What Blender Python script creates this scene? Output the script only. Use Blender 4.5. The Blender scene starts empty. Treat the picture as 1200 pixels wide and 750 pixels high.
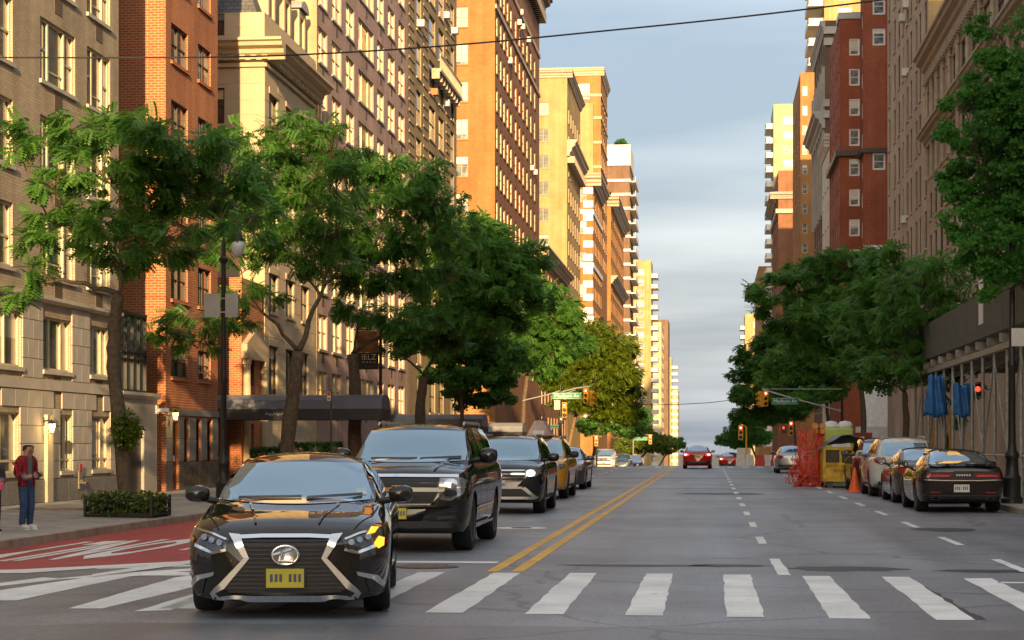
import bpy, bmesh, math, random
import numpy as np
from mathutils import Vector, Matrix
from mathutils.bvhtree import BVHTree
R = math.radians
random.seed(7); np.random.seed(7)
scene = bpy.context.scene
COL = scene.collection

# ---------------------------------------------------------------- camera, sky, sun, exposure
F = 2300.0; VPX = 832.0; HOR = 520.0; EYE = 1.55          # focal length, vanishing point and horizon of the 1200x750 photograph
YAW = math.atan((VPX - 600) / F); SA, CA = math.sin(YAW), math.cos(YAW)
cam = bpy.data.cameras.new('camera'); camo = bpy.data.objects.new('camera', cam); COL.objects.link(camo)
cam.sensor_width = 36; cam.lens = F / 1200 * 36; cam.shift_y = (HOR - 375) / 1200
cam.clip_start = 0.1; cam.clip_end = 8000
camo.location = (0, 0, EYE); camo.rotation_euler = (R(90), 0, YAW)
scene.camera = camo

SUN_AZ = 7.5      # degrees to the right of straight behind the camera
SUN_EL = 13.0
SKY_STRENGTH = 0.13
world = bpy.data.worlds.new('World'); scene.world = world; world.use_nodes = True
wt = world.node_tree; wt.nodes.clear()
def wn(t, **k):
    n = wt.nodes.new(t)
    for a, b in k.items(): setattr(n, a, b)
    return n
wl = wt.links.new
sky = wn('ShaderNodeTexSky', sky_type='NISHITA', sun_disc=False, sun_elevation=R(SUN_EL), sun_rotation=R(180 - SUN_AZ), altitude=50, air_density=1.0, dust_density=6.5, ozone_density=1.5)
tc = wn('ShaderNodeTexCoord')
sep = wn('ShaderNodeSeparateXYZ'); wl(tc.outputs['Generated'], sep.inputs[0])
ad = wn('ShaderNodeMath', operation='ADD'); ad.inputs[1].default_value = 0.16; wl(sep.outputs[2], ad.inputs[0])
mx = wn('ShaderNodeMath', operation='MAXIMUM'); mx.inputs[1].default_value = 0.06; wl(ad.outputs[0], mx.inputs[0])
dx_ = wn('ShaderNodeMath', operation='DIVIDE'); wl(sep.outputs[0], dx_.inputs[0]); wl(mx.outputs[0], dx_.inputs[1])
dy_ = wn('ShaderNodeMath', operation='DIVIDE'); wl(sep.outputs[1], dy_.inputs[0]); wl(mx.outputs[0], dy_.inputs[1])
cb = wn('ShaderNodeCombineXYZ'); wl(dx_.outputs[0], cb.inputs[0]); wl(dy_.outputs[0], cb.inputs[1])
mp = wn('ShaderNodeMapping'); mp.inputs['Scale'].default_value = (0.55, 1.15, 1); mp.inputs['Location'].default_value = (8.58, 3.36, 0); wl(cb.outputs[0], mp.inputs[0])
nz = wn('ShaderNodeTexNoise'); nz.inputs['Scale'].default_value = 1.0; nz.inputs['Detail'].default_value = 5; nz.inputs['Roughness'].default_value = 0.5
wl(mp.outputs[0], nz.inputs['Vector'])
rp = wn('ShaderNodeValToRGB'); rp.color_ramp.elements[0].position = 0.36; rp.color_ramp.elements[1].position = 0.64
wl(nz.outputs['Fac'], rp.inputs[0])
# the layer cloud: blue-grey undersides, paler where it is thin
cm = wn('ShaderNodeMix', data_type='RGBA'); wl(rp.outputs[0], cm.inputs['Factor'])
cm.inputs['A'].default_value = (0.50, 0.575, 0.69, 1); cm.inputs['B'].default_value = (1.22, 1.25, 1.27, 1)
mixs = wn('ShaderNodeMix', data_type='RGBA'); mixs.inputs['Factor'].default_value = 0.84
wl(sky.outputs[0], mixs.inputs['A']); wl(cm.outputs['Result'], mixs.inputs['B'])
bg = wn('ShaderNodeBackground'); bg.inputs['Strength'].default_value = SKY_STRENGTH; wl(mixs.outputs['Result'], bg.inputs['Color'])
wo = wn('ShaderNodeOutputWorld'); wl(bg.outputs[0], wo.inputs[0])

sun = bpy.data.lights.new('sun', 'SUN'); suno = bpy.data.objects.new('sun', sun); COL.objects.link(suno)
sun.energy = 2.0; sun.angle = R(0.5); sun.color = (1.0, 0.65, 0.31)
_sd = Vector((math.sin(R(SUN_AZ)) * math.cos(R(SUN_EL)), -math.cos(R(SUN_AZ)) * math.cos(R(SUN_EL)), math.sin(R(SUN_EL))))
suno.rotation_euler = _sd.to_track_quat('Z', 'Y').to_euler(); suno.location = (40, -60, 60)
scene.view_settings.view_transform = 'Standard'; scene.view_settings.look = 'None'
scene.view_settings.exposure = 2.4; scene.view_settings.gamma = 1.0; scene.view_settings.use_curve_mapping = False
try:
    scene.cycles.use_denoising = True; scene.cycles.max_bounces = 6; scene.cycles.diffuse_bounces = 4; scene.cycles.glossy_bounces = 3
    scene.cycles.transparent_max_bounces = 6; scene.cycles.caustics_reflective = False; scene.cycles.caustics_refractive = False
except Exception: pass

# ---------------------------------------------------------------- surveying: photograph -> real places
def dep(X, Y): return -X * SA + Y * CA
def fac(px, X):                       # distance down the street at which a plane X = const is seen at px
    t = (px - 600) / F; return X * (CA + t * SA) / (-SA + t * CA)
def hz(py, X, Y): return EYE + (HOR - py) * dep(X, Y) / F
def gnd(px, py, z=0.0):
    d = F * (EYE - z) / (py - HOR); t = (px - 600) / F * d
    return (-SA * d + t * CA, CA * d + t * SA)
def xat(px, Y):
    t = (px - 600) / F; return Y * (-SA + t * CA) / (CA + t * SA)
CURB_L, CURB_R, FAC_L, FAC_R = -12.0, 6.75, -17.5, 12.5
def zl(Y):                            # the street crests just short of the avenue and then falls away
    if Y < 132: return 0.0
    if Y < 160: return -0.026 * (Y - 132) ** 2 / 56
    if Y < 900: return -0.364 - 0.026 * (Y - 160)
    return -0.364 - 0.026 * 740
def zr(X, Y=0.0):                     # cross-fall of the roadway towards the left gutter
    c = 0.0
    if X < -5: c = -0.25 * (-5 - max(X, CURB_L)) / 7.0
    return c + zl(Y)
def zwalk(X, Y=0.0):
    if X < 0: return -0.10 + 0.10 * min(1, max(0, (CURB_L - X) / 5.5)) + zl(Y)
    return 0.14 + zl(Y)
def gr(px, py):                       # ground point on the cambered roadway
    z = 0.0
    for _ in range(8):
        X, Y = gnd(px, py, z); z = zr(X, 0)
    return X, Y

# ---------------------------------------------------------------- mesh helpers
class MB:
    def __init__(s): s.v = []; s.f = []; s.m = []
    def add(s, vs, fs, mi=0):
        b = len(s.v); s.v.extend(vs)
        for f in fs: s.f.append([i + b for i in f]); s.m.append(mi)
    def quad(s, a, b, c, d, mi=0): s.add([a, b, c, d], [(0, 1, 2, 3)], mi)
    def box(s, x0, x1, y0, y1, z0, z1, mi=0):
        s.add([(x0,y0,z0),(x1,y0,z0),(x1,y1,z0),(x0,y1,z0),(x0,y0,z1),(x1,y0,z1),(x1,y1,z1),(x0,y1,z1)],
              [(3,2,1,0),(4,5,6,7),(0,1,5,4),(1,2,6,5),(2,3,7,6),(3,0,4,7)], mi)
    def cbox(s, x0, x1, y0, y1, z0, z1, c=0.01, mi=0):       # box with chamfered vertical and top edges
        def ring(d, z): return [(x0+d,y0+c if d else y0+c,z)]
        a = c
        def loop(i, z):
            return [(x0+a+i,y0+i,z),(x1-a-i,y0+i,z),(x1-i,y0+a+i,z),(x1-i,y1-a-i,z),(x1-a-i,y1-i,z),(x0+a+i,y1-i,z),(x0+i,y1-a-i,z),(x0+i,y0+a+i,z)]
        L = [loop(a, z0), loop(0, z0+a), loop(0, z1-a), loop(a, z1)]
        b = len(s.v)
        for l in L: s.v.extend(l)
        for k in range(3):
            for i in range(8):
                j = (i+1) % 8; s.f.append([b+k*8+i, b+k*8+j, b+k*8+8+j, b+k*8+8+i]); s.m.append(mi)
        s.f.append([b+i for i in range(7,-1,-1)]); s.m.append(mi); s.f.append([b+24+i for i in range(8)]); s.m.append(mi)
    def obox(s, c, size, rot=None, mi=0):
        rot = rot or Matrix.Identity(3); c = Vector(c); hx, hy, hz_ = [q / 2 for q in size]
        vs = [tuple(c + rot @ Vector((x, y, z))) for z in (-hz_, hz_) for x, y in ((-hx,-hy),(hx,-hy),(hx,hy),(-hx,hy))]
        s.add(vs, [(3,2,1,0),(4,5,6,7),(0,1,5,4),(1,2,6,5),(2,3,7,6),(3,0,4,7)], mi)
    def tube(s, pts, rad, n=8, cap=True, mi=0):
        pts = [Vector(p) for p in pts]
        if not hasattr(rad, '__len__'): rad = [rad] * len(pts)
        b = len(s.v); up = None
        for i, p in enumerate(pts):
            d = (pts[min(i+1, len(pts)-1)] - pts[max(i-1, 0)])
            if d.length < 1e-9: d = Vector((0,0,1))
            d.normalize()
            if up is None: up = d.orthogonal().normalized()
            up = (up - d * up.dot(d))
            up = up.normalized() if up.length > 1e-6 else d.orthogonal().normalized()
            w = d.cross(up)
            for k in range(n):
                a = 2 * math.pi * k / n
                s.v.append(tuple(p + (up * math.cos(a) + w * math.sin(a)) * rad[i]))
        for i in range(len(pts) - 1):
            for k in range(n):
                k2 = (k + 1) % n
                s.f.append([b+i*n+k, b+i*n+k2, b+(i+1)*n+k2, b+(i+1)*n+k]); s.m.append(mi)
        if cap:
            s.f.append([b + k for k in range(n-1, -1, -1)]); s.m.append(mi)
            e = b + (len(pts)-1) * n; s.f.append([e + k for k in range(n)]); s.m.append(mi)
    def lathe(s, prof, n=16, c=(0,0,0), axis='z', mi=0):
        b = len(s.v)
        for r, t in prof:
            for k in range(n):
                a = 2*math.pi*k/n; p, q = r*math.cos(a), r*math.sin(a)
                if axis == 'z': s.v.append((c[0]+p, c[1]+q, c[2]+t))
                elif axis == 'x': s.v.append((c[0]+t, c[1]+p, c[2]+q))
                else: s.v.append((c[0]+q, c[1]+t, c[2]+p))
        for i in range(len(prof)-1):
            for k in range(n):
                k2 = (k+1) % n; s.f.append([b+i*n+k, b+i*n+k2, b+(i+1)*n+k2, b+(i+1)*n+k]); s.m.append(mi)
        if prof[0][0] > 1e-5: s.f.append([b+k for k in range(n-1,-1,-1)]); s.m.append(mi)
        e = b+(len(prof)-1)*n
        if prof[-1][0] > 1e-5: s.f.append([e+k for k in range(n)]); s.m.append(mi)
    def prism(s, poly, y0, y1, mi=0):                          # polygon in x,z extruded along y
        n = len(poly); b = len(s.v)
        s.v.extend([(x, y0, z) for x, z in poly]); s.v.extend([(x, y1, z) for x, z in poly])
        s.f.append([b+i for i in range(n)]); s.m.append(mi); s.f.append([b+n+i for i in range(n-1,-1,-1)]); s.m.append(mi)
        for i in range(n):
            j = (i+1) % n; s.f.append([b+j, b+i, b+n+i, b+n+j]); s.m.append(mi)
    def mesh(s, name, mats, smooth=False):
        me = bpy.data.meshes.new(name); me.from_pydata([tuple(p) for p in s.v], [], s.f)
        for m in (mats if isinstance(mats, (list, tuple)) else [mats]): me.materials.append(m)
        if len(me.materials) > 1: me.polygons.foreach_set('material_index', s.m)
        if smooth:
            me.polygons.foreach_set('use_smooth', [True]*len(me.polygons))
            if smooth != True: me.set_sharp_from_angle(angle=R(smooth))
        me.update(); return me
    def build(s, name, mats, parent=None, loc=(0,0,0), rz=0, smooth=False): return put(name, s.mesh(name, mats, smooth), parent, loc, rz)
def put(name, me, parent=None, loc=(0,0,0), rz=0):
    o = bpy.data.objects.new(name, me); COL.objects.link(o); o.parent = parent; o.location = loc
    if rz: o.rotation_euler = (0, 0, rz)
    return o
def tag(o, label=None, cat=None, group=None, kind=None):
    if label: o['label'] = label
    if cat: o['category'] = cat
    if group: o['group'] = group
    if kind: o['kind'] = kind
    return o
def thing(name, label, cat, loc=(0,0,0), rz=0, group=None):
    o = bpy.data.objects.new(name, None); COL.objects.link(o); o.location = loc; o.rotation_euler = (0,0,rz); o.empty_display_size = 0.2
    return tag(o, label, cat, group)
def children(o): return [c for c in bpy.data.objects if c.parent == o]
def np_mesh(name, verts, faces_n, loops, mats, smooth=False):   # big meshes: all faces with the same corner count
    me = bpy.data.meshes.new(name); nf = len(loops) // faces_n
    me.vertices.add(len(verts)); me.vertices.foreach_set('co', np.asarray(verts, dtype=np.float32).ravel())
    me.loops.add(len(loops)); me.loops.foreach_set('vertex_index', np.asarray(loops, dtype=np.int32))
    me.polygons.add(nf); me.polygons.foreach_set('loop_start', np.arange(nf, dtype=np.int32) * faces_n)
    for m in mats: me.materials.append(m)
    if smooth: me.polygons.foreach_set('use_smooth', [True]*nf)
    me.update(calc_edges=True); me.validate(); return me
TMP = bpy.data.scenes.new('workbench')            # a bench scene: modifiers are worked out there, then the bench is removed
def baked(objs):
    for o in objs: TMP.collection.objects.link(o)
    vl = TMP.view_layers[0]; vl.update(); me = bpy.data.meshes.new_from_object(objs[0].evaluated_get(vl.depsgraph))
    for o in objs: bpy.data.objects.remove(o)
    return me
def text_mesh(body, size=1.0, ext=0.0, align='CENTER', bold=0.0):
    cu = bpy.data.curves.new('t', 'FONT'); cu.body = body; cu.size = size; cu.extrude = ext; cu.align_x = align; cu.align_y = 'CENTER'; cu.resolution_u = 2; cu.offset = bold
    return baked([bpy.data.objects.new('t', cu)])

# ---------------------------------------------------------------- materials
MATS = {}
def nodes(name):
    m = bpy.data.materials.new(name); m.use_nodes = True; nt = m.node_tree
    return m, nt, nt.nodes['Principled BSDF'], nt.nodes.new, nt.links.new
def ramp2(new, a, b, p0=0.3, p1=0.7):
    r = new('ShaderNodeValToRGB'); e = r.color_ramp.elements
    e[0].position, e[1].position = p0, p1; e[0].color = (*a, 1); e[1].color = (*b, 1); return r
def P(name, col, rough=0.6, metal=0.0, spec=0.5, var=0.12, vscale=3.0, bump=0.0, bscale=40.0, coat=0.0, emit=None, estr=1.0, rnd=0.0):
    if name in MATS: return MATS[name]
    m, nt, b, new, lk = nodes(name)
    c = Vector(col)
    t = new('ShaderNodeTexCoord')
    if var > 0:
        n = new('ShaderNodeTexNoise'); n.inputs['Scale'].default_value = vscale; n.inputs['Detail'].default_value = 6; lk(t.outputs['Object'], n.inputs['Vector'])
        r = ramp2(new, tuple(c*(1-var)), tuple(c*(1+var))); lk(n.outputs['Fac'], r.inputs[0]); out = r.outputs[0]
        if rnd > 0:
            oi = new('ShaderNodeObjectInfo'); h = new('ShaderNodeHueSaturation'); mr = new('ShaderNodeMapRange'); mr.inputs['To Min'].default_value = 1-rnd; mr.inputs['To Max'].default_value = 1+rnd
            lk(oi.outputs['Random'], mr.inputs[0]); lk(mr.outputs[0], h.inputs['Value']); lk(out, h.inputs['Color']); out = h.outputs[0]
        lk(out, b.inputs['Base Color'])
    else: b.inputs['Base Color'].default_value = (*col, 1)
    b.inputs['Roughness'].default_value = rough; b.inputs['Metallic'].default_value = metal; b.inputs['Specular IOR Level'].default_value = spec
    if coat: b.inputs['Coat Weight'].default_value = coat; b.inputs['Coat Roughness'].default_value = 0.03
    if bump:
        n2 = new('ShaderNodeTexNoise'); n2.inputs['Scale'].default_value = bscale; n2.inputs['Detail'].default_value = 4; lk(t.outputs['Object'], n2.inputs['Vector'])
        bp = new('ShaderNodeBump'); bp.inputs['Strength'].default_value = bump; bp.inputs['Distance'].default_value = 0.02; lk(n2.outputs['Fac'], bp.inputs['Height']); lk(bp.outputs[0], b.inputs['Normal'])
    if emit: b.inputs['Emission Color'].default_value = (*emit, 1); b.inputs['Emission Strength'].default_value = estr
    MATS[name] = m; return m
def wall_vec(new, lk):                 # metres along the wall and up it, whichever way the wall faces
    t = new('ShaderNodeTexCoord'); g = new('ShaderNodeNewGeometry')
    s = new('ShaderNodeSeparateXYZ'); lk(t.outputs['Object'], s.inputs[0])
    sn = new('ShaderNodeSeparateXYZ'); lk(g.outputs['True Normal'], sn.inputs[0])
    ax = new('ShaderNodeMath'); ax.operation = 'ABSOLUTE'; lk(sn.outputs[0], ax.inputs[0])
    gt = new('ShaderNodeMath'); gt.operation = 'GREATER_THAN'; gt.inputs[1].default_value = 0.5; lk(ax.outputs[0], gt.inputs[0])
    mx = new('ShaderNodeMix'); lk(gt.outputs[0], mx.inputs[0]); lk(s.outputs[0], mx.inputs[2]); lk(s.outputs[1], mx.inputs[3])
    c = new('ShaderNodeCombineXYZ'); lk(mx.outputs[0], c.inputs[0]); lk(s.outputs[2], c.inputs[1])
    return c.outputs[0], t
def brick(name, c1, c2, mortar, bw=0.21, bh=0.075, ms=0.012, stain=0.25, bump=0.35):
    if name in MATS: return MATS[name]
    m, nt, b, new, lk = nodes(name)
    vec, t = wall_vec(new, lk)
    br = new('ShaderNodeTexBrick'); br.inputs['Scale'].default_value = 1; br.inputs['Brick Width'].default_value = bw; br.inputs['Row Height'].default_value = bh
    br.inputs['Mortar Size'].default_value = ms; br.inputs['Mortar Smooth'].default_value = 0.2; br.inputs['Bias'].default_value = 0.0
    br.inputs['Color1'].default_value = (*c1, 1); br.inputs['Color2'].default_value = (*c2, 1); br.inputs['Mortar'].default_value = (*mortar, 1)
    lk(vec, br.inputs['Vector'])
    n = new('ShaderNodeTexNoise'); n.inputs['Scale'].default_value = 0.35; n.inputs['Detail'].default_value = 8; n.inputs['Roughness'].default_value = 0.62; lk(t.outputs['Object'], n.inputs['Vector'])
    r = ramp2(new, (1-stain,)*3, (1+stain*0.5,)*3, 0.3, 0.68); lk(n.outputs['Fac'], r.inputs[0])
    # rain streaks
    mp2 = new('ShaderNodeMapping'); mp2.inputs['Scale'].default_value = (1.4, 1.4, 0.07); lk(t.outputs['Object'], mp2.inputs[0])
    n3 = new('ShaderNodeTexNoise'); n3.inputs['Scale'].default_value = 1.0; n3.inputs['Detail'].default_value = 4; lk(mp2.outputs[0], n3.inputs['Vector'])
    r3 = ramp2(new, (0.84,)*3, (1.05,)*3, 0.35, 0.6); lk(n3.outputs['Fac'], r3.inputs[0])
    mu = new('ShaderNodeMix'); mu.data_type = 'RGBA'; mu.blend_type = 'MULTIPLY'; mu.inputs[0].default_value = 1.0; lk(br.outputs['Color'], mu.inputs['A']); lk(r.outputs[0], mu.inputs['B'])
    mu2 = new('ShaderNodeMix'); mu2.data_type = 'RGBA'; mu2.blend_type = 'MULTIPLY'; mu2.inputs[0].default_value = 1.0; lk(mu.outputs['Result'], mu2.inputs['A']); lk(r3.outputs[0], mu2.inputs['B'])
    lk(mu2.outputs['Result'], b.inputs['Base Color']); b.inputs['Roughness'].default_value = 0.85; b.inputs['Specular IOR Level'].default_value = 0.25
    bp = new('ShaderNodeBump'); bp.inputs['Strength'].default_value = bump; bp.inputs['Distance'].default_value = 0.01; bp.invert = True; lk(br.outputs['Fac'], bp.inputs['Height']); lk(bp.outputs[0], b.inputs['Normal'])
    MATS[name] = m; return m
def pane_mat(name, glass=(0.025,0.035,0.035), shade=(0.62,0.55,0.38), share=0.45, warm=0.0):
    # window pane: dark room or a roller shade / curtain let down to a height that differs from window to window; the gold variant paints reflections
    if name in MATS: return MATS[name]
    m, nt, b, new, lk = nodes(name)
    oi = new('ShaderNodeObjectInfo'); t = new('ShaderNodeTexCoord'); s = new('ShaderNodeSeparateXYZ'); lk(t.outputs['Generated'], s.inputs[0])
    w = new('ShaderNodeTexWhiteNoise'); w.noise_dimensions = '1D'; lk(oi.outputs['Random'], w.inputs['W'])
    lt = new('ShaderNodeMath'); lt.operation = 'LESS_THAN'; lt.inputs[1].default_value = share; lk(oi.outputs['Random'], lt.inputs[0])
    gt = new('ShaderNodeMath'); gt.operation = 'GREATER_THAN'; lk(s.outputs[2], gt.inputs[0])
    mr = new('ShaderNodeMapRange'); mr.inputs['To Min'].default_value = -0.4; mr.inputs['To Max'].default_value = 0.8; lk(w.outputs['Value'], mr.inputs[0]); lk(mr.outputs[0], gt.inputs[1])
    an = new('ShaderNodeMath'); an.operation = 'MULTIPLY'; lk(lt.outputs[0], an.inputs[0]); lk(gt.outputs[0], an.inputs[1])
    hs = new('ShaderNodeHueSaturation'); hs.inputs['Color'].default_value = (*shade, 1); mr2 = new('ShaderNodeMapRange'); mr2.inputs['To Min'].default_value = 0.55; mr2.inputs['To Max'].default_value = 1.15
    lk(w.outputs['Value'], mr2.inputs[0]); lk(mr2.outputs[0], hs.inputs['Value'])
    # folds / slats of the shade
    wv = new('ShaderNodeTexWave'); wv.bands_direction = 'X'; wv.inputs['Scale'].default_value = 2.5; wv.inputs['Distortion'].default_value = 2.0; lk(t.outputs['Object'], wv.inputs['Vector'])
    rr = ramp2(new, (0.8,)*3, (1.0,)*3, 0.0, 1.0); lk(wv.outputs['Fac'], rr.inputs[0])
    mm = new('ShaderNodeMix'); mm.data_type = 'RGBA'; mm.blend_type = 'MULTIPLY'; mm.inputs[0].default_value = 1; lk(hs.outputs[0], mm.inputs['A']); lk(rr.outputs[0], mm.inputs['B'])
    # something dim inside the unshaded rooms
    n = new('ShaderNodeTexNoise'); n.inputs['Scale'].default_value = 1.7; n.inputs['Detail'].default_value = 3; lk(t.outputs['Object'], n.inputs['Vector'])
    r2 = ramp2(new, tuple(g*0.4 for g in glass), tuple(g*2.2 for g in glass), 0.35, 0.7); lk(n.outputs['Fac'], r2.inputs[0])
    mx = new('ShaderNodeMix'); mx.data_type = 'RGBA'; lk(an.outputs[0], mx.inputs[0]); lk(r2.outputs[0], mx.inputs['A']); lk(mm.outputs['Result'], mx.inputs['B'])
    lk(mx.outputs['Result'], b.inputs['Base Color']); b.inputs['Roughness'].default_value = 0.4; b.inputs['Specular IOR Level'].default_value = 0.5
    b.inputs['Coat Weight'].default_value = 1.0; b.inputs['Coat Roughness'].default_value = 0.02; b.inputs['Coat IOR'].default_value = 1.9
    n4 = new('ShaderNodeTexNoise'); n4.inputs['Scale'].default_value = 0.9; lk(t.outputs['Object'], n4.inputs['Vector'])
    bp = new('ShaderNodeBump'); bp.inputs['Strength'].default_value = 0.06; bp.inputs['Distance'].default_value = 0.05; lk(n4.outputs['Fac'], bp.inputs['Height']); lk(bp.outputs[0], b.inputs['Coat Normal'])
    MATS[name] = m; return m
def asphalt(name, lo, hi, seed=0.0):
    m, nt, b, new, lk = nodes(name); t = new('ShaderNodeTexCoord')
    n = new('ShaderNodeTexNoise'); n.inputs['Scale'].default_value = 20; n.inputs['Detail'].default_value = 8; n.inputs['Roughness'].default_value = 0.85; lk(t.outputs['Object'], n.inputs['Vector'])
    r = ramp2(new, lo, hi, 0.36, 0.64); lk(n.outputs['Fac'], r.inputs[0])
    # long wheel-worn streaks and patches
    mp_ = new('ShaderNodeMapping'); mp_.inputs['Scale'].default_value = (0.9, 0.05, 1); mp_.inputs['Location'].default_value = (seed, 0, 0); lk(t.outputs['Object'], mp_.inputs[0])
    n2 = new('ShaderNodeTexNoise'); n2.inputs['Scale'].default_value = 1; n2.inputs['Detail'].default_value = 5; lk(mp_.outputs[0], n2.inputs['Vector'])
    r2 = ramp2(new, (0.72,)*3, (1.18,)*3, 0.34, 0.66); lk(n2.outputs['Fac'], r2.inputs[0])
    n3 = new('ShaderNodeTexNoise'); n3.inputs['Scale'].default_value = 0.22; n3.inputs['Detail'].default_value = 9; n3.inputs['Roughness'].default_value = 0.7; lk(t.outputs['Object'], n3.inputs['Vector'])
    r3 = ramp2(new, (0.66,)*3, (1.1,)*3, 0.38, 0.56); lk(n3.outputs['Fac'], r3.inputs[0])
    # crack lines
    v = new('ShaderNodeTexVoronoi'); v.feature = 'DISTANCE_TO_EDGE'; v.inputs['Scale'].default_value = 0.28
    nn = new('ShaderNodeTexNoise'); nn.inputs['Scale'].default_value = 1.3; nn.inputs['Detail'].default_value = 5; lk(t.outputs['Object'], nn.inputs['Vector'])
    mxv = new('ShaderNodeMix'); mxv.data_type = 'VECTOR'; mxv.inputs[0].default_value = 0.35; lk(t.outputs['Object'], mxv.inputs['A']); lk(nn.outputs['Color'], mxv.inputs['B']); lk(mxv.outputs['Result'], v.inputs['Vector'])
    r4 = ramp2(new, (0.45,)*3, (1,)*3, 0.002, 0.009); lk(v.outputs['Distance'], r4.inputs[0])
    out = r.outputs[0]
    for q in (r2, r3, r4):
        mu = new('ShaderNodeMix'); mu.data_type = 'RGBA'; mu.blend_type = 'MULTIPLY'; mu.inputs[0].default_value = 1; lk(out, mu.inputs['A']); lk(q.outputs[0], mu.inputs['B']); out = mu.outputs['Result']
    lk(out, b.inputs['Base Color']); b.inputs['Roughness'].default_value = 0.46; b.inputs['Specular IOR Level'].default_value = 0.6
    bp = new('ShaderNodeBump'); bp.inputs['Strength'].default_value = 0.4; bp.inputs['Distance'].default_value = 0.008; lk(n.outputs['Fac'], bp.inputs['Height']); lk(bp.outputs[0], b.inputs['Normal'])
    MATS[name] = m; return m
def paint(name, col, under, wear=0.45):
    m, nt, b, new, lk = nodes(name); t = new('ShaderNodeTexCoord')
    n = new('ShaderNodeTexNoise'); n.inputs['Scale'].default_value = 6; n.inputs['Detail'].default_value = 10; n.inputs['Roughness'].default_value = 0.75; lk(t.outputs['Object'], n.inputs['Vector'])
    mp_ = new('ShaderNodeMapping'); mp_.inputs['Scale'].default_value = (0.8, 9, 1); lk(t.outputs['Object'], mp_.inputs[0])
    n2 = new('ShaderNodeTexNoise'); n2.inputs['Scale'].default_value = 2.0; n2.inputs['Detail'].default_value = 8; n2.inputs['Roughness'].default_value = 0.7; lk(mp_.outputs[0], n2.inputs['Vector'])
    av = new('ShaderNodeMath'); av.operation = 'MINIMUM'; lk(n.outputs['Fac'], av.inputs[0]); lk(n2.outputs['Fac'], av.inputs[1])
    r = ramp2(new, under, col, wear-0.13, wear); lk(av.outputs[0], r.inputs[0])
    nd = new('ShaderNodeTexNoise'); nd.inputs['Scale'].default_value = 1.1; nd.inputs['Detail'].default_value = 6; lk(t.outputs['Object'], nd.inputs['Vector'])
    rd = ramp2(new, (0.75,)*3, (1.05,)*3); lk(nd.outputs['Fac'], rd.inputs[0])
    mu = new('ShaderNodeMix'); mu.data_type = 'RGBA'; mu.blend_type = 'MULTIPLY'; mu.inputs[0].default_value = 1; lk(r.outputs[0], mu.inputs['A']); lk(rd.outputs[0], mu.inputs['B'])
    lk(mu.outputs['Result'], b.inputs['Base Color']); b.inputs['Roughness'].default_value = 0.6
    MATS[name] = m; return m
def leaf_mat(name, dark, light, trans=0.35):
    m, nt, b, new, lk = nodes(name); t = new('ShaderNodeTexCoord')
    n = new('ShaderNodeTexNoise'); n.inputs['Scale'].default_value = 1.3; n.inputs['Detail'].default_value = 9; n.inputs['Roughness'].default_value = 0.8; lk(t.outputs['Object'], n.inputs['Vector'])
    r = ramp2(new, dark, light, 0.35, 0.68); lk(n.outputs['Fac'], r.inputs[0]); lk(r.outputs[0], b.inputs['Base Color'])
    b.inputs['Roughness'].default_value = 0.38; b.inputs['Specular IOR Level'].default_value = 0.5
    tr = new('ShaderNodeBsdfTranslucent'); lk(r.outputs[0], tr.inputs['Color'])
    ms = new('ShaderNodeMixShader'); ms.inputs[0].default_value = trans; lk(b.outputs[0], ms.inputs[1]); lk(tr.outputs[0], ms.inputs[2])
    lk(ms.outputs[0], nt.nodes['Material Output'].inputs[0]); MATS[name] = m; return m
# ================================================================ GROUND
M_asph = asphalt('asphalt', (0.092,0.100,0.114), (0.288,0.305,0.338))
M_asph2 = asphalt('asphalt_cross_street', (0.078,0.084,0.095), (0.200,0.210,0.230), 4.0)
M_white = paint('road_paint_white', (0.86,0.86,0.82), (0.20,0.20,0.205), 0.42)
M_yellow = paint('road_paint_yellow', (0.78,0.43,0.045), (0.18,0.16,0.12), 0.40)
M_red = paint('bus_lane_red', (0.42,0.055,0.060), (0.13,0.075,0.075), 0.37)
M_conc = P('sidewalk_concrete', (0.36,0.34,0.31), 0.85, var=0.22, vscale=1.2, bump=0.25, bscale=60, rnd=0.10)
M_joint = P('sidewalk_joint', (0.16,0.15,0.14), 0.9)
M_curb = P('granite_curb', (0.38,0.33,0.25), 0.8, var=0.25, vscale=4, bump=0.3, bscale=30, rnd=0.12)
M_earth = P('ground_earth', (0.10,0.10,0.09), 0.95)
M_tar = P('tar_patch', (0.030,0.030,0.034), 0.55, var=0.3, bump=0.4)
M_iron = P('cast_iron', (0.16,0.105,0.075), 0.6, metal=0.4, var=0.3, vscale=14)

def ysteps(y0, y1):
    out = [y0]; y = y0
    while y < y1 - 1e-6:
        y = min(y1, y + (4 if 128 <= y < 168 else 40 if y > 168 else 20))
        if out[-1] < 132 < y: y = 132
        out.append(y)
    return out
def strip(name, xs, y0, y1, zf, mat, dz=0, kind='structure', parent=None):
    mb = MB(); ys = ysteps(y0, y1); n = len(xs)
    for y in ys:
        for x in xs: mb.v.append((x, y, zf(x, y) + dz))
    for j in range(len(ys)-1):
        for i in range(n-1): mb.f.append([j*n+i, j*n+i+1, (j+1)*n+i+1, (j+1)*n+i]); mb.m.append(0)
    o = mb.build(name, mat, parent)
    if kind: tag(o, kind=kind)
    return o
strip('ground', [-2500, -600, -60, 0, 60, 600, 2500], -400, 4000, lambda x, y: zl(y) - 0.6, M_earth)
road = strip('road', [CURB_L - 0.05, -8.5, -5, 0, CURB_R + 0.05], 16.6, 900, zr, M_asph)
strip('cross_road', [-60, -12, -5, 0, 6.75, 60], -26, 16.6, zr, M_asph2)
strip('avenue_left', [-90, FAC_L], 139, 158, lambda x, y: zl(y) - 0.25, M_asph2)
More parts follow.
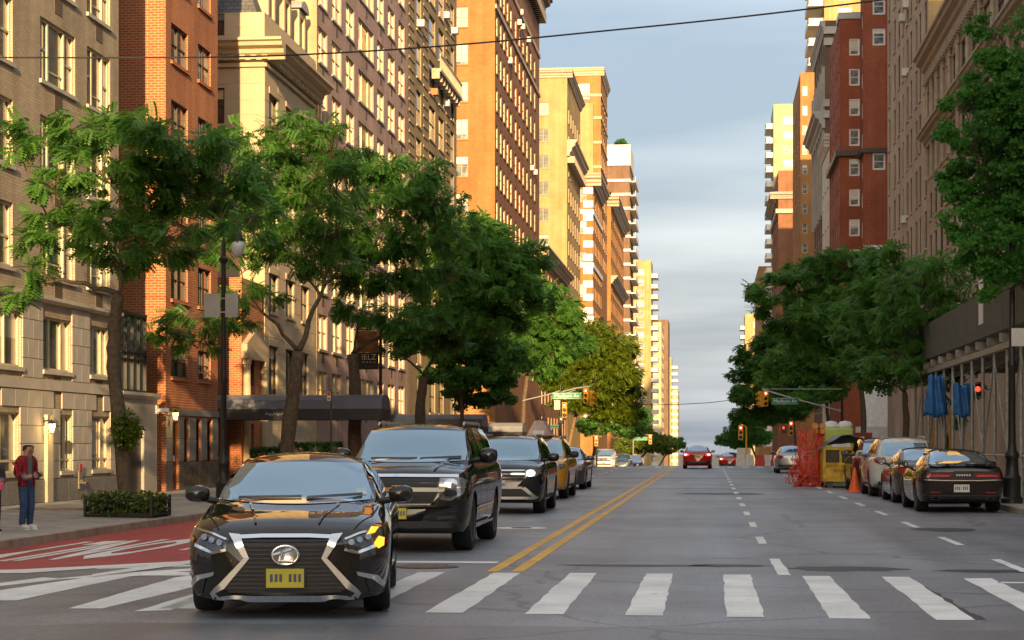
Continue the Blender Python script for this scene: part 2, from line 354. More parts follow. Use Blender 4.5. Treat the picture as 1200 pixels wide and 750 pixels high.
strip('avenue_right', [FAC_R, 90], 139, 158, lambda x, y: zl(y) - 0.02, M_asph2)

def mark(name, poly, mat, dz=0.004, jitter=0.0, parent=None, zf=zr):
    bm = bmesh.new(); P2 = []
    n = len(poly)
    for i in range(n):
        a, b = Vector(poly[i]), Vector(poly[(i+1) % n]); L = (b-a).length; k = max(1, int(L/0.35)) if jitter else 1
        for q in range(k):
            p = a.lerp(b, q/k)
            if q and jitter: p = p + Vector((random.uniform(-1,1), random.uniform(-1,1))) * jitter
            P2.append(p)
    f = bm.faces.new([bm.verts.new((p.x, p.y, 0)) for p in P2])
    for X in (-12, -5):
        g = bm.verts[:] + bm.edges[:] + bm.faces[:]
        bmesh.ops.bisect_plane(bm, geom=g, plane_co=(X,0,0), plane_no=(1,0,0))
    ymax = max(p.y for p in P2)
    for Y in [y for y in range(132, 172, 4)] if ymax > 132 else []:
        bmesh.ops.bisect_plane(bm, geom=bm.verts[:]+bm.edges[:]+bm.faces[:], plane_co=(0,Y,0), plane_no=(0,1,0))
    bmesh.ops.triangulate(bm, faces=bm.faces[:])
    for v in bm.verts: v.co.z = zf(v.co.x, v.co.y) + dz
    bm.normal_update()
    for fc in bm.faces:
        if fc.normal.z < 0: fc.normal_flip()
    me = bpy.data.meshes.new(name); bm.to_mesh(me); bm.free(); me.materials.append(mat)
    return put(name, me, parent or road)
def rect(x0, x1, y0, y1): return [(x0,y0),(x1,y0),(x1,y1),(x0,y1)]
# crosswalk bars on the right half (measured), then the skewed set by the bus lane
for k in range(-3, 8):
    x = -2.42 + 0.913 * k; top = 23.45 - 0.11 * max(0, k - 2); bot = 17.82 - 0.06 * max(0, k)
    if -6.3 < x < 7:
        mark('crosswalk_stripe', [(x-0.165-0.02*random.random(), bot), (x+0.165+0.02*random.random(), bot), (x+0.16, top+random.uniform(-.08,.08)), (x-0.16, top+random.uniform(-.08,.08))], M_white, jitter=0.012)
def pxpoly(*pts): return [gr(*p) for p in pts]
mark('crosswalk_stripe', pxpoly((-40,700),(0,704),(20,704),(170,672),(135,672),(0,692),(-40,697)), M_white, jitter=0.01)
mark('crosswalk_stripe', pxpoly((80,713.5),(120,713.5),(232,687),(226,674.5),(205,677)), M_white, jitter=0.01)
mark('crosswalk_stripe', pxpoly((185,714),(245,714),(262,700),(228,699)), M_white, jitter=0.01)
mark('crosswalk_stripe', pxpoly((-40,690),(0,687),(80,678.5),(50,677),(0,683.5),(-40,686)), M_white)
mark('lane_edge_line', pxpoly((50,680),(100,677.5),(180,672),(300,664),(300,662),(190,668.5),(100,675)), M_white)
mark('lane_edge_line', pxpoly((110,679),(165,675),(222,675),(222,671),(190,670),(120,675)), M_white, dz=0.006)
mark('lane_edge_line', pxpoly((-40,672.5),(30,672),(120,666),(240,660),(240,657),(100,664),(20,668),(-40,669)), M_white, dz=0.007)
mark('lane_edge_line', pxpoly((108,676.5),(300,651),(300,648.6),(190,661),(108,673.6)), M_white, dz=0.009)
# red bus lane
yL = [gr(-40,670)[1], gr(30,670)[1]]
mark('bus_lane', [(CURB_L+0.02, 20.5), (gr(-40,671)[0]-0.4, 22.5), gr(-40,670.5), gr(30,669.5), gr(120,664.5), gr(240,658), (-8.35, 34), (-8.35, 60), (-8.35, 100), (-8.35, 122), (CURB_L+0.02, 122)], M_red)
mark('lane_line', rect(-8.28, -8.16, 30, 122), M_white, dz=0.006)
def road_text(body, xc, yc, wid, length, mat):
    me = text_mesh(body, 1.0, bold=0.035); co = np.array([v.co[:] for v in me.vertices])
    x0, x1, y0, y1 = co[:,0].min(), co[:,0].max(), co[:,1].min(), co[:,1].max()
    for v in me.vertices:
        X = xc - ((v.co.x-x0)/(x1-x0) - .5) * wid; Y = yc - ((v.co.y-y0)/(y1-y0) - .5) * length
        v.co = (X, Y, zr(X) + 0.009)
    me.materials.append(mat); put('lane_lettering', me, road)
road_text('ONLY', -10.1, 31.2, 2.7, 6.4, M_white)
road_text('BUS', -10.1, 46.0, 2.4, 6.4, M_white)
# centre line, lane dashes, stop line
for x in (-2.62, -2.32): mark('centre_line', rect(x-0.075, x+0.075, 23.6, 128), M_yellow, jitter=0.004)
for x in (-2.62, -2.32): mark('centre_line', rect(x-0.075, x+0.075, 160, 330), M_yellow)
mark('lane_dash', [(0.80,23.3),(0.95,23.3),(0.93,26.6),(0.79,26.6)], M_white, jitter=0.008)
y = 30.6
while y < 126: mark('lane_dash', rect(0.75, 0.88, y, y+2.3), M_white, jitter=0.008); y += 6.1
y = 24.2
while y < 120: mark('lane_dash', rect(3.74, 3.87, y, y+2.6), M_white, jitter=0.008); y += 6.3
y = 27.5
while y < 126: mark('lane_dash', rect(-5.75, -5.62, y, y+2.4), M_white, jitter=0.008); y += 6.1
mark('stop_line', rect(-8.1, -2.75, 25.25, 25.62), M_white, jitter=0.006)
mark('stop_line', rect(3.2, 6.6, 22.2, 22.42), M_white, jitter=0.01)
for k in range(19):
    x = -11.2 + 0.95 * k; mark('far_crosswalk_stripe', rect(x, x+0.42, 127.3, 131.0), M_white)
    mark('far_crosswalk_stripe', rect(x, x+0.42, 158.5, 162), M_white)
# patches, manholes
def blob(xc, yc, rx, ry, n=22, seed=0):
    rr = random.Random(seed); return [(xc+rx*math.cos(a)*rr.uniform(.7,1.1), yc+ry*math.sin(a)*rr.uniform(.7,1.1)) for a in [2*math.pi*i/n for i in range(n)]]
mark('tar_patch', [(2.02,17.6),(2.42,17.6),(2.30,22.4),(2.05,22.5)], M_tar, jitter=0.03, dz=0.003)
for i, (x, y, rx, ry) in enumerate([(1.7,24.6,.75,.5),(3.5,24.3,.8,.35),(0.2,25.1,.55,.3),(-0.9,25.0,1.1,.22),(0.4,61,1.5,1.2),(4.2,36,.6,.9)]):
    mark('tar_patch', blob(x, y, rx, ry, seed=i), M_tar, dz=0.003)
for y0, y1, x0, x1 in ((68.0,68.35,-5.5,6.6),(88,88.5,-10,6.6)): mark('tar_seam', rect(x0,x1,y0,y1), M_tar, jitter=0.05, dz=0.003)
def disc(xc, yc, r, n=28): return [(xc+r*math.cos(2*math.pi*i/n), yc+r*math.sin(2*math.pi*i/n)) for i in range(n)]
def manhole(xc, yc, r, mat, name):
    mb = MB(); z = zr(xc) + 0.003
    mb.lathe([(0.0,0.0),(0.0001,0.012),(r*.3,0.012),(r*.3,0.006),(r*.36,0.006),(r*.36,0.012),(r*.6,0.012),(r*.6,0.006),(r*.66,0.006),(r*.66,0.012),(r*.9,0.012),(r*.9,0.004),(r,0.004),(r,0.0)], 28, (xc, yc, z))
    mb.build(name, mat, road)
manhole(-3.55, 24.45, 0.42, M_iron, 'manhole_cover')
X0, Y0 = gnd(611, 619)
mb = MB(); mb.lathe([(0.20,0.005),(0.48,0.005)], 28, (X0, Y0, 0.0)); mb.f = [f for f in mb.f if len(f) == 4]; mb.build('painted_ring', M_white, road)
manhole(X0, Y0, 0.2, M_iron, 'manhole_cover')
# pavements with slabs and granite kerb stones
def pavement(name, x0, x1, curbx, y0, y1, slab_to, side):
    o = strip(name, [x0, x1], y0, y1, zwalk, M_joint if slab_to > y0 else M_conc, dz=-0.012)
    if y1 > slab_to: strip('pavement_far', [x0, x1], slab_to, y1, zwalk, M_conc, dz=0.0, kind=None, parent=o)
    cache = {}; n = 4; w = (x1-x0)/n; y = y0; k = 0
    while y < slab_to - 0.1:
        for i in range(n):
            xa, xb = x0+i*w+0.012, x0+(i+1)*w-0.012; mb = MB()
            za, zb = zwalk(xa), zwalk(xb); g = 0.006
            if i not in cache:
                c = 0.008
                vs = [(xa,0.012,za-.02),(xb,0.012,zb-.02),(xb,1.488,zb-.02),(xa,1.488,za-.02),(xa+c,0.012+c,za),(xb-c,0.012+c,zb),(xb-c,1.488-c,zb),(xa+c,1.488-c,za)]
                mb.add(vs, [(4,5,6,7),(0,1,5,4),(1,2,6,5),(2,3,7,6),(3,0,4,7)]); cache[i] = mb.mesh('paving_slab', M_conc)
            s = put('paving_slab', cache[i], o, (0, y, random.uniform(-0.002, 0.002)))
        y += 1.5; k += 1
    # kerb
    mb = MB(); cw = 0.16; xa, xb = (curbx-cw, curbx) if side < 0 else (curbx, curbx+cw)
    zt = zwalk(curbx) + 0.002; zb = -0.5
    mb.cbox(xa, xb, 0.006, 2.394, zb, zt, 0.012); me = mb.mesh('curb_stone', M_curb); y = y0
    while y < min(y1, 128):
        put('curb_stone', me, o, (random.uniform(-.004,.004), y, random.uniform(-0.004, 0.004))); y += 2.4
    return o
pavement('sidewalk_left', FAC_L-0.3, CURB_L-0.16, CURB_L, 19.5, 135, 79.5, -1)
pavement('sidewalk_right', CURB_R+0.16, FAC_R+0.3, CURB_R, 26, 136, 68, 1)
strip('sidewalk_left_beyond', [FAC_L-0.3, CURB_L], 160, 900, zwalk, M_conc)
strip('sidewalk_right_beyond', [CURB_R, FAC_R+0.3], 161, 900, zwalk, M_conc)
# ================================================================ BUILDINGS
M_pane = pane_mat('window_pane', (0.020,0.030,0.028), (0.60,0.52,0.34), 0.35)
M_pane_gold = pane_mat('window_pane_gold_reflection', (0.16,0.12,0.045), (0.85,0.68,0.33), 0.8)  # golden window reflections painted into the pane and shade colours
M_pane_cool = pane_mat('window_pane_green', (0.035,0.060,0.052), (0.40,0.46,0.38), 0.22)
M_pane_day = pane_mat('window_pane_pale_shades', (0.10,0.13,0.13), (0.80,0.78,0.66), 0.6)
M_fr_cream = P('window_frame_cream', (0.62,0.55,0.38), 0.5)
M_fr_white = P('window_frame_white', (0.78,0.76,0.72), 0.5)
M_fr_dark = P('window_frame_bronze', (0.045,0.035,0.028), 0.45)
M_fr_grey = P('window_frame_grey', (0.30,0.28,0.25), 0.5)
M_lime = P('limestone', (0.48,0.455,0.395), 0.85, var=0.14, vscale=1.5, bump=0.15, bscale=25, rnd=0.07)
M_lime_pale = P('pale_limestone', (0.50,0.41,0.27), 0.85, var=0.10, vscale=1.2, bump=0.12, bscale=25, rnd=0.05)
M_granite = P('grey_granite', (0.26,0.25,0.235), 0.5, var=0.2, vscale=12, rnd=0.08)
M_granite_pol = P('polished_granite', (0.15,0.125,0.10), 0.12, var=0.3, vscale=20, spec=0.7)
M_roof = P('roofing', (0.12,0.12,0.12), 0.9)
M_vent = P('louvre_brown', (0.12,0.085,0.055), 0.6)
M_ac = P('air_conditioner_white', (0.66,0.63,0.55), 0.5)
M_black = P('black_paint', (0.012,0.012,0.014), 0.35)
M_blackiron = P('black_iron', (0.015,0.015,0.017), 0.45, bump=0.1)

WC = {}
def win_mesh(w, h, kind, fm, pm, t=0.05):
    key = (round(w,2), round(h,2), kind, fm.name, pm.name)
    if key in WC: return WC[key]
    w, h = round(w,2), round(h,2); mb = MB(); y0, y1 = 0.07, 0.15
    def bar(x0, x1, z0, z1, a=y0, b=y1): mb.box(x0, x1, a, b, z0, z1)
    bar(0.0, t, 0.0, h); bar(w-t, w, 0.0, h); bar(t, w-t, 0.0, t); bar(t, w-t, h-t, h)
    if kind == 'hung': bar(t, w-t, h*.5-.025, h*.5+.025, y0+.01, y1)
    elif kind == 'pair': bar(w/2-.035, w/2+.035, t, h-t); bar(t, w/2-.035, h*.5-.02, h*.5+.02, y0+.01, y1); bar(w/2+.035, w-t, h*.5-.02, h*.5+.02, y0+.01, y1)
    elif kind == 'triple':                     # wide fixed light between two narrow sliding sashes
        for q in (.26, .72): bar(w*q-.05, w*q+.05, t, h-t, y0-.02, y1)
        bar(t, w*.26-.05, h*.52-.03, h*.52+.03, y0+.01, y1); bar(w*.72+.05, w-t, h*.47-.03, h*.47+.03, y0+.01, y1)
        bar(w*.26+.05, w*.72-.05, h*.22-.02, h*.22+.02, y0+.02, y1)
    elif kind == 'tripleplain':
        for q in (.30, .72): bar(w*q-.04, w*q+.04, t, h-t)
    elif kind == 'shop':
        bar(w*.62-.035, w*.62+.035, t, h-t); bar(t, w*.62-.035, h*.2-.03, h*.2+.03); bar(w*.62+.035, w-t, h*.2-.03, h*.2+.03)
    fme = mb.mesh('window', fm)
    pb = MB(); pb.quad((t*.5,.125,t*.5),(w-t*.5,.125,t*.5),(w-t*.5,.125,h-t*.5),(t*.5,.125,h-t*.5)); pme = pb.mesh('pane', pm)
    WC[key] = (fme, pme); return WC[key]
BC = {}
def box_mesh(name, dims, mat, c=0.0):
    key = (name, tuple(round(q,3) for q in dims), mat.name)
    if key not in BC:
        mb = MB(); (mb.cbox(*dims, c) if c else mb.box(*dims)); BC[key] = mb.mesh(name, mat)
    return BC[key]
class Bld:
    def __init__(s, name, label, side, X, Y0, Y1, depth, H, mat, zb=None):
        s.side, s.X, s.Y0, s.Y1, s.D, s.mat = side, X, Y0, Y1, depth, mat
        s.zb = (zl(max(Y0, 0)) - 0.7) if zb is None else zb
        s.H = H - s.zb
        s.root = thing(name, label, 'building', (X, Y0, s.zb)); s.w = MB(); s.wins = []
        s.fac_ops = []; s.east_ops = []
    # local frames: street front and the wall that faces back along the street
    def frame(s, which):
        L = s.Y1 - s.Y0
        if which == 'front': return ((0,0), (0,1), L) if s.side < 0 else ((0,L), (0,-1), L)
        return ((-s.D,0), (1,0), s.D) if s.side < 0 else ((0,0), (1,0), s.D)
    def uy(s, Y): return (Y - s.Y0) if s.side < 0 else (s.Y1 - Y)
    def ux(s, X): return (X - (s.X - s.D)) if s.side < 0 else (X - s.X)
    def openings(s, which, cols, rows, **st):
        for a, b in cols:
            a, b = min(a,b), max(a,b)
            for z0, z1 in rows:
                z0, z1 = min(z0,z1), max(z0,z1)
                (s.fac_ops if which == 'front' else s.east_ops).append((a, b, z0 - s.zb, z1 - s.zb, st))
    def col(s, *pxs): return [(s.uy(fac(a, s.X)), s.uy(fac(b, s.X))) for a, b in pxs]         # columns on the front, by sight line
    def ecol(s, *pxs): return [(s.ux(xat(a, s.Y0)), s.ux(xat(b, s.Y0))) for a, b in pxs]
    def row(s, px, *pys): Y = fac(px, s.X); return [(hz(b, s.X, Y), hz(a, s.X, Y)) for a, b in pys]
    def erow(s, px, *pys): X = xat(px, s.Y0); return [(hz(b, X, s.Y0), hz(a, X, s.Y0)) for a, b in pys]
    def put(s, name, me, which, u, z, parent=None):
        (ox, oy), (ux, uy), W = s.frame(which)
        return put(name, me, parent or s.root, (ox+ux*u, oy+uy*u, z), math.atan2(uy, ux))
    def face(s, which, ops, rev=0.2, z1=None, mi=0):
        (ox, oy), (dx, dy), W = s.frame(which); nx, ny = dy, -dx; H = z1 or s.H
        def p(u, z, d=0): return (ox+dx*u-nx*d, oy+dy*u-ny*d, z)
        ops = [(max(0.02,a), min(W-0.02,b), max(0.02,c), min(H-0.02,d), st) for a, b, c, d, st in ops if b > 0.2 and a < W-0.2 and c < H-0.3]
        us = sorted({0, W, *[round(o[0],4) for o in ops], *[round(o[1],4) for o in ops]}); zs = sorted({0, H, *[round(o[2],4) for o in ops], *[round(o[3],4) for o in ops]})
        for i in range(len(us)-1):
            j = 0; uc = (us[i]+us[i+1])/2; colops = [o for o in ops if o[0] < uc < o[1]]
            while j < len(zs)-1:
                zc = (zs[j]+zs[j+1])/2
                if any(o[2] < zc < o[3] for o in colops): j += 1; continue
                k = j
                while k+1 < len(zs)-1 and not any(o[2] < (zs[k+1]+zs[k+2])/2 < o[3] for o in colops): k += 1
                s.w.quad(p(us[i],zs[j]), p(us[i+1],zs[j]), p(us[i+1],zs[k+1]), p(us[i],zs[k+1]), mi); j = k+1
        for a, b, c, d, st in ops:
            s.w.quad(p(a,c), p(b,c), p(b,c,rev), p(a,c,rev), mi); s.w.quad(p(b,d), p(a,d), p(a,d,rev), p(b,d,rev), mi)
            s.w.quad(p(a,d), p(a,c), p(a,c,rev), p(a,d,rev), mi); s.w.quad(p(b,c), p(b,d), p(b,d,rev), p(b,c,rev), mi)
            s.window(which, a, b, c, d, st)
    def window(s, which, a, b, c, d, st):
        if st.get('none'): return
        w, h = b-a, d-c
        fme, pme = win_mesh(w, h, st.get('kind','hung'), st.get('frame', M_fr_dark), st.get('pane', M_pane), st.get('t', 0.05))
        o = s.put('window', fme, which, a, c); put('pane', pme, o)
        if st.get('sill'):
            put('sill', box_mesh('sill', (-.07, round(w,2)+.07, -.07, .068, -.11, -.004), st['sill']), o)
        if st.get('lintel'):
            put('lintel', box_mesh('lintel', (-.12, round(w,2)+.12, -.05, .03, h+.005, h+.26), st['lintel']), o)
        if st.get('vent'):
            vw = st.get('ventw', .6); put('louvre', box_mesh('louvre', (w/2-vw/2, w/2+vw/2, -.012, .05, -.62, -.16), st['vent']), o)
    def finish(s, mats=None, front=True, z1=None):
        L, D, H = s.Y1-s.Y0, s.D, s.H
        s.face('front', s.fac_ops); s.face('east', s.east_ops, mi=1 if mats and len(mats) > 1 else 0)
        x0, x1 = (-D, 0) if s.side < 0 else (0, D); bx = x0 if s.side < 0 else x1
        s.w.quad((x1,L,0),(x0,L,0),(x0,L,H),(x1,L,H))                        # far end wall
        q = [(bx,0,0),(bx,L,0),(bx,L,H),(bx,0,H)]; s.w.quad(*(q if s.side > 0 else q[::-1]))
        s.wall = s.w.build('wall', mats or s.mat, s.root)
        mb = MB(); mb.box(x0+.02, x1-.02, .02, L-.02, H-.3, H-.05); mb.build('roof', M_roof, s.root)
        return s
    def band(s, name, z0, z1, out, mat, which=('front',), ext=0.0, prof=None, a=0, b=None, parent=None):   # moulded course along a wall
        objs = []
        for wh in which:
            (ox, oy), (dx, dy), W = s.frame(wh); W2 = W if b is None else b
            mb = MB(); pr = prof or [(0,0),(out,0),(out,1),(0,1)]
            n = len(pr); L0, L1 = a-ext, W2+ext
            if wh == 'east' and s.side < 0: L1 = W2 + out
            if wh == 'east' and s.side > 0: L0 = -out
            if wh == 'front' and prof is None: pass
            for u in (L0, L1):
                for o_, t in pr: mb.v.append((u, -o_, z0+(z1-z0)*t - s.zb))
            for i in range(n):
                j = (i+1) % n; mb.f.append([i, j, n+j, n+i]); mb.m.append(0)
            mb.f.append(list(range(n-1,-1,-1))); mb.m.append(0); mb.f.append([n+i for i in range(n)]); mb.m.append(0)
            objs.append(s.put(name, mb.mesh(name, mat), wh, 0, 0, parent))
        return objs
    def blocks(s, which, u0, u1, z0, z1, mat, ch=0.42, bl=1.1, proud=0.03, avoid=(), name='stone_block', parent=None):   # coursed ashlar, each stone a piece
        z0 -= s.zb; z1 -= s.zb; n = max(1, round((z1-z0)/ch)); hh = (z1-z0)/n; rnd = random.Random(5)
        for r in range(n):
            za, zb_ = z0+r*hh, z0+(r+1)*hh; segs = [(u0, u1)]
            for a, b, c, d in avoid:
                if c < zb_ - .04 and d > za + .04:
                    ns = []
                    for p, q in segs:
                        if b <= p or a >= q: ns.append((p, q)); continue
                        if a > p: ns.append((p, a))
                        if b < q: ns.append((b, q))
                    segs = ns
            for p, q in segs:
                if q - p < 0.08: continue
                k = max(1, round((q-p)/bl)); w = (q-p)/k; off = 0
                cuts = [p + i*w for i in range(k+1)]
                if r % 2 and k > 1: cuts = [p] + [p + (i+.5)*w for i in range(k)] + [q]
                for i in range(len(cuts)-1):
                    ww = round(cuts[i+1]-cuts[i]-.016, 2)
                    me = box_mesh(name, (.008, .008+ww, -proud, .02, .008, round(hh-.008,3)), mat, 0.006)
                    s.put(name, me, which, cuts[i], za, parent)
CORN = [(0,0),(.25,0),(.28,.2),(.45,.3),(.5,.5),(.8,.62),(.85,.8),(1,.86),(1,1),(0,1)]
def cornice(s, z0, z1, out, mat, which=('front','east'), name='cornice', **k):
    return s.band(name, z0, z1, out, mat, which, prof=[(a*out, b) for a, b in CORN], **k)
def dentils(s, which, z0, z1, out, mat, a, b, step=0.5, name='bracket'):
    (ox, oy), (dx, dy), W = s.frame(which); me = box_mesh(name, (0, step*.5, -out, .0, z0-s.zb, z1-s.zb), mat); u = a
    while u < b: s.put(name, me, which, u, 0); u += step
def ac_unit(s, which, u, z, label, group, mat=None, w=0.62, h=0.42):
    (ox, oy), (dx, dy), W = s.frame(which)
    mb = MB(); mb.cbox(0, w, -.36, 0.1, 0, h, .02)
    mb2 = MB()
    for k in range(5): mb2.box(.05, w-.05, -.366, -.361, .06+k*(h-.1)/5, .06+k*(h-.1)/5+.03)
    r = thing('window_air_conditioner', label, 'air conditioner', (s.X+ox+dx*u, s.Y0+oy+dy*u, z), math.atan2(dy, dx), group)
    mb.build('casing', mat or M_ac, r); mb2.build('grille', M_fr_grey, r); return r
def pitch(t, h, p, n): return [(t+i*p, t+i*p+h) for i in range(n)]
B_tan = brick('brick_tan', (0.54,0.45,0.32), (0.45,0.37,0.26), (0.36,0.31,0.23), 0.24, 0.08, 0.012)
B_red = brick('brick_red', (0.50,0.14,0.055), (0.40,0.10,0.040), (0.52,0.33,0.18), 0.24, 0.085, 0.014)
B_mauve = brick('brick_mauve', (0.47,0.33,0.29), (0.42,0.29,0.25), (0.40,0.31,0.27), 0.24, 0.08, 0.010)
B_cream = brick('brick_cream', (0.56,0.44,0.25), (0.51,0.40,0.225), (0.45,0.38,0.26), 0.24, 0.08, 0.010)
B_olive = brick('brick_olive_tan', (0.47,0.36,0.19), (0.38,0.29,0.155), (0.26,0.20,0.12), 0.24, 0.09, 0.014)
B_orange = brick('brick_orange', (0.43,0.205,0.065), (0.36,0.165,0.05), (0.34,0.19,0.085), 0.26, 0.09, 0.012)
B_brown = brick('brick_brown', (0.30,0.135,0.07), (0.24,0.10,0.055), (0.26,0.16,0.10), 0.26, 0.09, 0.012)
B_yellow = brick('brick_yellow', (0.48,0.34,0.15), (0.42,0.295,0.125), (0.38,0.28,0.14), 0.26, 0.09, 0.012)
B_pink = brick('brick_pink_tan', (0.58,0.44,0.31), (0.51,0.38,0.265), (0.46,0.37,0.27), 0.24, 0.08, 0.010)
B_ruddy = brick('brick_ruddy', (0.42,0.11,0.05), (0.33,0.08,0.04), (0.30,0.12,0.07), 0.24, 0.085, 0.012)
B_dark = brick('brick_dark_brown', (0.22,0.135,0.085), (0.18,0.105,0.065), (0.17,0.12,0.08), 0.24, 0.085, 0.012)
M_pinkstone = P('tan_stone_trim', (0.45,0.37,0.27), 0.85, var=0.15, bump=0.15)

# ---- L1 tan brick apartment house on a limestone base
b = Bld('apartment_house', 'tan brick apartment house on a grey limestone base with wide cream-framed windows', -1, FAC_L, 20, fac(139, FAC_L), 26, 30, B_tan)
colsU = b.col((-38,15),(47,88),(102,129)) + [(b.uy(40.6), b.uy(43.4)), (b.uy(36), b.uy(39))]
rowsU = b.row(47, (-212,-139), (-97,-24), (18,92), (133,207), (249,321))
for cU in colsU: b.openings('front', [cU], rowsU, kind='triple', frame=M_fr_cream, pane=M_pane_cool, sill=M_lime, vent=M_vent, t=0.07)
rows2 = b.row(50, (370,433)); rows1 = b.row(69, (486,552))
cols2 = b.col((-38,25),(50,83),(105,127)) + [(b.uy(40.6), b.uy(43.4))]; cols1 = b.col((-30,22),(70,84),(107,128)) + [(b.uy(40.6), b.uy(43.4))]
b.openings('front', cols2, rows2, kind='tripleplain', frame=M_fr_cream, pane=M_pane_cool, sill=M_lime, vent=M_vent, t=0.06)
b.openings('front', cols1, rows1, kind='shop', frame=M_fr_cream, pane=M_pane_cool, sill=M_lime, t=0.05)
b.finish()
zt = b.row(15, (345,365))[0][1]; zm = b.row(15, (448,480))[0][1]
av = [(a-.03, c+.03, d-.03, e+.02) for a, c, d, e, st in b.fac_ops] + [(a+(c-a)/2-.34, a+(c-a)/2+.34, d-.66, d, ) for a, c, d, e, st in b.fac_ops if st.get('vent')]
W_ = b.Y1 - b.Y0
ua = b.uy(39.5)
b.blocks('front', ua, W_, 0.62, zm-.14, M_lime, 0.52, 0.95, 0.03, av)
b.blocks('front', ua, W_, zm+.16, zt-.05, M_lime, 0.52, 0.95, 0.03, av)
b.blocks('front', ua, W_, 0.0, 0.60, M_granite, 0.6, 1.6, 0.05, [])
b.band('string_course', zm-.13, zm+.15, 0.05, M_lime, a=b.uy(30)); b.band('string_course', zt-.04, zt+.12, 0.16, M_lime, prof=[(0,0),(.06,0),(.16,.45),(.16,1),(0,1)], a=b.uy(30))
L1 = b
# wall lantern, siamese standpipe, downpipe panel
def lantern(x, y, z, label, cat='lantern', glow=(1.0,0.62,0.2)):
    r = thing('wall_lantern', label, cat, (x, y, z))
    mb = MB(); mb.tube([(-.02,0,.30),(.14,0,.34),(.2,0,.28)], .015); mb.box(-.03,0,-.05,.05,.2,.4); mb.build('bracket', M_blackiron, r)
    mb = MB(); mb.lathe([(.06,0),(.105,.22),(.11,.23)], 6, (.2,0,0)); mb.build('glass', P('lantern_glass',(0.9,0.6,0.25),0.4,emit=glow,estr=.9), r)
    mb = MB(); mb.lathe([(.13,.23),(.07,.30),(.02,.33),(.001,.36)], 6, (.2,0,0)); mb.lathe([(.07,-.02),(.07,0)], 6, (.2,0,0))
    for k in range(6):
        a = 2*math.pi*k/6; mb.tube([(.2+.062*math.cos(a), .062*math.sin(a), 0), (.2+.108*math.cos(a), .108*math.sin(a), .23)], .008, 4)
    mb.build('cage', M_blackiron, r)
    li = bpy.data.lights.new('bulb', 'POINT'); li.energy = 4.5; li.color = glow; li.shadow_soft_size = .06
    lo = bpy.data.objects.new('bulb', li); COL.objects.link(lo); lo.parent = r; lo.location = (.36, 0, .1)
    return r
Yl = fac(50, FAC_L); lantern(FAC_L+.04, Yl, hz(507, FAC_L, Yl), 'lit black iron lantern on the limestone base beside a cream pilaster')
mb = MB(); mb.box(FAC_L+.03, FAC_L+.12, Yl+.05, Yl+.5, 0.0, hz(486, FAC_L, Yl)); tag(mb.build('pilaster', M_fr_cream), 'tall narrow cream painted pilaster under the lit lantern', 'pilaster')
Ys = fac(91, FAC_L); r = thing('standpipe', 'red capped fire standpipe low on the limestone wall', 'standpipe', (FAC_L+.06, Ys, .3))
mb = MB(); mb.box(0,.03,-.14,.14,.0,.5); mb.build('backplate', M_fr_grey, r)
mb = MB()
for s_ in (-.09,.09): mb.lathe([(.05,0),(.05,.16),(.065,.16),(.065,.2)], 10, (.03,s_,.16), 'x')
mb.lathe([(.07,0),(.07,.1)], 10, (.02,0,.2), 'x'); mb.build('inlet', P('tarnished_brass',(0.30,0.27,0.2),0.35,metal=.8), r)
mb = MB(); mb.box(.03,.045,-.11,.11,.5,.68); mb.build('sign', P('red_enamel',(0.5,0.05,0.04),0.4), r)

# ---- entrance pavilion between the tan house and the red house
Ya, Yb = L1.Y1 + .02, fac(184, FAC_L)
b = Bld('entrance_pavilion', 'one-storey limestone entrance with a black door between tan and red brick houses', -1, FAC_L, Ya, Yb, 12, 3.05, M_lime)
dr = (b.col((149,169))[0]); b.openings('front', [dr], [(0.02, 2.1)], none=True)
b.openings('front', b.col((143,147.5)), [(0.5, 2.1)], kind='single', frame=M_fr_cream, pane=M_pane_cool)
b.finish(); b.band('cornice', 2.93, 3.13, .14, M_lime, prof=[(0,0),(.05,0),(.14,.5),(.14,1),(0,1)])
w = dr[1]-dr[0]; mb = MB(); mb.box(0, w, .1, .16, 0, 2.1 - b.zb-0.02); d = b.put('door', mb.mesh('door', M_black), 'front', dr[0], 0.02)
mb = MB(); mb.tube([(w*.55,.08,1.85+.7),(w*.62,.08,2.0+.7),(w*.8,.08,2.02+.7),(w*.86,.08,1.9+.7),(w*.72,.08,1.83+.7),(w*.58,.08,1.84+.7)], .022, 6); mb.tube([(w*.7,.08,1.98+.7),(w*.74,.08,1.88+.7),(w*.8,.08,1.97+.7)], .018, 6)
mb.build('emblem', P('pale_emblem',(0.7,0.75,0.72),0.4), d)
PAV = b
mb = MB(); g = thing('iron_bay_window', 'dark iron framed glazed bay standing on the limestone entrance roof', 'bay window', (FAC_L+.02, Ya+.1, 3.13))
L_ = fac(171, FAC_L) - Ya - .1; H_ = 2.35
for k in range(5): y = L_*k/4; mb.box(-.08, 0, y-.03, y+.03, 0, H_)
for z in (0,.95,1.15,H_-.06): mb.box(-.07,.01,0,L_,z,z+.06)
mb.build('frame', M_blackiron, g)
mb = MB()
for k in range(4):
    for j in range(14):
        y = L_*(k+.5)/4 + .13*math.sin(j*2.1); mb.tube([(-.02,y-.1,1.2+j*.08),(-.02,y,1.2+j*.08+.05),(-.02,y+.1,1.2+j*.08)], .01, 4)
mb.build('scrollwork', M_blackiron, g)
mb = MB(); mb.box(-.06,-.05,0,L_,.05,H_-.06); mb.build('pane', M_pane_cool, g)
mb = MB(); mb.box(-3,-.09,-.02,.04,.0,H_); mb.box(-3,-.09,L_-.04,L_+.02,0,H_); mb.box(-3,.02,-.02,L_+.02,H_,H_+.08); mb.build('side_panel', M_fr_dark, g)
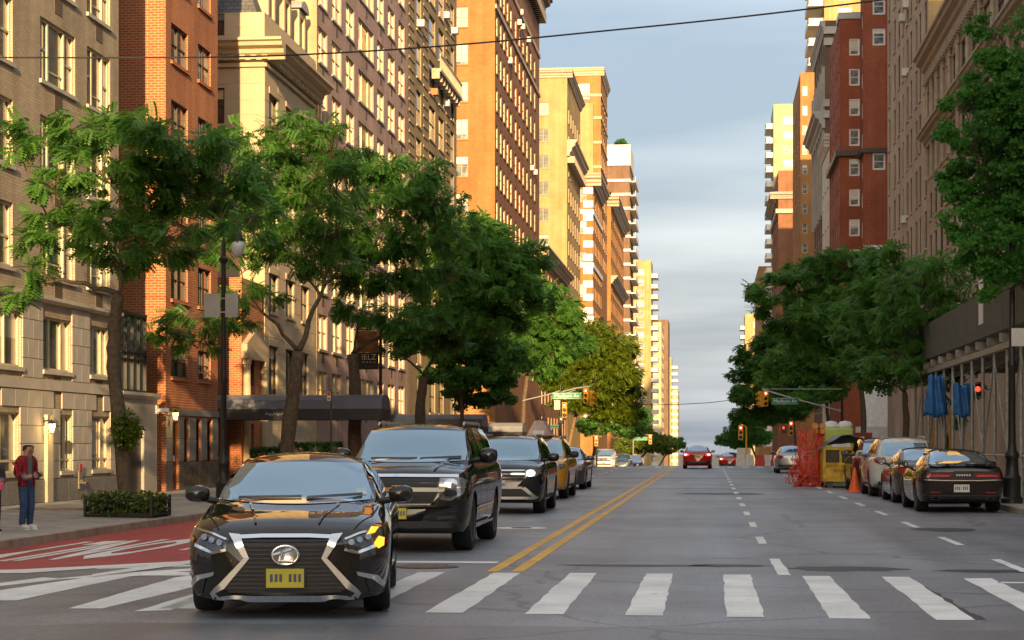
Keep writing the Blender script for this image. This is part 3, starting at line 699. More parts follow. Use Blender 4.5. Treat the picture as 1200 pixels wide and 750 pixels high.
r = thing('security_camera', 'white security camera bracketed on the corner of the limestone entrance', 'camera', (FAC_L+.02, Yb-.15, 2.55))
mb = MB(); mb.box(0,.05,-.1,.1,-.05,.22); mb.build('bracket', M_fr_white, r)
mb = MB(); mb.cbox(.05,.42,-.07,.07,.0,.13,.015); mb.build('body', M_fr_white, r)

# ---- L2 red brick house
b = Bld('red_brick_house', 'bright red-orange brick apartment house with small bronze windows above a granite base', -1, FAC_L, fac(194,FAC_L), fac(255,FAC_L), 22, 26, B_red)
b.openings('front', b.col((200.5,220),(232,247)), b.row(201, (-67,-21),(26,71),(116,162),(209,255),(302,350),(405,441)), kind='pair', frame=M_fr_dark, pane=M_pane, sill=B_red)
b.openings('front', b.col((215,221),(229,235),(242,248)), b.row(215, (491,543)), kind='hung', frame=M_fr_dark, pane=M_pane)
b.openings('front', b.col((201.5,209)), [(0.05, b.row(202, (494,570))[0][1])], none=True)
b.finish(); zt = b.row(194, (478,486))[0]; W_ = b.Y1-b.Y0
mb = MB(); w = b.col((201.5,209))[0]; mb.box(0, w[1]-w[0], .1, .16, 0, 2.9); d = b.put('door', mb.mesh('door', M_black), 'front', w[0], 0.06); put('door_handle', box_mesh('door_handle', (.5,.56,.06,.1,1.6,1.8), M_fr_white), d)
av = [(a-.01,c+.01,d-.01,e+.01) for a,c,d,e,st in b.fac_ops if d < 3.2]
b.blocks('front', 0, W_, -0.1, 0.95, M_granite_pol, 1.05, 1.4, .03, [q for q in av if q[2] < .9], 'granite_slab')
b.blocks('front', 0, W_, 0.97, zt[0]-.02, M_granite, .6, 1.1, .03, av)
b.band('string_course', zt[0], zt[1], .07, M_granite)
L2 = b
Y_ = fac(197, FAC_L); r = lantern(FAC_L+.04, Y_, hz(492, FAC_L, Y_), 'lit wall lamp by the black door of the red brick house')

# ---- low brick link with the stone portal, set back passage
Ya, Yb = 72.3, fac(309, FAC_L)
b = Bld('brick_link_house', 'narrow red brick link with a carved pale stone portal beside the canopy', -1, FAC_L, Ya, Yb, 18, 7.8, B_red)
b.openings('front', b.col((289,298)), b.row(290, (415,452)), kind='single', frame=M_fr_dark, pane=M_pane)
b.openings('front', b.col((289,298)), [(0.05, 2.3)], none=True)
b.finish(); W_ = b.Y1-b.Y0
mb = MB(); mb.box(0,1.0,.1,.15,0,2.9); b.put('door', mb.mesh('door', P('brown_door',(0.16,0.09,0.04),0.5)), 'front', b.col((289,298))[0][0], .05)
for u in (.25, W_-.55):
    mb = MB(); mb.box(-.06,.36,-.2,0,.7,.95); mb.lathe([(.15,0),(.14,.4),(.15,2.2),(.13,4.3)], 12, (.15,-.12,.95)); mb.box(-.06,.36,-.24,0,5.25,5.45)
    b.put('pilaster', mb.mesh('pilaster', M_lime_pale), 'front', u, 0)
mb = MB(); mb.box(0,W_,-.22,.0,5.46,6.0); mb.prism([(0,6.0),(W_,6.0),(W_/2,6.7)], -.2, .0); b.put('pediment', mb.mesh('pediment', M_lime_pale), 'front', 0, 0)
mb = MB(); mb.box(0,W_,-.03,.0,.7,7.6); mb2 = b.col((289,298))[0]

# ---- L3 pale stone mansion with mansard
b = Bld('stone_mansion', 'pale limestone mansion with a deep bracketed cornice and slate mansard dormers', -1, FAC_L, fac(310,FAC_L), fac(370,FAC_L), 24, 18.6, M_lime_pale)
cF = b.col((315.5,325),(335,344),(353,361)); b.openings('front', cF, b.row(316, (110,160),(215,270),(320,365),(405,462)), kind='hung', frame=M_fr_dark, pane=M_pane, lintel=M_lime_pale, sill=M_lime_pale)
b.openings('east', b.ecol((249,263)), b.erow(258, (-10,42),(103,145),(205,250)), kind='hung', frame=M_fr_dark, pane=M_pane, sill=M_lime_pale)
b.finish(); z0, z1 = b.row(310, (48,71))[0]; W_ = b.Y1-b.Y0
av = [(a-.08,c+.08,d-.12,e+.28) for a,c,d,e,st in b.fac_ops]; b.blocks('front', 0, W_, 0.2, z0-.3, M_lime_pale, .62, 1.5, .012, av)
av = [(a-.02,c+.02,d-.12,e+.02) for a,c,d,e,st in b.east_ops]; b.blocks('east', b.ux(xat(240,b.Y0)), 24, z0-7, z0-.3, M_lime_pale, .62, 1.5, .012, av)
b.blocks('east', b.ux(xat(240,b.Y0)), 24, z1+.1, 18.5, M_lime_pale, .45, 1.5, .012, av)
cornice(b, z0, z1, .85, M_lime_pale); b.band('frieze_moulding', z0-.25, z0-.1, .12, M_lime_pale, ('front','east'))
dentils(b, 'front', z0+.02, z0+.25, .3, M_lime_pale, .1, W_-.1, .45); dentils(b, 'east', z0+.02, z0+.25, .3, M_lime_pale, 10, 24, .45)
# mansard and dormers
M_slate = brick('slate', (0.16,0.16,0.17), (0.11,0.115,0.12), (0.05,0.05,0.05), 0.3, 0.16, 0.012)
M_zinc = P('zinc_roof', (0.34,0.36,0.37), 0.45, metal=.3)
mb = MB(); H_ = b.H; D = b.D
mb.add([(-.35,.35,H_-.05),(-.35,W_-.1,H_-.05),(-1.7,W_-.1,H_+3.4),(-1.7,1.6,H_+3.4),(-D,.35,H_-.05),(-D,1.6,H_+3.4)], [(0,1,2,3),(4,0,3,5)]); mans = mb.build('mansard_roof', M_slate, b.root)
for k in range(3):
    u = 1.9 + k*3.0; mb = MB(); mb.box(-1.6,-.28,u,u+.28,H_,H_+1.9); mb.box(-1.6,-.28,u+1.12,u+1.4,H_,H_+1.9); mb.box(-1.6,-.28,u,u+1.4,H_,H_+.3)
    mb.box(-1.6,-.30,u+.28,u+1.12,H_+1.6,H_+1.9); d = mb.build('dormer', M_lime_pale, mans)
    mb = MB(); n = 10
    for i in range(n):
        a0, a1 = math.pi*i/n, math.pi*(i+1)/n
        q = [(.85*math.cos(t), .42*math.sin(t)) for t in (a0, a1)]
        mb.add([(-.15,u+.7-q[0][0],H_+1.9+q[0][1]),(-.15,u+.7-q[1][0],H_+1.9+q[1][1]),(-1.9,u+.7-q[1][0],H_+1.9+q[1][1]),(-1.9,u+.7-q[0][0],H_+1.9+q[0][1]),(-.15,u+.7,H_+1.9)], [(3,2,1,0),(0,1,4)])
    mb.build('dormer_roof', M_zinc, mans)
    mb = MB(); mb.box(-.6,-.55,u+.28,u+1.12,H_+.3,H_+1.6); mb.build('dormer_pane', M_pane_gold, mans)
L3 = b
# ---- L4 mauve brick apartment tower
b = Bld('mauve_apartment_tower', 'mauve brick apartment tower with windows coloured with golden reflections and a cream brick flank', -1, FAC_L, fac(371,FAC_L)+.05, fac(477,FAC_L), 26, 46, B_mauve)
rows = b.row(389, *pitch(46-65*3, 40, 65.2, 10)); stn = dict(frame=M_fr_cream, pane=M_pane_gold, vent=M_vent, ventw=.55, sill=M_fr_grey)
b.openings('front', b.col((373,383.5),(389,400),(405.5,415),(442,449.8),(454.5,462.5),(467,474)), rows, kind='pair', **stn)
b.openings('front', b.col((420,437.8)), rows, kind='tripleplain', **stn); b.finish([B_mauve, B_cream])
L4 = b
# ---- L5 olive tan tower with quoined corners
b = Bld('olive_tan_tower', 'olive tan brick tower with dark narrow windows and a bracketed stone balcony', -1, FAC_L, fac(477,FAC_L)+.05, fac(535,FAC_L), 26, 47, B_olive)
rows = b.row(489, *pitch(49-56*3, 41, 56, 11)); b.openings('front', b.col((488,493.5),(503,510),(514,520),(528,532)), rows, kind='hung', frame=M_fr_dark, pane=M_pane, sill=M_pinkstone); b.finish()
# relief courses flanking the windows
zz = rows[0][0]
for ca, cb_ in (b.col((479,485))[0], b.col((496,501))[0], b.col((522.5,526.5))[0]):
    me = box_mesh('relief_course', (0, cb_-ca, -.05, 0, 0, .16), B_olive); z = 8.0
    while z < 40: b.put('relief_course', me, 'front', ca, z-b.zb); z += .62
za, zb_ = b.row(506, (60,92))[0]; ca = b.col((506,532))[0]; w = ca[1]-ca[0]
mb = MB(); mb.box(0,w,-.6,0,.45,.65)
for k in range(9): mb.box(k*w/8.5, k*w/8.5+.25, -.5, 0, 0, .45)
bal = b.put('balcony', mb.mesh('balcony', M_pinkstone), 'front', ca[0], za-b.zb)
mb = MB(); mb.box(0,w,-.6,-.5,1.45,1.55)
for k in range(22): mb.box(k*w/21.5, k*w/21.5+.08, -.58, -.52, .65, 1.45)
mb.build('balustrade', M_pinkstone, bal)
L5 = b
for px, py, lab in ((521,22,'white window air conditioner high above the stone balcony of the olive tower'),(531,40,'white window air conditioner just above the far end of the stone balcony'),(491,32,'white window air conditioner beside the mauve tower on the olive tower'),(521,125,'white window air conditioner below the stone balcony of the olive tower'),(507,112,'rusty orange window air conditioner under the stone balcony')):
    Y_ = fac(px, FAC_L); ac_unit(b, 'front', b.uy(Y_)-.3, hz(py, FAC_L, Y_), lab, 'air conditioners on the olive tan tower', P('rusty_air_conditioner',(0.42,0.16,0.05),0.6) if px == 507 else None)
# ---- L6 orange brown brick block across the avenue
b = Bld('orange_brick_block', 'tall orange brick block with street front tinted brown as shade and dark bracketed cornice across the avenue', -1, FAC_L, fac(580,FAC_L), fac(632,FAC_L), 26, 47.2, B_brown)
b.openings('east', b.ecol((533,548.5)), b.erow(540, *pitch(8-44*1, 24, 43.8, 10)), kind='pair', frame=M_fr_grey, pane=M_pane_day, sill=B_orange)
b.openings('east', b.ecol((505,520)), b.erow(540, *pitch(8-44*1, 24, 43.8, 10)), kind='pair', frame=M_fr_grey, pane=M_pane_day)
xs = [(581.5,583.5),(586,588),(590,592),(594,596),(598,600),(603.5,605.5),(608,609.8),(612.5,614.2),(617,618.6),(621.5,623),(626,627.4)]
b.openings('front', b.col(*xs), b.row(581.5, *pitch(15-44*1, 27, 43.8, 10)), kind='hung', frame=M_fr_cream, pane=M_pane_gold, sill=B_brown); b.finish([B_brown, B_orange])  # one brick: shade put into the front's brown, sun into the flank's orange
W_ = b.Y1-b.Y0; cornice(b, 45.6, 47.2, 1.4, M_fr_dark); dentils(b, 'front', 44.7, 45.6, .8, M_fr_dark, .3, W_-.3, .9)
zq = hz(50, FAC_L, fac(600, FAC_L)); b.band('string_course', zq, zq+.35, .14, M_pinkstone); b.band('string_course', 41.2, 41.6, .14, M_pinkstone)
L6 = b
for px, py in ((609,18),(607,30),(611,35),(618,50),(622,200),(626,205),(596,75)):
    Y_ = fac(px, FAC_L); ac_unit(b, 'front', b.uy(Y_)-.4, hz(py, FAC_L, Y_), 'pale window air conditioner jutting from the shade-brown street front', 'air conditioners on the orange brick block', None, .8, .5)
# ---- further left
def simple(name, label, side, X, Y0, Y1, D, H, mats, fcols, frows, ecols, erows, fst, est, zb=None):
    b = Bld(name, label, side, X, Y0, Y1, D, H, mats[0], zb)
    if fcols: b.openings('front', fcols, frows, **fst)
    if ecols: b.openings('east', ecols, erows, **est)
    return b.finish(list(mats))
def even(a, b_, n, w): s_ = (b_-a)/n; return [(a+s_*(i+.5)-w/2, a+s_*(i+.5)+w/2) for i in range(n)]
def floors(z0, z1, n, h): s_ = (z1-z0)/n; return [(z0+s_*i+(s_-h)/2, z0+s_*i+(s_+h)/2) for i in range(n)]
G = dict(kind='pair', frame=M_fr_cream, pane=M_pane_gold, sill=M_pinkstone); N = dict(kind='hung', frame=M_fr_white, pane=M_pane_day, sill=M_pinkstone)
Y6 = L6.Y1
b = simple('low_corniced_house', 'low house with a projecting cornice squeezed behind the orange brick block', -1, FAC_L, Y6+.1, 240.5, 22, 22, [B_brown], even(1,38,9,1.3), floors(2,21,6,1.9), None, None, G, G); cornice(b, 20.9, 22, 1.0, M_pinkstone)
b = Bld('yellow_brick_block', 'sunlit yellow brick block with a bracketed cornice and green-shaded windows', -1, FAC_L, 241, 266, 20, 47.5, B_yellow)
b.openings('east', b.ecol((630,643)), b.erow(640, *pitch(120,15,31,8)), kind='pair', frame=M_fr_grey, pane=M_pane_cool, sill=B_yellow)
b.openings('front', even(1,24.5,6,1.3), floors(8,44,11,1.9), **G); b.finish(); cornice(b, 37, 39, 1.2, M_pinkstone, ('front',)); dentils(b, 'front', 36.2, 37, .9, M_pinkstone, .5, 24, 1.0); cornice(b, 46.6, 47.6, .7, M_pinkstone)
mb = MB(); mb.box(-14,-6,2,14,b.H,b.H+2.2); mb.box(-14.2,-5.8,1.8,14.2,b.H+2.2,b.H+2.5); mb.build('roof_parapet', B_yellow, b.root)
b = Bld('white_trimmed_orange_block', 'orange brick block banded and quoined in white stone below the stepped tower', -1, FAC_L, 294, 319.5, 24, 42, B_orange)
b.openings('east', b.ecol((671,675),(680,687)), b.erow(690, *pitch(222,14,37,6)), **N); b.openings('front', even(1,25,6,1.4), floors(2,40,11,2.0), **G); b.finish()
for z in (12,20,28,36): b.band('string_course', z, z+.7, .15, M_fr_white, ('front','east'))
cornice(b, 40.2, 42, 1.3, M_pinkstone)
for z in range(3, 40, 2): b.put('quoin', box_mesh('quoin', (22.6,24.05,-.08,0,0,1.0), M_fr_white), 'east', 0, z-b.zb)
b = Bld('stepped_orange_tower', 'tall stepped orange brick tower with white bays and pale parapet', -1, xat(704,320), 320, 340, 24, 62.8, B_orange)
b.openings('east', b.ecol((662,672.5),(678,691)), b.erow(690, *pitch(98,18,27.5,5)), kind='tripleplain', frame=M_fr_white, pane=M_pane_day, t=.12)
b.openings('front', even(1,19,4,1.6), floors(30,60,9,2.0), **G); b.finish()
for z in (46.5,50.5,54.5,58.2): b.band('string_course', z, z+.45, .15, M_pinkstone, ('front','east'))
cornice(b, 61.6, 62.9, .6, M_lime_pale)
mb = MB(); mb.box(-9,-1.2,-1.0,0.0,38-b.zb,57-b.zb); mb.build('bay', B_yellow, b.root)
b = simple('ochre_corner_block', 'ochre brick corner block with dark cornices and a planted roof', -1, FAC_L, 348, 400, 22, 45.5, [B_orange], even(1,51,10,1.5), floors(2,44,13,2.0), even(10,21.5,3,1.6), floors(2,44,13,2.0), G, N); cornice(b, 43.6, 45.5, 1.5, M_pinkstone); cornice(b, 30, 31.4, 1.2, M_pinkstone, ('front',))
def bush(o_parent, x, y, z, r, mat, n=140, name='roof_shrub'):
    mb = MB()
    for i in range(n):
        a, e, q = random.uniform(0,6.28), random.uniform(-.2,1.4), r*random.uniform(.5,1.0); c = Vector((x+q*math.cos(a)*math.cos(e), y+q*math.sin(a)*math.cos(e), z+q*math.sin(e)))
        d1 = Vector((random.uniform(-1,1),random.uniform(-1,1),random.uniform(-1,1))).normalized()*r*.25; d2 = d1.orthogonal().normalized()*r*.2
        mb.quad(c-d1, c-d2, c+d1, c+d2)
    return mb.build(name, mat, o_parent)
M_hedge = leaf_mat('hedge_leaf', (0.02,0.07,0.012), (0.05,0.16,0.02), .2)
bush(b.root, -1.6, 1.5, b.H, 1.6, M_hedge, 220)
b = Bld('dark_banded_tower', 'tall tower of dark brick banded with white balconies and a white top', -1, FAC_L, 430, 450, 26, 67, B_dark)
b.openings('front', even(.5,19.5,4,1.8), floors(10,62,17,1.9), **N); b.finish()
M_whiteconc = P('white_concrete', (0.72,0.68,0.58), .7)
for k in range(17):
    z = 10+52*k/17; b.band('balcony_slab', z, z+.55, .25, M_whiteconc, ('east',))
    mb = MB(); mb.box(0,1.3,1,19,0,.25); mb.box(1.2,1.3,1,19,.25,1.2); mb.build('balcony', M_whiteconc, b.root, (0,0,z-b.zb))
    b.put('window', *[win_mesh(4.2, 1.5, 'tripleplain', M_fr_white, M_pane_day)[0]], 'east', 2.0, z+1.1-b.zb); mb = None
    w_ = b.put('pane', win_mesh(4.2, 1.5, 'tripleplain', M_fr_white, M_pane_day)[1], 'east', 2.0, z+1.1-b.zb); w_.location.y -= .14
b.band('crown', 62.5, 67, .2, M_whiteconc, ('front','east'))
mb = MB(); mb.box(-15,-9,4,10,b.H,b.H+2); mb.build('bulkhead', M_whiteconc, b.root); bush(b.root, -2, 2, b.H, 1.6, M_hedge, 200)
def balc_tower(name, label, side, X, Y0, D, H, mat, nb, bx, n_e, L=18, w=2.0, zlo=5):
    b = Bld(name, label, side, X, Y0, Y0+L, D, H, mat); ec = even(0.6, min(D, 16)-.6, n_e, w) if side > 0 else even(max(0, D-16)+.6, D-.6, n_e, w)
    b.openings('east', ec, floors(zlo, H-2, nb, 1.8), **N); b.openings('front', even(1, L-1, 4, 1.8), floors(zlo, H-2, nb, 1.8), **G); b.finish()
    for k in range(nb):
        z = zlo + (H-2-zlo)*k/nb - b.zb; mb = MB(); s_ = 1 if side < 0 else -1
        xa, xb = sorted((0, s_*bx)); xo = s_*bx
        mb.box(xa, xb, 1.0, L*.6, z, z+.22); mb.box(min(xo,xo-s_*.12), max(xo,xo-s_*.12), 1.0, L*.6, z+.22, z+1.15); mb.box(xa, xb, 1.0, 1.12, z+.22, z+1.15)
        mb.build('balcony', M_whiteconc, b.root)
    return b
balc_tower('golden_balcony_tower', 'far golden brick tower with white balconies stacked up its street edge', -1, xat(763,578), 578, 20, 55.5, B_yellow, 20, 2.0, 3, zlo=-8)
balc_tower('pale_far_tower', 'pale far tower near the end of the street with stacked balconies', -1, xat(787,900), 900, 22, 41, B_yellow, 18, 3.0, 3, zlo=-16)
simple('cream_far_block', 'cream brick block beyond the golden balcony tower', -1, xat(775,720), 720, 760, 24, 46, [B_cream], even(1,38,8,1.8), floors(-8,44,14,2.0), even(8,23,5,1.8), floors(-8,44,14,2.0), G, N)
simple('small_far_block', 'small pale block at the far end of the avenue', -1, xat(794,1040), 1040, 1100, 24, 30, [B_cream], None, None, even(2,22,5,2), floors(-14,28,9,2.2), G, N, zb=-22)
simple('grey_far_slab', 'grey slab block rising behind the cream far block', -1, xat(783,800), 800, 830, 18, 52, [B_dark], None, None, even(2,17,4,2), floors(0,50,12,2.2), G, N)

# ================ right side
b = Bld('shed_corner_house', 'brick corner house behind the sidewalk shed', 1, FAC_R, 26, 59.9, 30, 40, B_pink); b.openings('front', even(1,33,8,1.6), floors(8,30,7,2.0), **N); b.finish()
b = Bld('gothic_tan_house', 'tan brick house with gothic arched top windows and a long projecting cornice', 1, FAC_R, 60, fac(1088,FAC_R), 24, hz(70,FAC_R,fac(1088,FAC_R)), B_pink)
cp = [(1089.5,1092),(1095,1098),(1101,1105),(1108,1112),(1116,1121),(1126,1132),(1138,1145),(1152,1160),(1168,1177),(1187,1197),(1210,1222)]
ops = b.col(*cp); Yq = fac(1090, FAC_R)
rws = [(hz(b_,FAC_R,Yq), hz(a_,FAC_R,Yq)) for a_, b_ in ((108,143),(177,207),(227,258),(276,306),(326,352),(372,398),(420,450))]
for cI in ops:
    b.openings('front', [cI], rws[:1], kind='hung', frame=M_fr_dark, pane=M_pane); b.openings('front', [cI], rws[1:], kind='hung', frame=M_fr_dark, pane=M_pane, sill=M_pinkstone)
b.finish()
zt = b.H + b.zb; cornice(b, zt-1.1, zt+.05, .9, M_pinkstone, ('front','east')); dentils(b, 'front', zt-1.6, zt-1.1, .35, M_pinkstone, .2, b.Y1-b.Y0-.2, .7)
cornice(b, rws[1][1]+.25, rws[1][1]+1.0, .7, M_pinkstone, ('front',), name='ledge'); b.band('string_course', rws[5][0]-.5, rws[5][0]-.2, .12, M_pinkstone)
for a, c in ops:        # pointed arches with hood mouldings over the top-storey windows, slender colonnettes between
    w = c-a; mb = MB(); n = 8
    pts = [(-.15, 0)] + [(w/2-(w/2+.15)*math.cos(math.pi/2*i/n), (w*.55+.5)*math.sin(math.pi/2*i/n)) for i in range(n+1)]
    pts += [(w-p, q) for p, q in pts[::-1]]
    mb.tube([(p, -.08, q) for p, q in pts], .11, 6); h_ = b.put('arch_hood', mb.mesh('arch_hood', M_pinkstone), 'front', min(a,c), rws[0][1]-b.zb+.05)
    mb = MB(); mb.tube([(-.45,-.1,-5.0),(-.45,-.1,1.2)], .12, 8); put('colonnette', mb.mesh('colonnette', M_pinkstone), h_)
R1 = b
b = Bld('pinkish_tan_tower', 'tall pinkish tan brick tower with paired narrow windows and a yellow brick flank', 1, FAC_R, fac(1088,FAC_R)+.1, fac(1040,FAC_R), 26, 56, B_pink)
cp = [(1041.5,1043.2),(1047.5,1049.5),(1052.5,1054.8),(1057.5,1059),(1062.5,1064.6),(1066.6,1068.8),(1072.8,1075),(1077,1079.2),(1083.5,1086)]
b.openings('front', b.col(*cp), b.row(1085, *pitch(63-61.5*3, 44, 61.5, 9)), kind='hung', frame=M_fr_dark, pane=M_pane, sill=M_pinkstone); b.finish([B_pink, B_yellow])
for px, py in ((1060,26),(1063,90),(1064,10),(1062,262)):
    Y_ = fac(px, FAC_R); ac_unit(b, 'front', b.uy(Y_)-.35, hz(py, FAC_R, Y_), 'white window air conditioner on the pinkish tan tower', 'air conditioners on the pinkish tan tower', None, .75, .5)
R2 = b
b = Bld('red_brick_tower', 'tall ruddy red brick tower with white framed windows across the avenue', 1, FAC_R, 162.6, 166, 24, 52, B_ruddy)
b.openings('east', b.ecol((1022.5,1037.5)), b.erow(1030, (-40,-20),(-3,17),(33,53),(179,199)), kind='hung', frame=M_fr_white, pane=M_pane_day, t=.14)
b.openings('front', [(1.0,2.4)], b.erow(1010, *pitch(10,20,35.3,8)), kind='hung', frame=M_fr_white, pane=M_pane_day, t=.12); b.finish()
b.band('string_course', hz(180,12.5,163), hz(175,12.5,163), .25, M_fr_dark, ('east','front'))
mb = MB(); mb.box(0.0,8,-.05,0,0,hz(288,12.5,163)-b.zb); mb.build('white_base', M_fr_white, b.root)
X_ = xat(984,166)
b = Bld('red_brick_bay_house', 'lower ruddy brick house stepping forward with white framed windows and stone string course', 1, X_, 166.1, 180, 20, hz(22,X_,166), B_ruddy)
b.openings('east', b.ecol((995,1007.5)), b.erow(1000, *pitch(45,20,35.3,8)), kind='hung', frame=M_fr_white, pane=M_pane_day, t=.14)
b.openings('front', [(1.2,2.6),(5,6.4),(9,10.4),(11.8,13.2)], b.erow(985, *pitch(45,20,35.3,8)), kind='hung', frame=M_fr_white, pane=M_pane_day, t=.12); b.finish()
zq = hz(183,X_,166); b.band('string_course', zq, zq+.45, .35, M_fr_dark, ('east','front')); zt = b.H+b.zb; mb = MB(); mb.box(-.1,2.6,-.1,3,b.H,b.H+.55); mb.build('parapet_cap', M_zinc, b.root)
b = simple('white_narrow_house', 'narrow white stone fronted house beside the red brick bay', 1, X_, 180.1, 191.5, 18, 29.5, [M_whiteconc], even(.5,11,3,1.2), floors(3,28,7,2.2), None, None, N, N); cornice(b, 28.5, 29.5, .5, M_whiteconc)
X_ = xat(967,192)
b = Bld('quoined_brown_tower', 'dark brown brick tower with pale stone quoins and carved corner blocks', 1, X_, 192, 212, 20, hz(24,X_,192), B_dark)
b.openings('front', even(.8,19.2,5,1.2), floors(4,42,11,2.0), **N); b.finish()
for k, py in enumerate((40,125,165,205)):
    z = hz(py,X_,192)-b.zb; b.put('carved_quoin', box_mesh('carved_quoin', (0,1.4,-.25,0,0,.7), M_lime), 'east', -.15, z); b.put('carved_quoin', box_mesh('carved_quoin', (0,.9,-.25,0,0,.7), M_lime), 'east', -.15, z-1.1)
cornice(b, b.row(967,(130,150))[0][0], b.row(967,(130,150))[0][1], 1.2, M_lime, ('front',)); cornice(b, b.H+b.zb-1.2, b.H+b.zb, .5, M_lime, ('front',))
for k in range(6): b.put('stone_pier', box_mesh('stone_pier', (0,.5,-.3,0,26,40), M_lime), 'front', .2+k*3.8, 0)
X_ = xat(938,240); b = Bld('russet_brick_house', 'russet brick house with plain flank and few windows', 1, X_, 240, 262, 18, hz(85,X_,240), B_orange)
b.openings('east', b.ecol((940.5,946)), b.erow(943, *pitch(101,11,23,9)), kind='hung', frame=M_fr_white, pane=M_pane_day); b.openings('front', even(1,21,5,1.4), floors(4,44,13,1.9), **N); b.finish()
balc_tower('tall_yellow_balcony_tower', 'tall yellow tower with projecting balconies behind the quoined brown tower', 1, xat(966,300), 300, 22, 82, B_yellow, 26, 2.4, 3, zlo=2)
X_ = xat(912,310); b = simple('maroon_brick_house', 'maroon brick house with two pale stone bands and a dark cornice', 1, X_, 310, 340, 16, hz(200,X_,310), [B_brown], even(1,29,7,1.4), floors(2,43,12,2.0), even(1,15,3,1.4), floors(2,34,10,2.0), G, G)
b.band('string_course', hz(250,X_,310), hz(245,X_,310), .4, M_lime, ('east','front')); cornice(b, hz(233,X_,310), hz(226,X_,310), 1.3, M_lime)
balc_tower('sunlit_balcony_tower', 'brilliantly sunlit cream tower with rounded balconies stacked along its edge', 1, xat(906.5,420), 420, 20, hz(122,13,420), B_cream, 24, 1.6, 3, zlo=-2)
X_ = xat(889,480); simple('far_ruddy_block', 'far ruddy block showing between the trees and the sunlit tower', 1, X_, 480, 520, 12, hz(312,X_,480), [B_orange], None, None, even(.5,11.5,3,2), floors(0,44,12,2.0), G, N)
balc_tower('far_pale_balcony_block', 'far pale block with balconies above the distant trees', 1, xat(873,640), 640, 14, hz(368,11,640), B_yellow, 16, 1.6, 2, zlo=-6)
# unseen blocks behind the viewpoint: right two shaped for shade, left lowered for skylight
b = Bld('near_shade_block', 'unseen brick block behind the viewpoint, sized to shade the near street', 1, 13, -95, -32, 60, 42, B_pink); b.openings('front', even(2,61,10,1.8), floors(4,40,11,2.0), **N); b.finish()
b = Bld('long_shade_block', 'unseen long brick block further back, sized to shade the left side of the street', 1, 13, -300, -95.1, 60, 54, B_orange); b.openings('front', even(2,200,16,1.8), floors(4,40,10,2.0), **N); b.finish()
b = Bld('left_block_behind', 'tan brick corner block behind the viewpoint on the left', -1, -18, -75, -32, 50, 22, B_tan); b.openings('front', even(2,41,8,1.8), floors(4,20,5,2.0), **N); b.finish()
# ================================================================ VEHICLES
M_tyre = P('tyre_rubber', (0.018,0.018,0.02), 0.75, bump=.1)
M_rim = P('alloy_rim', (0.42,0.42,0.43), 0.28, metal=.9, var=.05)
M_rim_dark = P('dark_rim', (0.05,0.05,0.055), 0.3, metal=.8, var=.05)
M_chrome = P('chrome', (0.72,0.72,0.72), 0.12, metal=1.0, var=0.02)
M_satin = P('satin_silver', (0.55,0.54,0.52), 0.3, metal=.8, var=.05)
M_trim = P('black_plastic_trim', (0.02,0.02,0.022), 0.5, var=.1)
M_well = P('wheel_well', (0.006,0.006,0.006), 0.9, var=0)
M_lens = P('headlamp_lens', (0.30,0.31,0.32), 0.08, metal=.55, var=.35, vscale=18, coat=1.0)
M_lens_dark = P('headlamp_housing', (0.05,0.05,0.055), 0.1, metal=.3, var=.4, vscale=25, coat=1.0)
M_tail = P('tail_lamp', (0.30,0.012,0.015), 0.12, var=.25, vscale=20, coat=1.0)
M_tail_on = P('tail_lamp_lit', (0.6,0.02,0.02), 0.2, emit=(1.0,0.03,0.025), estr=.45)
M_brake_hot = P('brake_lamp_core', (0.9,0.3,0.25), 0.2, emit=(1.0,0.30,0.22), estr=1.2)
M_amber_on = P('turn_signal_lit', (0.9,0.4,0.05), 0.2, emit=(1.0,0.36,0.02), estr=.45)
M_led_on = P('headlamp_lit', (0.9,0.9,1), 0.2, emit=(0.75,0.8,1.0), estr=2.0)
M_amber = P('amber_reflector', (0.6,0.22,0.02), 0.2)
M_plate_y = P('plate_yellow', (0.62,0.52,0.05), 0.5, var=.1)
M_plate_w = P('plate_white', (0.68,0.69,0.66), 0.5, var=.1)
M_plate_t = P('plate_characters', (0.10,0.10,0.13), 0.6, var=0)
def glass_mat(name, col=(0.014,0.026,0.032), refl=2.6):
    m, nt, b, new, lk = nodes(name); b.inputs['Base Color'].default_value = (*col, 1); b.inputs['Roughness'].default_value = 0.04; b.inputs['IOR'].default_value = refl; b.inputs['Specular IOR Level'].default_value = 0.5
    b.inputs['Coat Weight'].default_value = 1.0; b.inputs['Coat Roughness'].default_value = 0.01; b.inputs['Coat IOR'].default_value = 1.6
    MATS[name] = m; return m
M_cglass = glass_mat('car_glass', (0.21,0.345,0.43), 2.0); M_cglass.node_tree.nodes['Principled BSDF'].inputs['Metallic'].default_value = 0.7
M_cglass_s = glass_mat('car_side_glass', (0.008,0.009,0.01), 1.8)
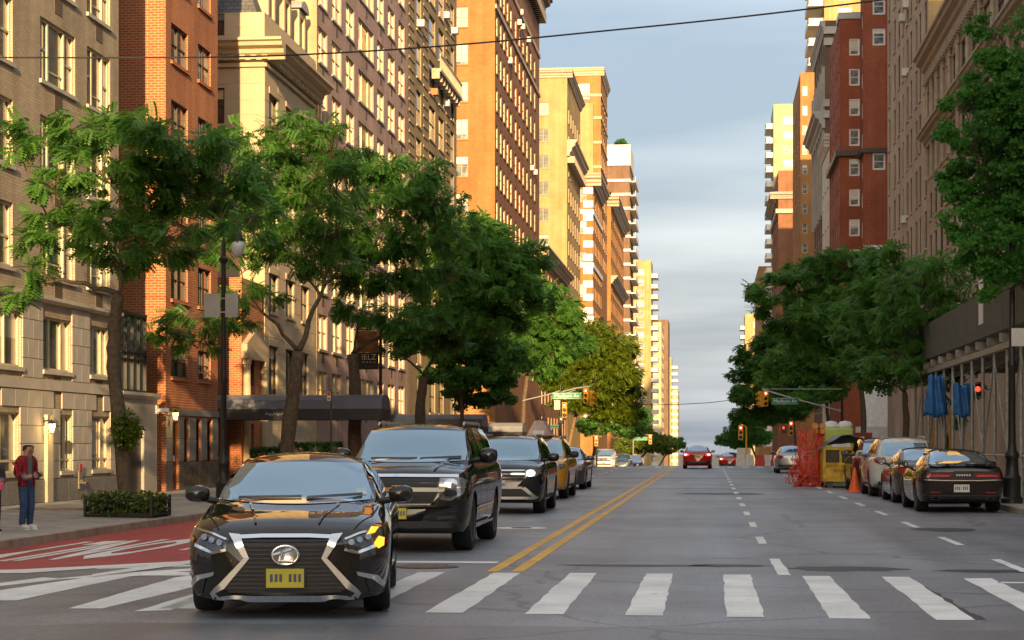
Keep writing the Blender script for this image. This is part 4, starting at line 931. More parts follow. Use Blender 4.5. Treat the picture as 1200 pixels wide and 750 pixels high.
def carpaint(name, col, metal=0.0, rough=0.35):
    m, nt, b, new, lk = nodes(name); t = new('ShaderNodeTexCoord'); n = new('ShaderNodeTexNoise'); n.inputs['Scale'].default_value = 2.5; n.inputs['Detail'].default_value = 8; lk(t.outputs['Object'], n.inputs['Vector'])
    r = ramp2(new, tuple(c*.9 for c in col), tuple(c*1.15+.004 for c in col)); lk(n.outputs['Fac'], r.inputs[0]); lk(r.outputs[0], b.inputs['Base Color'])
    b.inputs['Metallic'].default_value = metal; b.inputs['Roughness'].default_value = rough; b.inputs['Specular IOR Level'].default_value = 0.0; b.inputs['Coat Weight'].default_value = 1.0; b.inputs['Coat Roughness'].default_value = 0.025; b.inputs['Coat IOR'].default_value = 1.55
    rr = ramp2(new, (.01,)*3, (.04,)*3, .4, .75); lk(n.outputs['Fac'], rr.inputs[0]); lk(rr.outputs[0], b.inputs['Coat Roughness'])   # road film
    MATS[name] = m; return m
def pchip(tab):
    x = np.array([t[0] for t in tab], float); y = np.array([t[1] for t in tab], float); h = np.diff(x); d = np.diff(y)/h; m = np.zeros(len(x))
    m[0], m[-1] = d[0], d[-1]
    for i in range(1, len(x)-1):
        if d[i-1]*d[i] > 0: w1, w2 = 2*h[i]+h[i-1], h[i]+2*h[i-1]; m[i] = (w1+w2)/(w1/d[i-1]+w2/d[i])
    def f(q):
        q = min(max(q, x[0]), x[-1]); i = min(max(np.searchsorted(x, q)-1, 0), len(h)-1); t = (q-x[i])/h[i]
        return float((1+2*t)*(1-t)**2*y[i] + t*(1-t)**2*h[i]*m[i] + t*t*(3-2*t)*y[i+1] + t*t*(t-1)*h[i]*m[i+1])
    return f
def loft(rings):        # rings of half sections, bottom centre to top centre; mirrored and closed
    n = len(rings[0]); full = []
    for r in rings: full.append([(x, y, z) for x, y, z in r] + [(-x, y, z) for x, y, z in r[-2:0:-1]])
    k = len(full[0]); v = [p for r in full for p in r]; f = []
    for i in range(len(full)-1):
        for j in range(k):
            j2 = (j+1) % k; f.append([i*k+j, (i+1)*k+j, (i+1)*k+j2, i*k+j2])
    f.append(list(range(k))); e = (len(full)-1)*k; f.append([e+j for j in range(k-1,-1,-1)])
    return v, f
class Car:
    def __init__(s, sp, name, label, paint_m, group=None, loc=(0,0,0), rz=0):
        s.sp = sp; s.paint = paint_m
        s.root = thing(name, label, sp.get('cat','car'), loc, rz, group)
        L, W = sp['L'], sp['W']; s.L, s.W = L, W
        top, bot, plan = pchip(sp['top']), pchip(sp['bot']), pchip(sp['plan']); s.top = top
        ys = sorted(set([0, .03, .07, .12, .18, .26] + list(np.linspace(.36, L-.36, 34)) + [L-.26, L-.18, L-.1, L-.05, L])); rings = []
        sh = sp.get('shoulder', .80); bx = sp.get('boxy', 0.0)
        for y in ys:
            w, zb, zt = plan(y)*W, bot(y), top(y); dz = zt-zb; cr = sp.get('crown', .05)*min(1, y/.5+.3)
            rings.append([(0,y,zb),(.80*w,y,zb),(.92*w,y,zb+.03),(.965*w,y,zb+.14*dz),(.985*w,y,zb+.30*dz),(1.0*w,y,zb+.52*dz),(1.0*w,y,zb+(sh-.12)*dz),(.99*w,y,zb+sh*dz),
                          ((.955+.02*bx)*w,y,zb+(sh+.10+.02*bx)*dz),((.885+.05*bx)*w,y,zt-.03*dz*(1-bx)),((.80+.06*bx)*w,y,zt+.1*cr),(.60*w,y,zt+.55*cr),(.3*w,y,zt+.88*cr),(0,y,zt+cr)])
        v, f = loft(rings)
        c = sp['cab']; roof = pchip(c['roof']); base = pchip(c['wb']); topw = pchip(c['wt']); zmax = max(z for _, z in c['roof']); y0, y1 = c['roof'][0][0], c['roof'][-1][0]
        yc = sorted(set(list(np.linspace(y0, y1, 40)) + [q for q, _ in c['roof']])); rc = []
        for y in yc:
            belt = top(y)-.05; zr_ = max(roof(y), belt+.02); bw = base(y); tw = topw(y); k = min(1, (zr_-belt)/max(.05, zmax-belt)); te = bw+(tw-bw)*k; h = zr_-belt
            rad = min(.10, h*.35)
            rc.append([(0,y,belt-.05),(bw,y,belt-.05),(bw,y,belt),(bw+(te-bw)*.35,y,belt+h*.36),(bw+(te-bw)*.72,y,belt+h*.72-rad*.2),(te,y,zr_-rad),(te-.025,y,zr_-rad*.5),(te-.08,y,zr_-rad*.2-.030*k),(te*.75,y,zr_-rad*.05-.018*k),(te*.4,y,zr_+.006),(0,y,zr_+.020)])
        v2, f2 = loft(rc)
        s.bvh = BVHTree.FromPolygons([Vector(p) for p in v+v2], f + [[i+len(v) for i in q] for q in f2])
        # lower body with the wheel arches cut out
        s.body = s._cut(v, f); mb = MB(); mb.v, mb.f, mb.m = v2, f2, [0]*len(f2)
        s.cabin = mb.build('roof', sp.get('roofmat', paint_m), s.root, smooth=40)
        s.wheels()
    def _cut(s, v, f):
        sp = s.sp; me = bpy.data.meshes.new('body'); me.from_pydata(v, [], f); me.materials.append(s.paint); me.materials.append(M_well)
        bm = bmesh.new(); bm.from_mesh(me); bmesh.ops.recalc_face_normals(bm, faces=bm.faces[:]); bm.to_mesh(me); bm.free()
        o = bpy.data.objects.new('body', me); cut = MB(); r = sp['wr'] + sp.get('arch', .055)
        for yw in sp['wy']:
            for sg in (-1, 1):
                xa, xb = sorted((sg*(s.W-.36), sg*(s.W+.3))); cut.lathe([(r, xa), (r, xb)], 30, (0, yw, sp['wr']+.005), 'x', 0)
        cm = bpy.data.meshes.new('cut'); cm.from_pydata(cut.v, [], cut.f); cm.materials.append(M_well)
        bm = bmesh.new(); bm.from_mesh(cm); bmesh.ops.recalc_face_normals(bm, faces=bm.faces[:]); bm.to_mesh(cm); bm.free()
        co = bpy.data.objects.new('cut', cm)
        md = o.modifiers.new('b', 'BOOLEAN'); md.operation = 'DIFFERENCE'; md.object = co; md.solver = 'EXACT'
        try: md.material_mode = 'TRANSFER'
        except Exception: pass
        nm = baked([o, co])
        nm.polygons.foreach_set('use_smooth', [True]*len(nm.polygons)); nm.set_sharp_from_angle(angle=R(38)); nm.name = 'body'; return put('body', nm, s.root)
    def wheels(s):
        sp = s.sp; r = sp['wr']; w = sp.get('tw', .24); key = ('wheel', r, w, sp.get('spokes', 10), sp.get('rim', M_rim).name)
        if key not in BC:
            t = MB(); t.lathe([(r*.66,-w/2+.01),(r*.93,-w/2),(r*.985,-w/2+.03),(r,-w*.25),(r,w*.25),(r*.985,w/2-.03),(r*.93,w/2),(r*.66,w/2-.01)], 32, axis='x')
            q = MB(); q.lathe([(r*.66,-w/2+.02),(r*.68,w/2-.012),(r*.63,w/2-.008),(r*.60,w*.22),(.001,w*.12)], 32, axis='x')
            for k in range(sp.get('spokes', 10)):
                a = 2*math.pi*k/sp.get('spokes', 10); rot = Matrix.Rotation(a, 3, 'X'); q.obox(rot @ Vector((w*.36,0,r*.36)), (.05,.045,r*.56), rot)
            q.lathe([(r*.16,w*.2),(r*.15,w*.42),(.001,w*.44)], 14, axis='x')
            BC[key] = (t.mesh('wheel', M_tyre, 35), q.mesh('rim', sp.get('rim', M_rim), 30))
        for yw in sp['wy']:
            for sg in (-1, 1):
                o = put('wheel', BC[key][0], s.root, (sg*(s.W-w/2-.025), yw, r)); rm = put('rim', BC[key][1], o)
                if sg < 0: o.rotation_euler = (0,0,math.pi)
    def patch(s, name, poly, ax, mat, off=.005, parent=None, res=.055, mirror=False, smooth=True):
        # a panel, pane or lamp that follows the bodywork: outline in the view along ax, laid on the surface
        obs = []
        for sg in ((1,-1) if mirror else (1,)):
            bm = bmesh.new(); pl = [(p*sg if ax in 'FR' else p, q) for p, q in poly]
            bm.faces.new([bm.verts.new((p, q, 0)) for p, q in pl])
            for i in (0, 1):
                lo, hi = min(p[i] for p in pl), max(p[i] for p in pl); n = int((hi-lo)/res)
                for k in range(1, n+1):
                    co = [0,0,0]; co[i] = lo+(hi-lo)*k/(n+1); no = [0,0,0]; no[i] = 1
                    bmesh.ops.bisect_plane(bm, geom=bm.verts[:]+bm.edges[:]+bm.faces[:], plane_co=co, plane_no=no)
            bmesh.ops.triangulate(bm, faces=bm.faces[:])
            dead = []
            for vt in bm.verts:
                a, b_ = vt.co.x, vt.co.y; 
                if ax == 'F': org, d = Vector((a,-2,b_)), Vector((0,1,0))
                elif ax == 'R': org, d = Vector((a,s.L+2,b_)), Vector((0,-1,0))
                elif ax == 'T': org, d = Vector((a,b_,4)), Vector((0,0,-1))
                else: org, d = Vector((sg*3,a,b_)) if ax == 'S' else Vector((-3,a,b_)), Vector((-sg,0,0)) if ax == 'S' else Vector((1,0,0))
                h, nrm, idx, dist = s.bvh.ray_cast(org, d)
                if h is None: dead.append(vt); continue
                if nrm.dot(d) > 0: nrm = -nrm
                vt.co = h + nrm*off - d*off*.6
            if dead: bmesh.ops.delete(bm, geom=dead, context='VERTS')
            bmesh.ops.recalc_face_normals(bm, faces=bm.faces[:])
            if bm.faces and bm.faces[0].normal.dot(d) > 0: bmesh.ops.reverse_faces(bm, faces=bm.faces[:])
            me = bpy.data.meshes.new(name); bm.to_mesh(me); bm.free(); me.materials.append(mat)
            if smooth: me.polygons.foreach_set('use_smooth', [True]*len(me.polygons))
            obs.append(put(name, me, parent or s.root))
        return obs[0] if len(obs) == 1 else obs
    def line(s, name, pts, w, ax, mat, off=.007, parent=None, mirror=False, closed=False):
        q = [Vector(p) for p in pts]; n = len(q); l, r_ = [], []
        for i in range(n):
            d = (q[(i+1) % n] if closed or i < n-1 else q[i]) - (q[i-1] if closed or i > 0 else q[i])
            if d.length < 1e-6: d = Vector((1,0))
            d.normalize(); nn = Vector((-d.y, d.x))*w/2; l.append(q[i]+nn); r_.append(q[i]-nn)
        res = []
        if closed: l.append(l[0]); r_.append(r_[0])
        return s.patch(name, [tuple(p) for p in l+r_[::-1]], ax, mat, off, parent, .07, mirror)
    def side(s, wins, mat=None):
        for w in wins:
            o = s.patch('side_window', w, 'S', mat or M_cglass_s, .006, mirror=True)
    def plate(s, xc, zc, ax, mat, y, w=.31, h=.155):
        sg = -1 if ax == 'F' else 1
        mb = MB(); mb.box(-w/2, w/2, min(0,sg*.012), max(0,sg*.012), -h/2, h/2); o = mb.build('license_plate', mat, s.root, (xc, y, zc))
        mb = MB()
        for k in range(7):
            if k == 3: continue
            x = -w*.40+k*w*.8/6.4; mb.box(x, x+w*.075, min(sg*.0125,sg*.0145), max(sg*.0125,sg*.0145), -h*.20, h*.22)
        mb.build('characters', M_plate_t, o); return o
    def mirror(s, y, z, mat, x=None, sz=(.12,.07,.085)):
        xo = x or s.W+.07
        for sg in (-1, 1):
            mb = MB(); n = 12; prof = []
            for i in range(9):
                t = math.pi*i/8; prof.append((max(.001, math.sin(t)**.55), -math.cos(t)))
            mb.lathe(prof, n, (0,0,0), 'x'); mb.v = [(p[0]*sz[0], p[1]*sz[1]*(.3 if p[1] > 0 else 1), p[2]*sz[2]) for p in mb.v]
            m = mb.build('mirror', mat, s.root, (sg*xo, y, z), smooth=True)
            mb = MB(); mb.tube([(-sg*.02,0,-.04),(-sg*(xo-s.W+.17),.03,-.08)], [.03,.035], 8); mb.build('mirror_arm', M_trim, m)
            mb = MB(); mb.add([(sz[0]*.74*math.copysign(abs(math.cos(a))**.6,math.cos(a)), sz[1]*.3+.004, sz[2]*.66*math.copysign(abs(math.sin(a))**.6,math.sin(a))) for a in np.linspace(0,6.283,17)[:-1]], [tuple(range(15,-1,-1))]); mb.build('mirror_glass', M_cglass_s, m)
def trap(zb, zt, wb, wt, n=6, sag=.03):      # rounded trapezoid, x-z
    pts = [(-wb+2*wb*i/n, zb-sag*(1-(2*i/n-1)**2)) for i in range(n+1)]; pts += [(wt-2*wt*i/n, zt+sag*.6*(1-(2*i/n-1)**2)) for i in range(n+1)]; return pts
PB = carpaint('paint_black', (0.012,0.011,0.011)); PBW = carpaint('paint_black_brown', (0.020,0.016,0.012)); PNAVY = carpaint('paint_dark_blue_black', (0.012,0.015,0.018))
PRED = carpaint('paint_red', (0.38,0.012,0.012)); PWHITE = carpaint('paint_white', (0.62,0.61,0.57)); PGREY = carpaint('paint_grey', (0.085,0.085,0.09), .4); PTAXI = carpaint('paint_taxi_yellow', (0.62,0.30,0.015))
PSILV = carpaint('paint_silver', (0.34,0.35,0.36), .5); PMAR = carpaint('paint_maroon', (0.09,0.012,0.014)); PBLUE = carpaint('paint_slate_blue', (0.06,0.09,0.13), .3)

SEDAN = dict(L=4.92, W=.92, wr=.335, wy=(.95,3.77), spokes=10, crown=.045, shoulder=.78,
    top=[(0,.66),(.06,.735),(.16,.79),(.45,.86),(1.0,.93),(1.45,.985),(2.0,1.00),(3.6,1.02),(4.2,1.03),(4.7,1.02),(4.86,.98),(4.92,.9)],
    bot=[(0,.175),(.1,.160),(.5,.16),(4.3,.18),(4.75,.26),(4.92,.36)],
    plan=[(0,.66),(.05,.76),(.12,.86),(.25,.935),(.5,.98),(1.0,1.0),(3.9,1.0),(4.5,.96),(4.75,.88),(4.87,.78),(4.92,.66)],
    cab=dict(roof=[(1.30,.97),(1.5,1.06),(1.85,1.24),(2.15,1.37),(2.45,1.43),(2.9,1.447),(3.4,1.42),(3.85,1.30),(4.2,1.15),(4.42,1.05)],
             wb=[(1.30,.74),(1.7,.80),(2.2,.825),(3.6,.82),(4.42,.70)], wt=[(1.30,.60),(2.2,.60),(3.4,.60),(4.42,.56)]))
SUVBIG = dict(cat='suv', L=5.6, W=1.02, wr=.40, wy=(.98,4.20), tw=.28, spokes=6, crown=.06, shoulder=.80, boxy=.7, arch=.06,
    top=[(0,.98),(.05,1.06),(.14,1.12),(.4,1.17),(1.0,1.22),(1.5,1.25),(2.2,1.26),(5.2,1.28),(5.5,1.26),(5.6,1.2)],
    bot=[(0,.34),(.08,.28),(.5,.26),(4.9,.28),(5.4,.36),(5.6,.42)],
    plan=[(0,.82),(.05,.90),(.14,.95),(.3,.985),(.6,1.0),(5.0,1.0),(5.4,.97),(5.55,.92),(5.6,.86)],
    cab=dict(roof=[(1.38,1.23),(1.55,1.33),(1.85,1.53),(2.15,1.72),(2.35,1.80),(2.8,1.845),(3.8,1.85),(4.8,1.83),(5.15,1.77),(5.35,1.55),(5.52,1.28)],
             wb=[(1.38,.86),(1.9,.92),(4.8,.92),(5.52,.86)], wt=[(1.38,.72),(2.4,.74),(4.8,.73),(5.52,.70)]))
SUVMID = dict(cat='suv', L=5.0, W=.98, wr=.38, wy=(.95,3.92), tw=.26, spokes=10, crown=.055, shoulder=.80, boxy=.5,
    top=[(0,.88),(.05,.96),(.14,1.02),(.4,1.07),(1.0,1.11),(1.45,1.14),(2.2,1.15),(4.6,1.17),(4.9,1.15),(5.0,1.08)],
    bot=[(0,.32),(.08,.26),(.5,.23),(4.4,.25),(4.8,.33),(5.0,.40)],
    plan=[(0,.74),(.05,.84),(.14,.92),(.3,.97),(.6,1.0),(4.4,1.0),(4.75,.97),(4.92,.9),(5.0,.80)],
    cab=dict(roof=[(1.30,1.12),(1.5,1.24),(1.8,1.45),(2.1,1.63),(2.35,1.70),(2.8,1.735),(3.6,1.735),(4.3,1.70),(4.6,1.62),(4.78,1.42),(4.92,1.17)],
             wb=[(1.30,.80),(1.8,.86),(4.3,.86),(4.92,.78)], wt=[(1.30,.66),(2.3,.68),(4.3,.67),(4.92,.62)]))
COUPE = dict(L=5.0, W=.96, wr=.355, wy=(.95,3.90), tw=.27, spokes=5, rim=M_rim, crown=.05, shoulder=.76, boxy=.35,
    top=[(0,.70),(.06,.78),(.2,.84),(.6,.90),(1.4,.97),(2.2,.98),(3.4,1.00),(4.2,1.03),(4.8,1.04),(4.93,1.02),(5.0,.93)],
    bot=[(0,.26),(.1,.2),(.5,.17),(4.3,.19),(4.75,.24),(5.0,.32)],
    plan=[(0,.78),(.06,.86),(.2,.93),(.6,.98),(1.2,.985),(3.0,.97),(3.8,1.0),(4.5,.985),(4.8,.95),(4.93,.90),(5.0,.84)],
    cab=dict(roof=[(1.55,.95),(1.85,1.12),(2.15,1.28),(2.4,1.37),(2.75,1.42),(3.2,1.42),(3.6,1.37),(4.0,1.25),(4.35,1.12),(4.62,1.04)],
             wb=[(1.55,.76),(2.2,.80),(3.4,.82),(4.0,.82),(4.62,.74)], wt=[(1.55,.58),(2.4,.60),(3.3,.60),(4.62,.60)]))
def sedan_side(c, dz=0):
    c.side([[(1.95,1.06),(2.62,1.05),(2.66,1.36),(2.40,1.355),(2.15,1.26)], [(2.72,1.05),(3.45,1.06),(3.42,1.33),(3.0,1.365),(2.74,1.365)], [(3.52,1.07),(3.95,1.10),(3.72,1.24),(3.50,1.31)]])
    for y in (1.72, 2.68, 3.58): c.line('door_seam', [(y,.34),(y-.02,.98)], .012, 'S', M_well, .002, c.body, True)
    for y in (2.50, 3.38): c.line('door_handle', [(y-.09,.90),(y+.09,.905)], .03, 'S', M_chrome, .02, c.body, True)
    c.line('sill_trim', [(1.4,.27),(3.35,.27)], .035, 'S', M_chrome, .006, None, True)
# ---------------- the dark luxury sedan crossing the crosswalk
c = Car(SEDAN, 'black_sedan', 'black sedan with a wide spindle grille and lit turn signal entering the crosswalk', PBW, None, (-3.72, 17.0, 0.004), R(8)); SED = c
c.patch('windshield', trap(1.015, 1.345, .735, .585, 10, .035), 'F', M_cglass, .006)
c.line('wiper', [(-.55,1.02),(.05,1.03)], .025, 'F', M_trim, .02); c.line('wiper', [(.1,1.02),(.62,1.05)], .025, 'F', M_trim, .02)
g_ = [(-.40,.70),(.40,.70),(.335,.535),(.60,.235),(-.60,.235),(-.335,.535)]
gr_ = c.patch('grille', g_, 'F', M_trim, .006, res=.04)
def half_at(z): return .40-(.70-z)/.165*.065 if z > .535 else .335+(.535-z)/.30*.265
for k in range(12):
    z = .685-k*.037; w = half_at(z)-.02; c.line('grille_bar', [(-w,z),(0,z-.004),(w,z)], .012, 'F', P('grille_bar_grey',(0.05,0.05,0.06),.3,metal=.6), .018, gr_)
c.line('grille_surround', [(-.42,.715),(-.2,.725),(.2,.725),(.42,.715)], .03, 'F', M_chrome, .022, gr_)
for sg in (-1, 1):
    c.patch('grille_surround', [(sg*.40,.735),(sg*.50,.745),(sg*.37,.545),(sg*.315,.535)][::sg], 'F', M_chrome, .024, gr_, .05)
    c.patch('grille_surround', [(sg*.318,.535),(sg*.362,.542),(sg*.655,.235),(sg*.63,.19),(sg*.575,.225)][::sg], 'F', M_satin, .022, gr_, .05)
    c.patch('corner_intake', [(sg*.45,.215),(sg*.53,.275),(sg*.60,.24),(sg*.56,.205)][::sg], 'F', M_well, .03, gr_)
    hl = c.patch('headlight', [(sg*.50,.70),(sg*.52,.63),(sg*.62,.60),(sg*.80,.67),(sg*.865,.76),(sg*.80,.80),(sg*.62,.76)][::sg], 'F', M_lens_dark, .006, None, .04)
    for q in range(3): c.patch('projector', [(sg*(.575+.07*q)+.026*math.cos(t), .672+.022*q+.026*math.sin(t)) for t in np.linspace(0, 6.28, 11)[:-1]], 'F', M_lens, .016, hl, .03)
    c.line('daytime_strip', [(sg*.52,.615),(sg*.63,.585),(sg*.80,.65)], .026, 'F', M_chrome, .016, hl); c.line('lamp_brow', [(sg*.52,.70),(sg*.64,.745),(sg*.80,.785)], .016, 'F', M_chrome, .014, hl)
    if sg > 0:
        c.patch('turn_signal', [(.765,.66),(.80,.615),(.845,.64),(.85,.70),(.80,.72)], 'F', M_amber_on, .018, hl, .04); c.patch('turn_signal', [(.70,.735),(.77,.745),(.80,.79),(.745,.795)], 'F', M_amber_on, .018, hl, .04)
    else: c.patch('turn_signal', [(-.80,.70),(-.85,.74),(-.86,.70),(-.83,.67)], 'F', M_amber, .018, hl, .04)
    fl = c.patch('fog_lamp', [(sg*.62,.42),(sg*.80,.38),(sg*.86,.30),(sg*.84,.27),(sg*.76,.345),(sg*.63,.385)][::sg], 'F', M_satin, .012, None, .04)
    c.patch('air_dam', [(sg*.70,.37),(sg*.80,.34),(sg*.86,.24),(sg*.84,.20),(sg*.74,.22)][::sg], 'F', M_trim, .007, None, .05)
c.line('lower_lip', [(-.60,.205),(-.3,.19),(.3,.19),(.60,.205)], .035, 'F', M_chrome, .022)
mb = MB(); mb.lathe([(.095,0),(.105,.01),(.095,.02),(.082,.012)], 24, (0,0,0), 'y'); mb.v = [(p[0]*1.25, -p[1], p[2]*.92) for p in mb.v]; em = mb.build('emblem', M_chrome, c.root, (0,-.02,.565), smooth=True)
mb = MB(); mb.tube([(-.02,-.03,.06),(-.045,-.03,-.045),(.07,-.03,-.05)], .016, 6); mb.tube([(-.10,-.028,.0),(-.03,-.03,.02),(.06,-.03,.05)], .011, 6); mb.build('emblem_letter', M_chrome, em)
mb = MB(); mb.box(-.18,.18,-.045,.02,.265,.46); mb.build('plate_bracket', M_trim, c.root); c.plate(0, .365, 'F', M_plate_y, -.046, .33, .165)
c.line('hood_seam', [(-.60,.13),(-.74,.6),(-.78,1.25)], .014, 'T', M_well, .002, c.body); c.line('hood_seam', [(.60,.13),(.74,.6),(.78,1.25)], .014, 'T', M_well, .002, c.body)
c.line('hood_crease', [(-.28,.2),(-.42,1.2)], .02, 'T', PBW, .010, c.body); c.line('hood_crease', [(.28,.2),(.42,1.2)], .02, 'T', PBW, .010, c.body)
sedan_side(c); c.mirror(1.78, 1.06, PBW, .985); c.patch('rear_window', trap(1.12,1.36,.60,.52,8), 'R', M_cglass)
c.patch('inspection_sticker', [(.56,1.05),(.66,1.05),(.65,1.11),(.56,1.11)], 'F', P('sticker',(0.4,0.5,0.5),.4), .010)
mb = MB(); mb.lathe([(.02,0),(.012,.05),(.004,.10)], 8, (0,3.6,1.41)); mb.build('antenna_fin', PBW, c.root)
# ---------------- big black suv
def suv_common(c, big, trim=M_chrome):
    z = .10 if big else 0
    if big:
        c.patch('windshield', trap(1.30, 1.735, .85, .72, 10, .03), 'F', M_cglass, .006)
        c.side([[(2.0,1.33),(2.75,1.33),(2.78,1.76),(2.45,1.76),(2.2,1.62)], [(2.86,1.33),(3.75,1.34),(3.75,1.76),(2.88,1.77)], [(3.86,1.34),(5.0,1.36),(4.85,1.72),(3.86,1.76)]])
        for y in (1.75,2.82,3.80): c.line('door_seam', [(y,.45),(y,1.27)], .014, 'S', M_well, .002, c.body, True)
        for y in (2.65,3.62): c.line('door_handle', [(y-.1,1.13),(y+.1,1.13)], .035, 'S', M_trim, .02, c.body, True)
        c.line('running_board', [(1.5,.36),(3.7,.36)], .05, 'S', M_satin, .03, None, True); c.line('side_moulding', [(1.5,.62),(3.7,.62)], .03, 'S', M_chrome, .01, None, True)
        ry, rz_, rx = (2.6,4.9), 1.87, .66
    else:
        c.patch('windshield', trap(1.19, 1.63, .79, .665, 10, .03), 'F', M_cglass, .006)
        c.side([[(1.95,1.22),(2.65,1.22),(2.68,1.65),(2.4,1.65),(2.15,1.53)], [(2.76,1.22),(3.55,1.23),(3.55,1.65),(2.78,1.66)], [(3.65,1.23),(4.5,1.26),(4.3,1.58),(3.65,1.65)]])
        for y in (1.70,2.72,3.60): c.line('door_seam', [(y,.40),(y,1.16)], .014, 'S', M_well, .002, c.body, True)
        for y in (2.55,3.45): c.line('door_handle', [(y-.1,1.03),(y+.1,1.03)], .035, 'S', trim, .02, c.body, True)
        c.line('sill_trim', [(1.4,.36),(3.45,.36)], .07, 'S', M_trim, .01, None, True)
        ry, rz_, rx = (2.5,4.4), 1.755, .60
    for sg in (-1,1):
        mb = MB(); mb.tube([(sg*rx,ry[0],rz_-.05),(sg*rx,ry[0]+.1,rz_),(sg*rx,ry[1]-.1,rz_),(sg*rx,ry[1],rz_-.05)], .02, 6); mb.build('roof_rail', M_satin, c.root)
c = Car(SUVBIG, 'big_black_suv', 'big black suv with stacked headlights and split chrome barred grille behind the black sedan', PB, None, (-4.42, 27.45, 0.004), R(.6)); suv_common(c, True)
gr_ = c.patch('grille', [(-.60,1.06),(.60,1.06),(.60,.93),(-.60,.93)], 'F', M_trim, .006); g2 = c.patch('grille', [(-.60,.86),(.60,.86),(.52,.70),(-.52,.70)], 'F', M_trim, .006)
for z in (.96,.99,1.02): c.line('mesh_bar', [(-.58,z),(.58,z)], .008, 'F', M_rim_dark, .014, gr_)
for z in (.73,.77,.81): c.line('mesh_bar', [(-.53,z),(.53,z)], .008, 'F', M_rim_dark, .014, g2)
c.line('grille_bar', [(-.88,1.085),(0,1.09),(.88,1.085)], .04, 'F', M_chrome, .016, gr_); c.line('grille_bar', [(-.70,.895),(0,.90),(.70,.895)], .06, 'F', M_satin, .016, gr_); c.line('grille_bar', [(-.66,.86),(-.56,.665),(.56,.665),(.66,.86)], .035, 'F', M_chrome, .014, g2)
c.patch('emblem', [(-.16,.93),(-.06,.93),(-.05,.96),(.05,.96),(.06,.93),(.16,.93),(.15,.87),(.06,.87),(.05,.84),(-.05,.84),(-.06,.87),(-.15,.87)], 'F', M_amber, .03, gr_)
for sg in (-1,1):
    h = c.patch('headlight', [(sg*.62,1.06),(sg*.62,.76),(sg*.78,.74),(sg*.95,.84),(sg*.985,1.03),(sg*.9,1.075)][::sg], 'F', M_lens, .008, None, .045)
    c.patch('bulb_housing', [(sg*.78+.09*math.cos(t), .985+.06*math.sin(t)) for t in np.linspace(0,6.28,13)[:-1]], 'F', M_chrome, .02, h); c.patch('bulb_housing', [(sg*.77+.10*math.cos(t), .85+.05*math.sin(t)) for t in np.linspace(0,6.28,13)[:-1]], 'F', M_lens_dark, .02, h)
    c.line('divider', [(sg*.62,.915),(sg*.97,.93)], .02, 'F', M_chrome, .016, h)
    c.patch('fog_lamp', [(sg*.58,.52),(sg*.58,.47),(sg*.86,.50),(sg*.86,.54)][::sg], 'F', M_trim, .008)
c.line('bumper_crease', [(-.95,.665),(-.6,.64),(.6,.64),(.95,.665)], .03, 'F', PB, .02); c.patch('lower_valance', [(-.80,.36),(.80,.36),(.86,.45),(-.86,.45)], 'F', M_trim, .006); c.plate(-.0, .56, 'F', M_plate_y, -.03)
c.mirror(1.92, 1.37, PB, 1.12, (.14,.09,.12)); c.line('wiper', [(-.6,1.315),(.1,1.32)], .03, 'F', M_trim, .02); c.line('wiper', [(.15,1.315),(.75,1.34)], .03, 'F', M_trim, .02)
c.line('hood_bulge', [(-.52,.2),(-.60,1.3)], .03, 'T', PB, .014, c.body); c.line('hood_bulge', [(.52,.2),(.60,1.3)], .03, 'T', PB, .014, c.body)
# ---------------- dark suv with lit lamps, taxi and car behind
def mid_front(c, lit=False, bar=M_chrome):
    gr_ = c.patch('grille', [(-.56,.98),(.56,.98),(.58,.72),(-.58,.72)], 'F', M_trim, .006)
    for z in (.955,.88,.80,.735): c.line('grille_bar', [(-.57,z),(.57,z)], .028, 'F', bar, .015, gr_)
    for sg in (-1,1):
        h = c.patch('headlight', [(sg*.58,.965),(sg*.60,.82),(sg*.80,.82),(sg*.92,.90),(sg*.90,.985),(sg*.7,.985)][::sg], 'F', M_lens, .008, None, .045)
        if lit and sg > 0: c.patch('lamp', [(sg*.70+.09*math.cos(t), .895+.06*math.sin(t)) for t in np.linspace(0,6.28,13)[:-1]], 'F', M_led_on, .02, h)
        c.patch('bumper_blade', [(sg*.50,.56),(sg*.58,.60),(sg*.86,.36),(sg*.80,.33)][::sg], 'F', M_satin, .012)
    lg = c.patch('lower_grille', [(-.55,.55),(.55,.55),(.72,.40),(-.72,.40)], 'F', M_trim, .006)
    c.line('bumper_bar', [(-.52,.58),(.52,.58)], .05, 'F', M_satin, .014, lg); c.line('bumper_bar', [(-.78,.355),(.78,.355)], .06, 'F', M_satin, .014, lg); c.plate(0, .645, 'F', M_plate_w, -.03)
    mb = MB(); mb.lathe([(.08,0),(.08,.015)], 20, (0,0,0), 'y'); mb.build('emblem', bar, c.root, (0,-.035,.865))
c = Car(SUVMID, 'dark_suv', 'dark blue-black suv with triple chrome grille bars and a lit headlight', PNAVY, None, (-4.62, 42.9, .004), R(.3)); suv_common(c, False); mid_front(c, True); c.mirror(1.85, 1.24, PNAVY, 1.07, (.13,.08,.10))
c = Car(dict(SUVMID, rim=M_rim_dark), 'yellow_taxi', 'yellow taxi suv carrying a peaked roof advertisement behind the dark suv', PTAXI, None, (-4.95, 54.5, .004), 0); suv_common(c, False); mid_front(c, False, M_trim); c.mirror(1.85, 1.24, M_trim, 1.07, (.13,.08,.10))
mb = MB(); mb.prism([(-.36,1.78),(.36,1.78),(.12,2.22),(-.12,2.22)], 2.3, 3.5); s_ = mb.build('roof_sign', P('roof_sign_print',(0.55,0.42,0.40),.4,var=.5,vscale=2.5), c.root); mb = MB(); mb.box(-.3,.3,2.2,3.6,1.72,1.78); mb.build('sign_base', M_trim, s_)
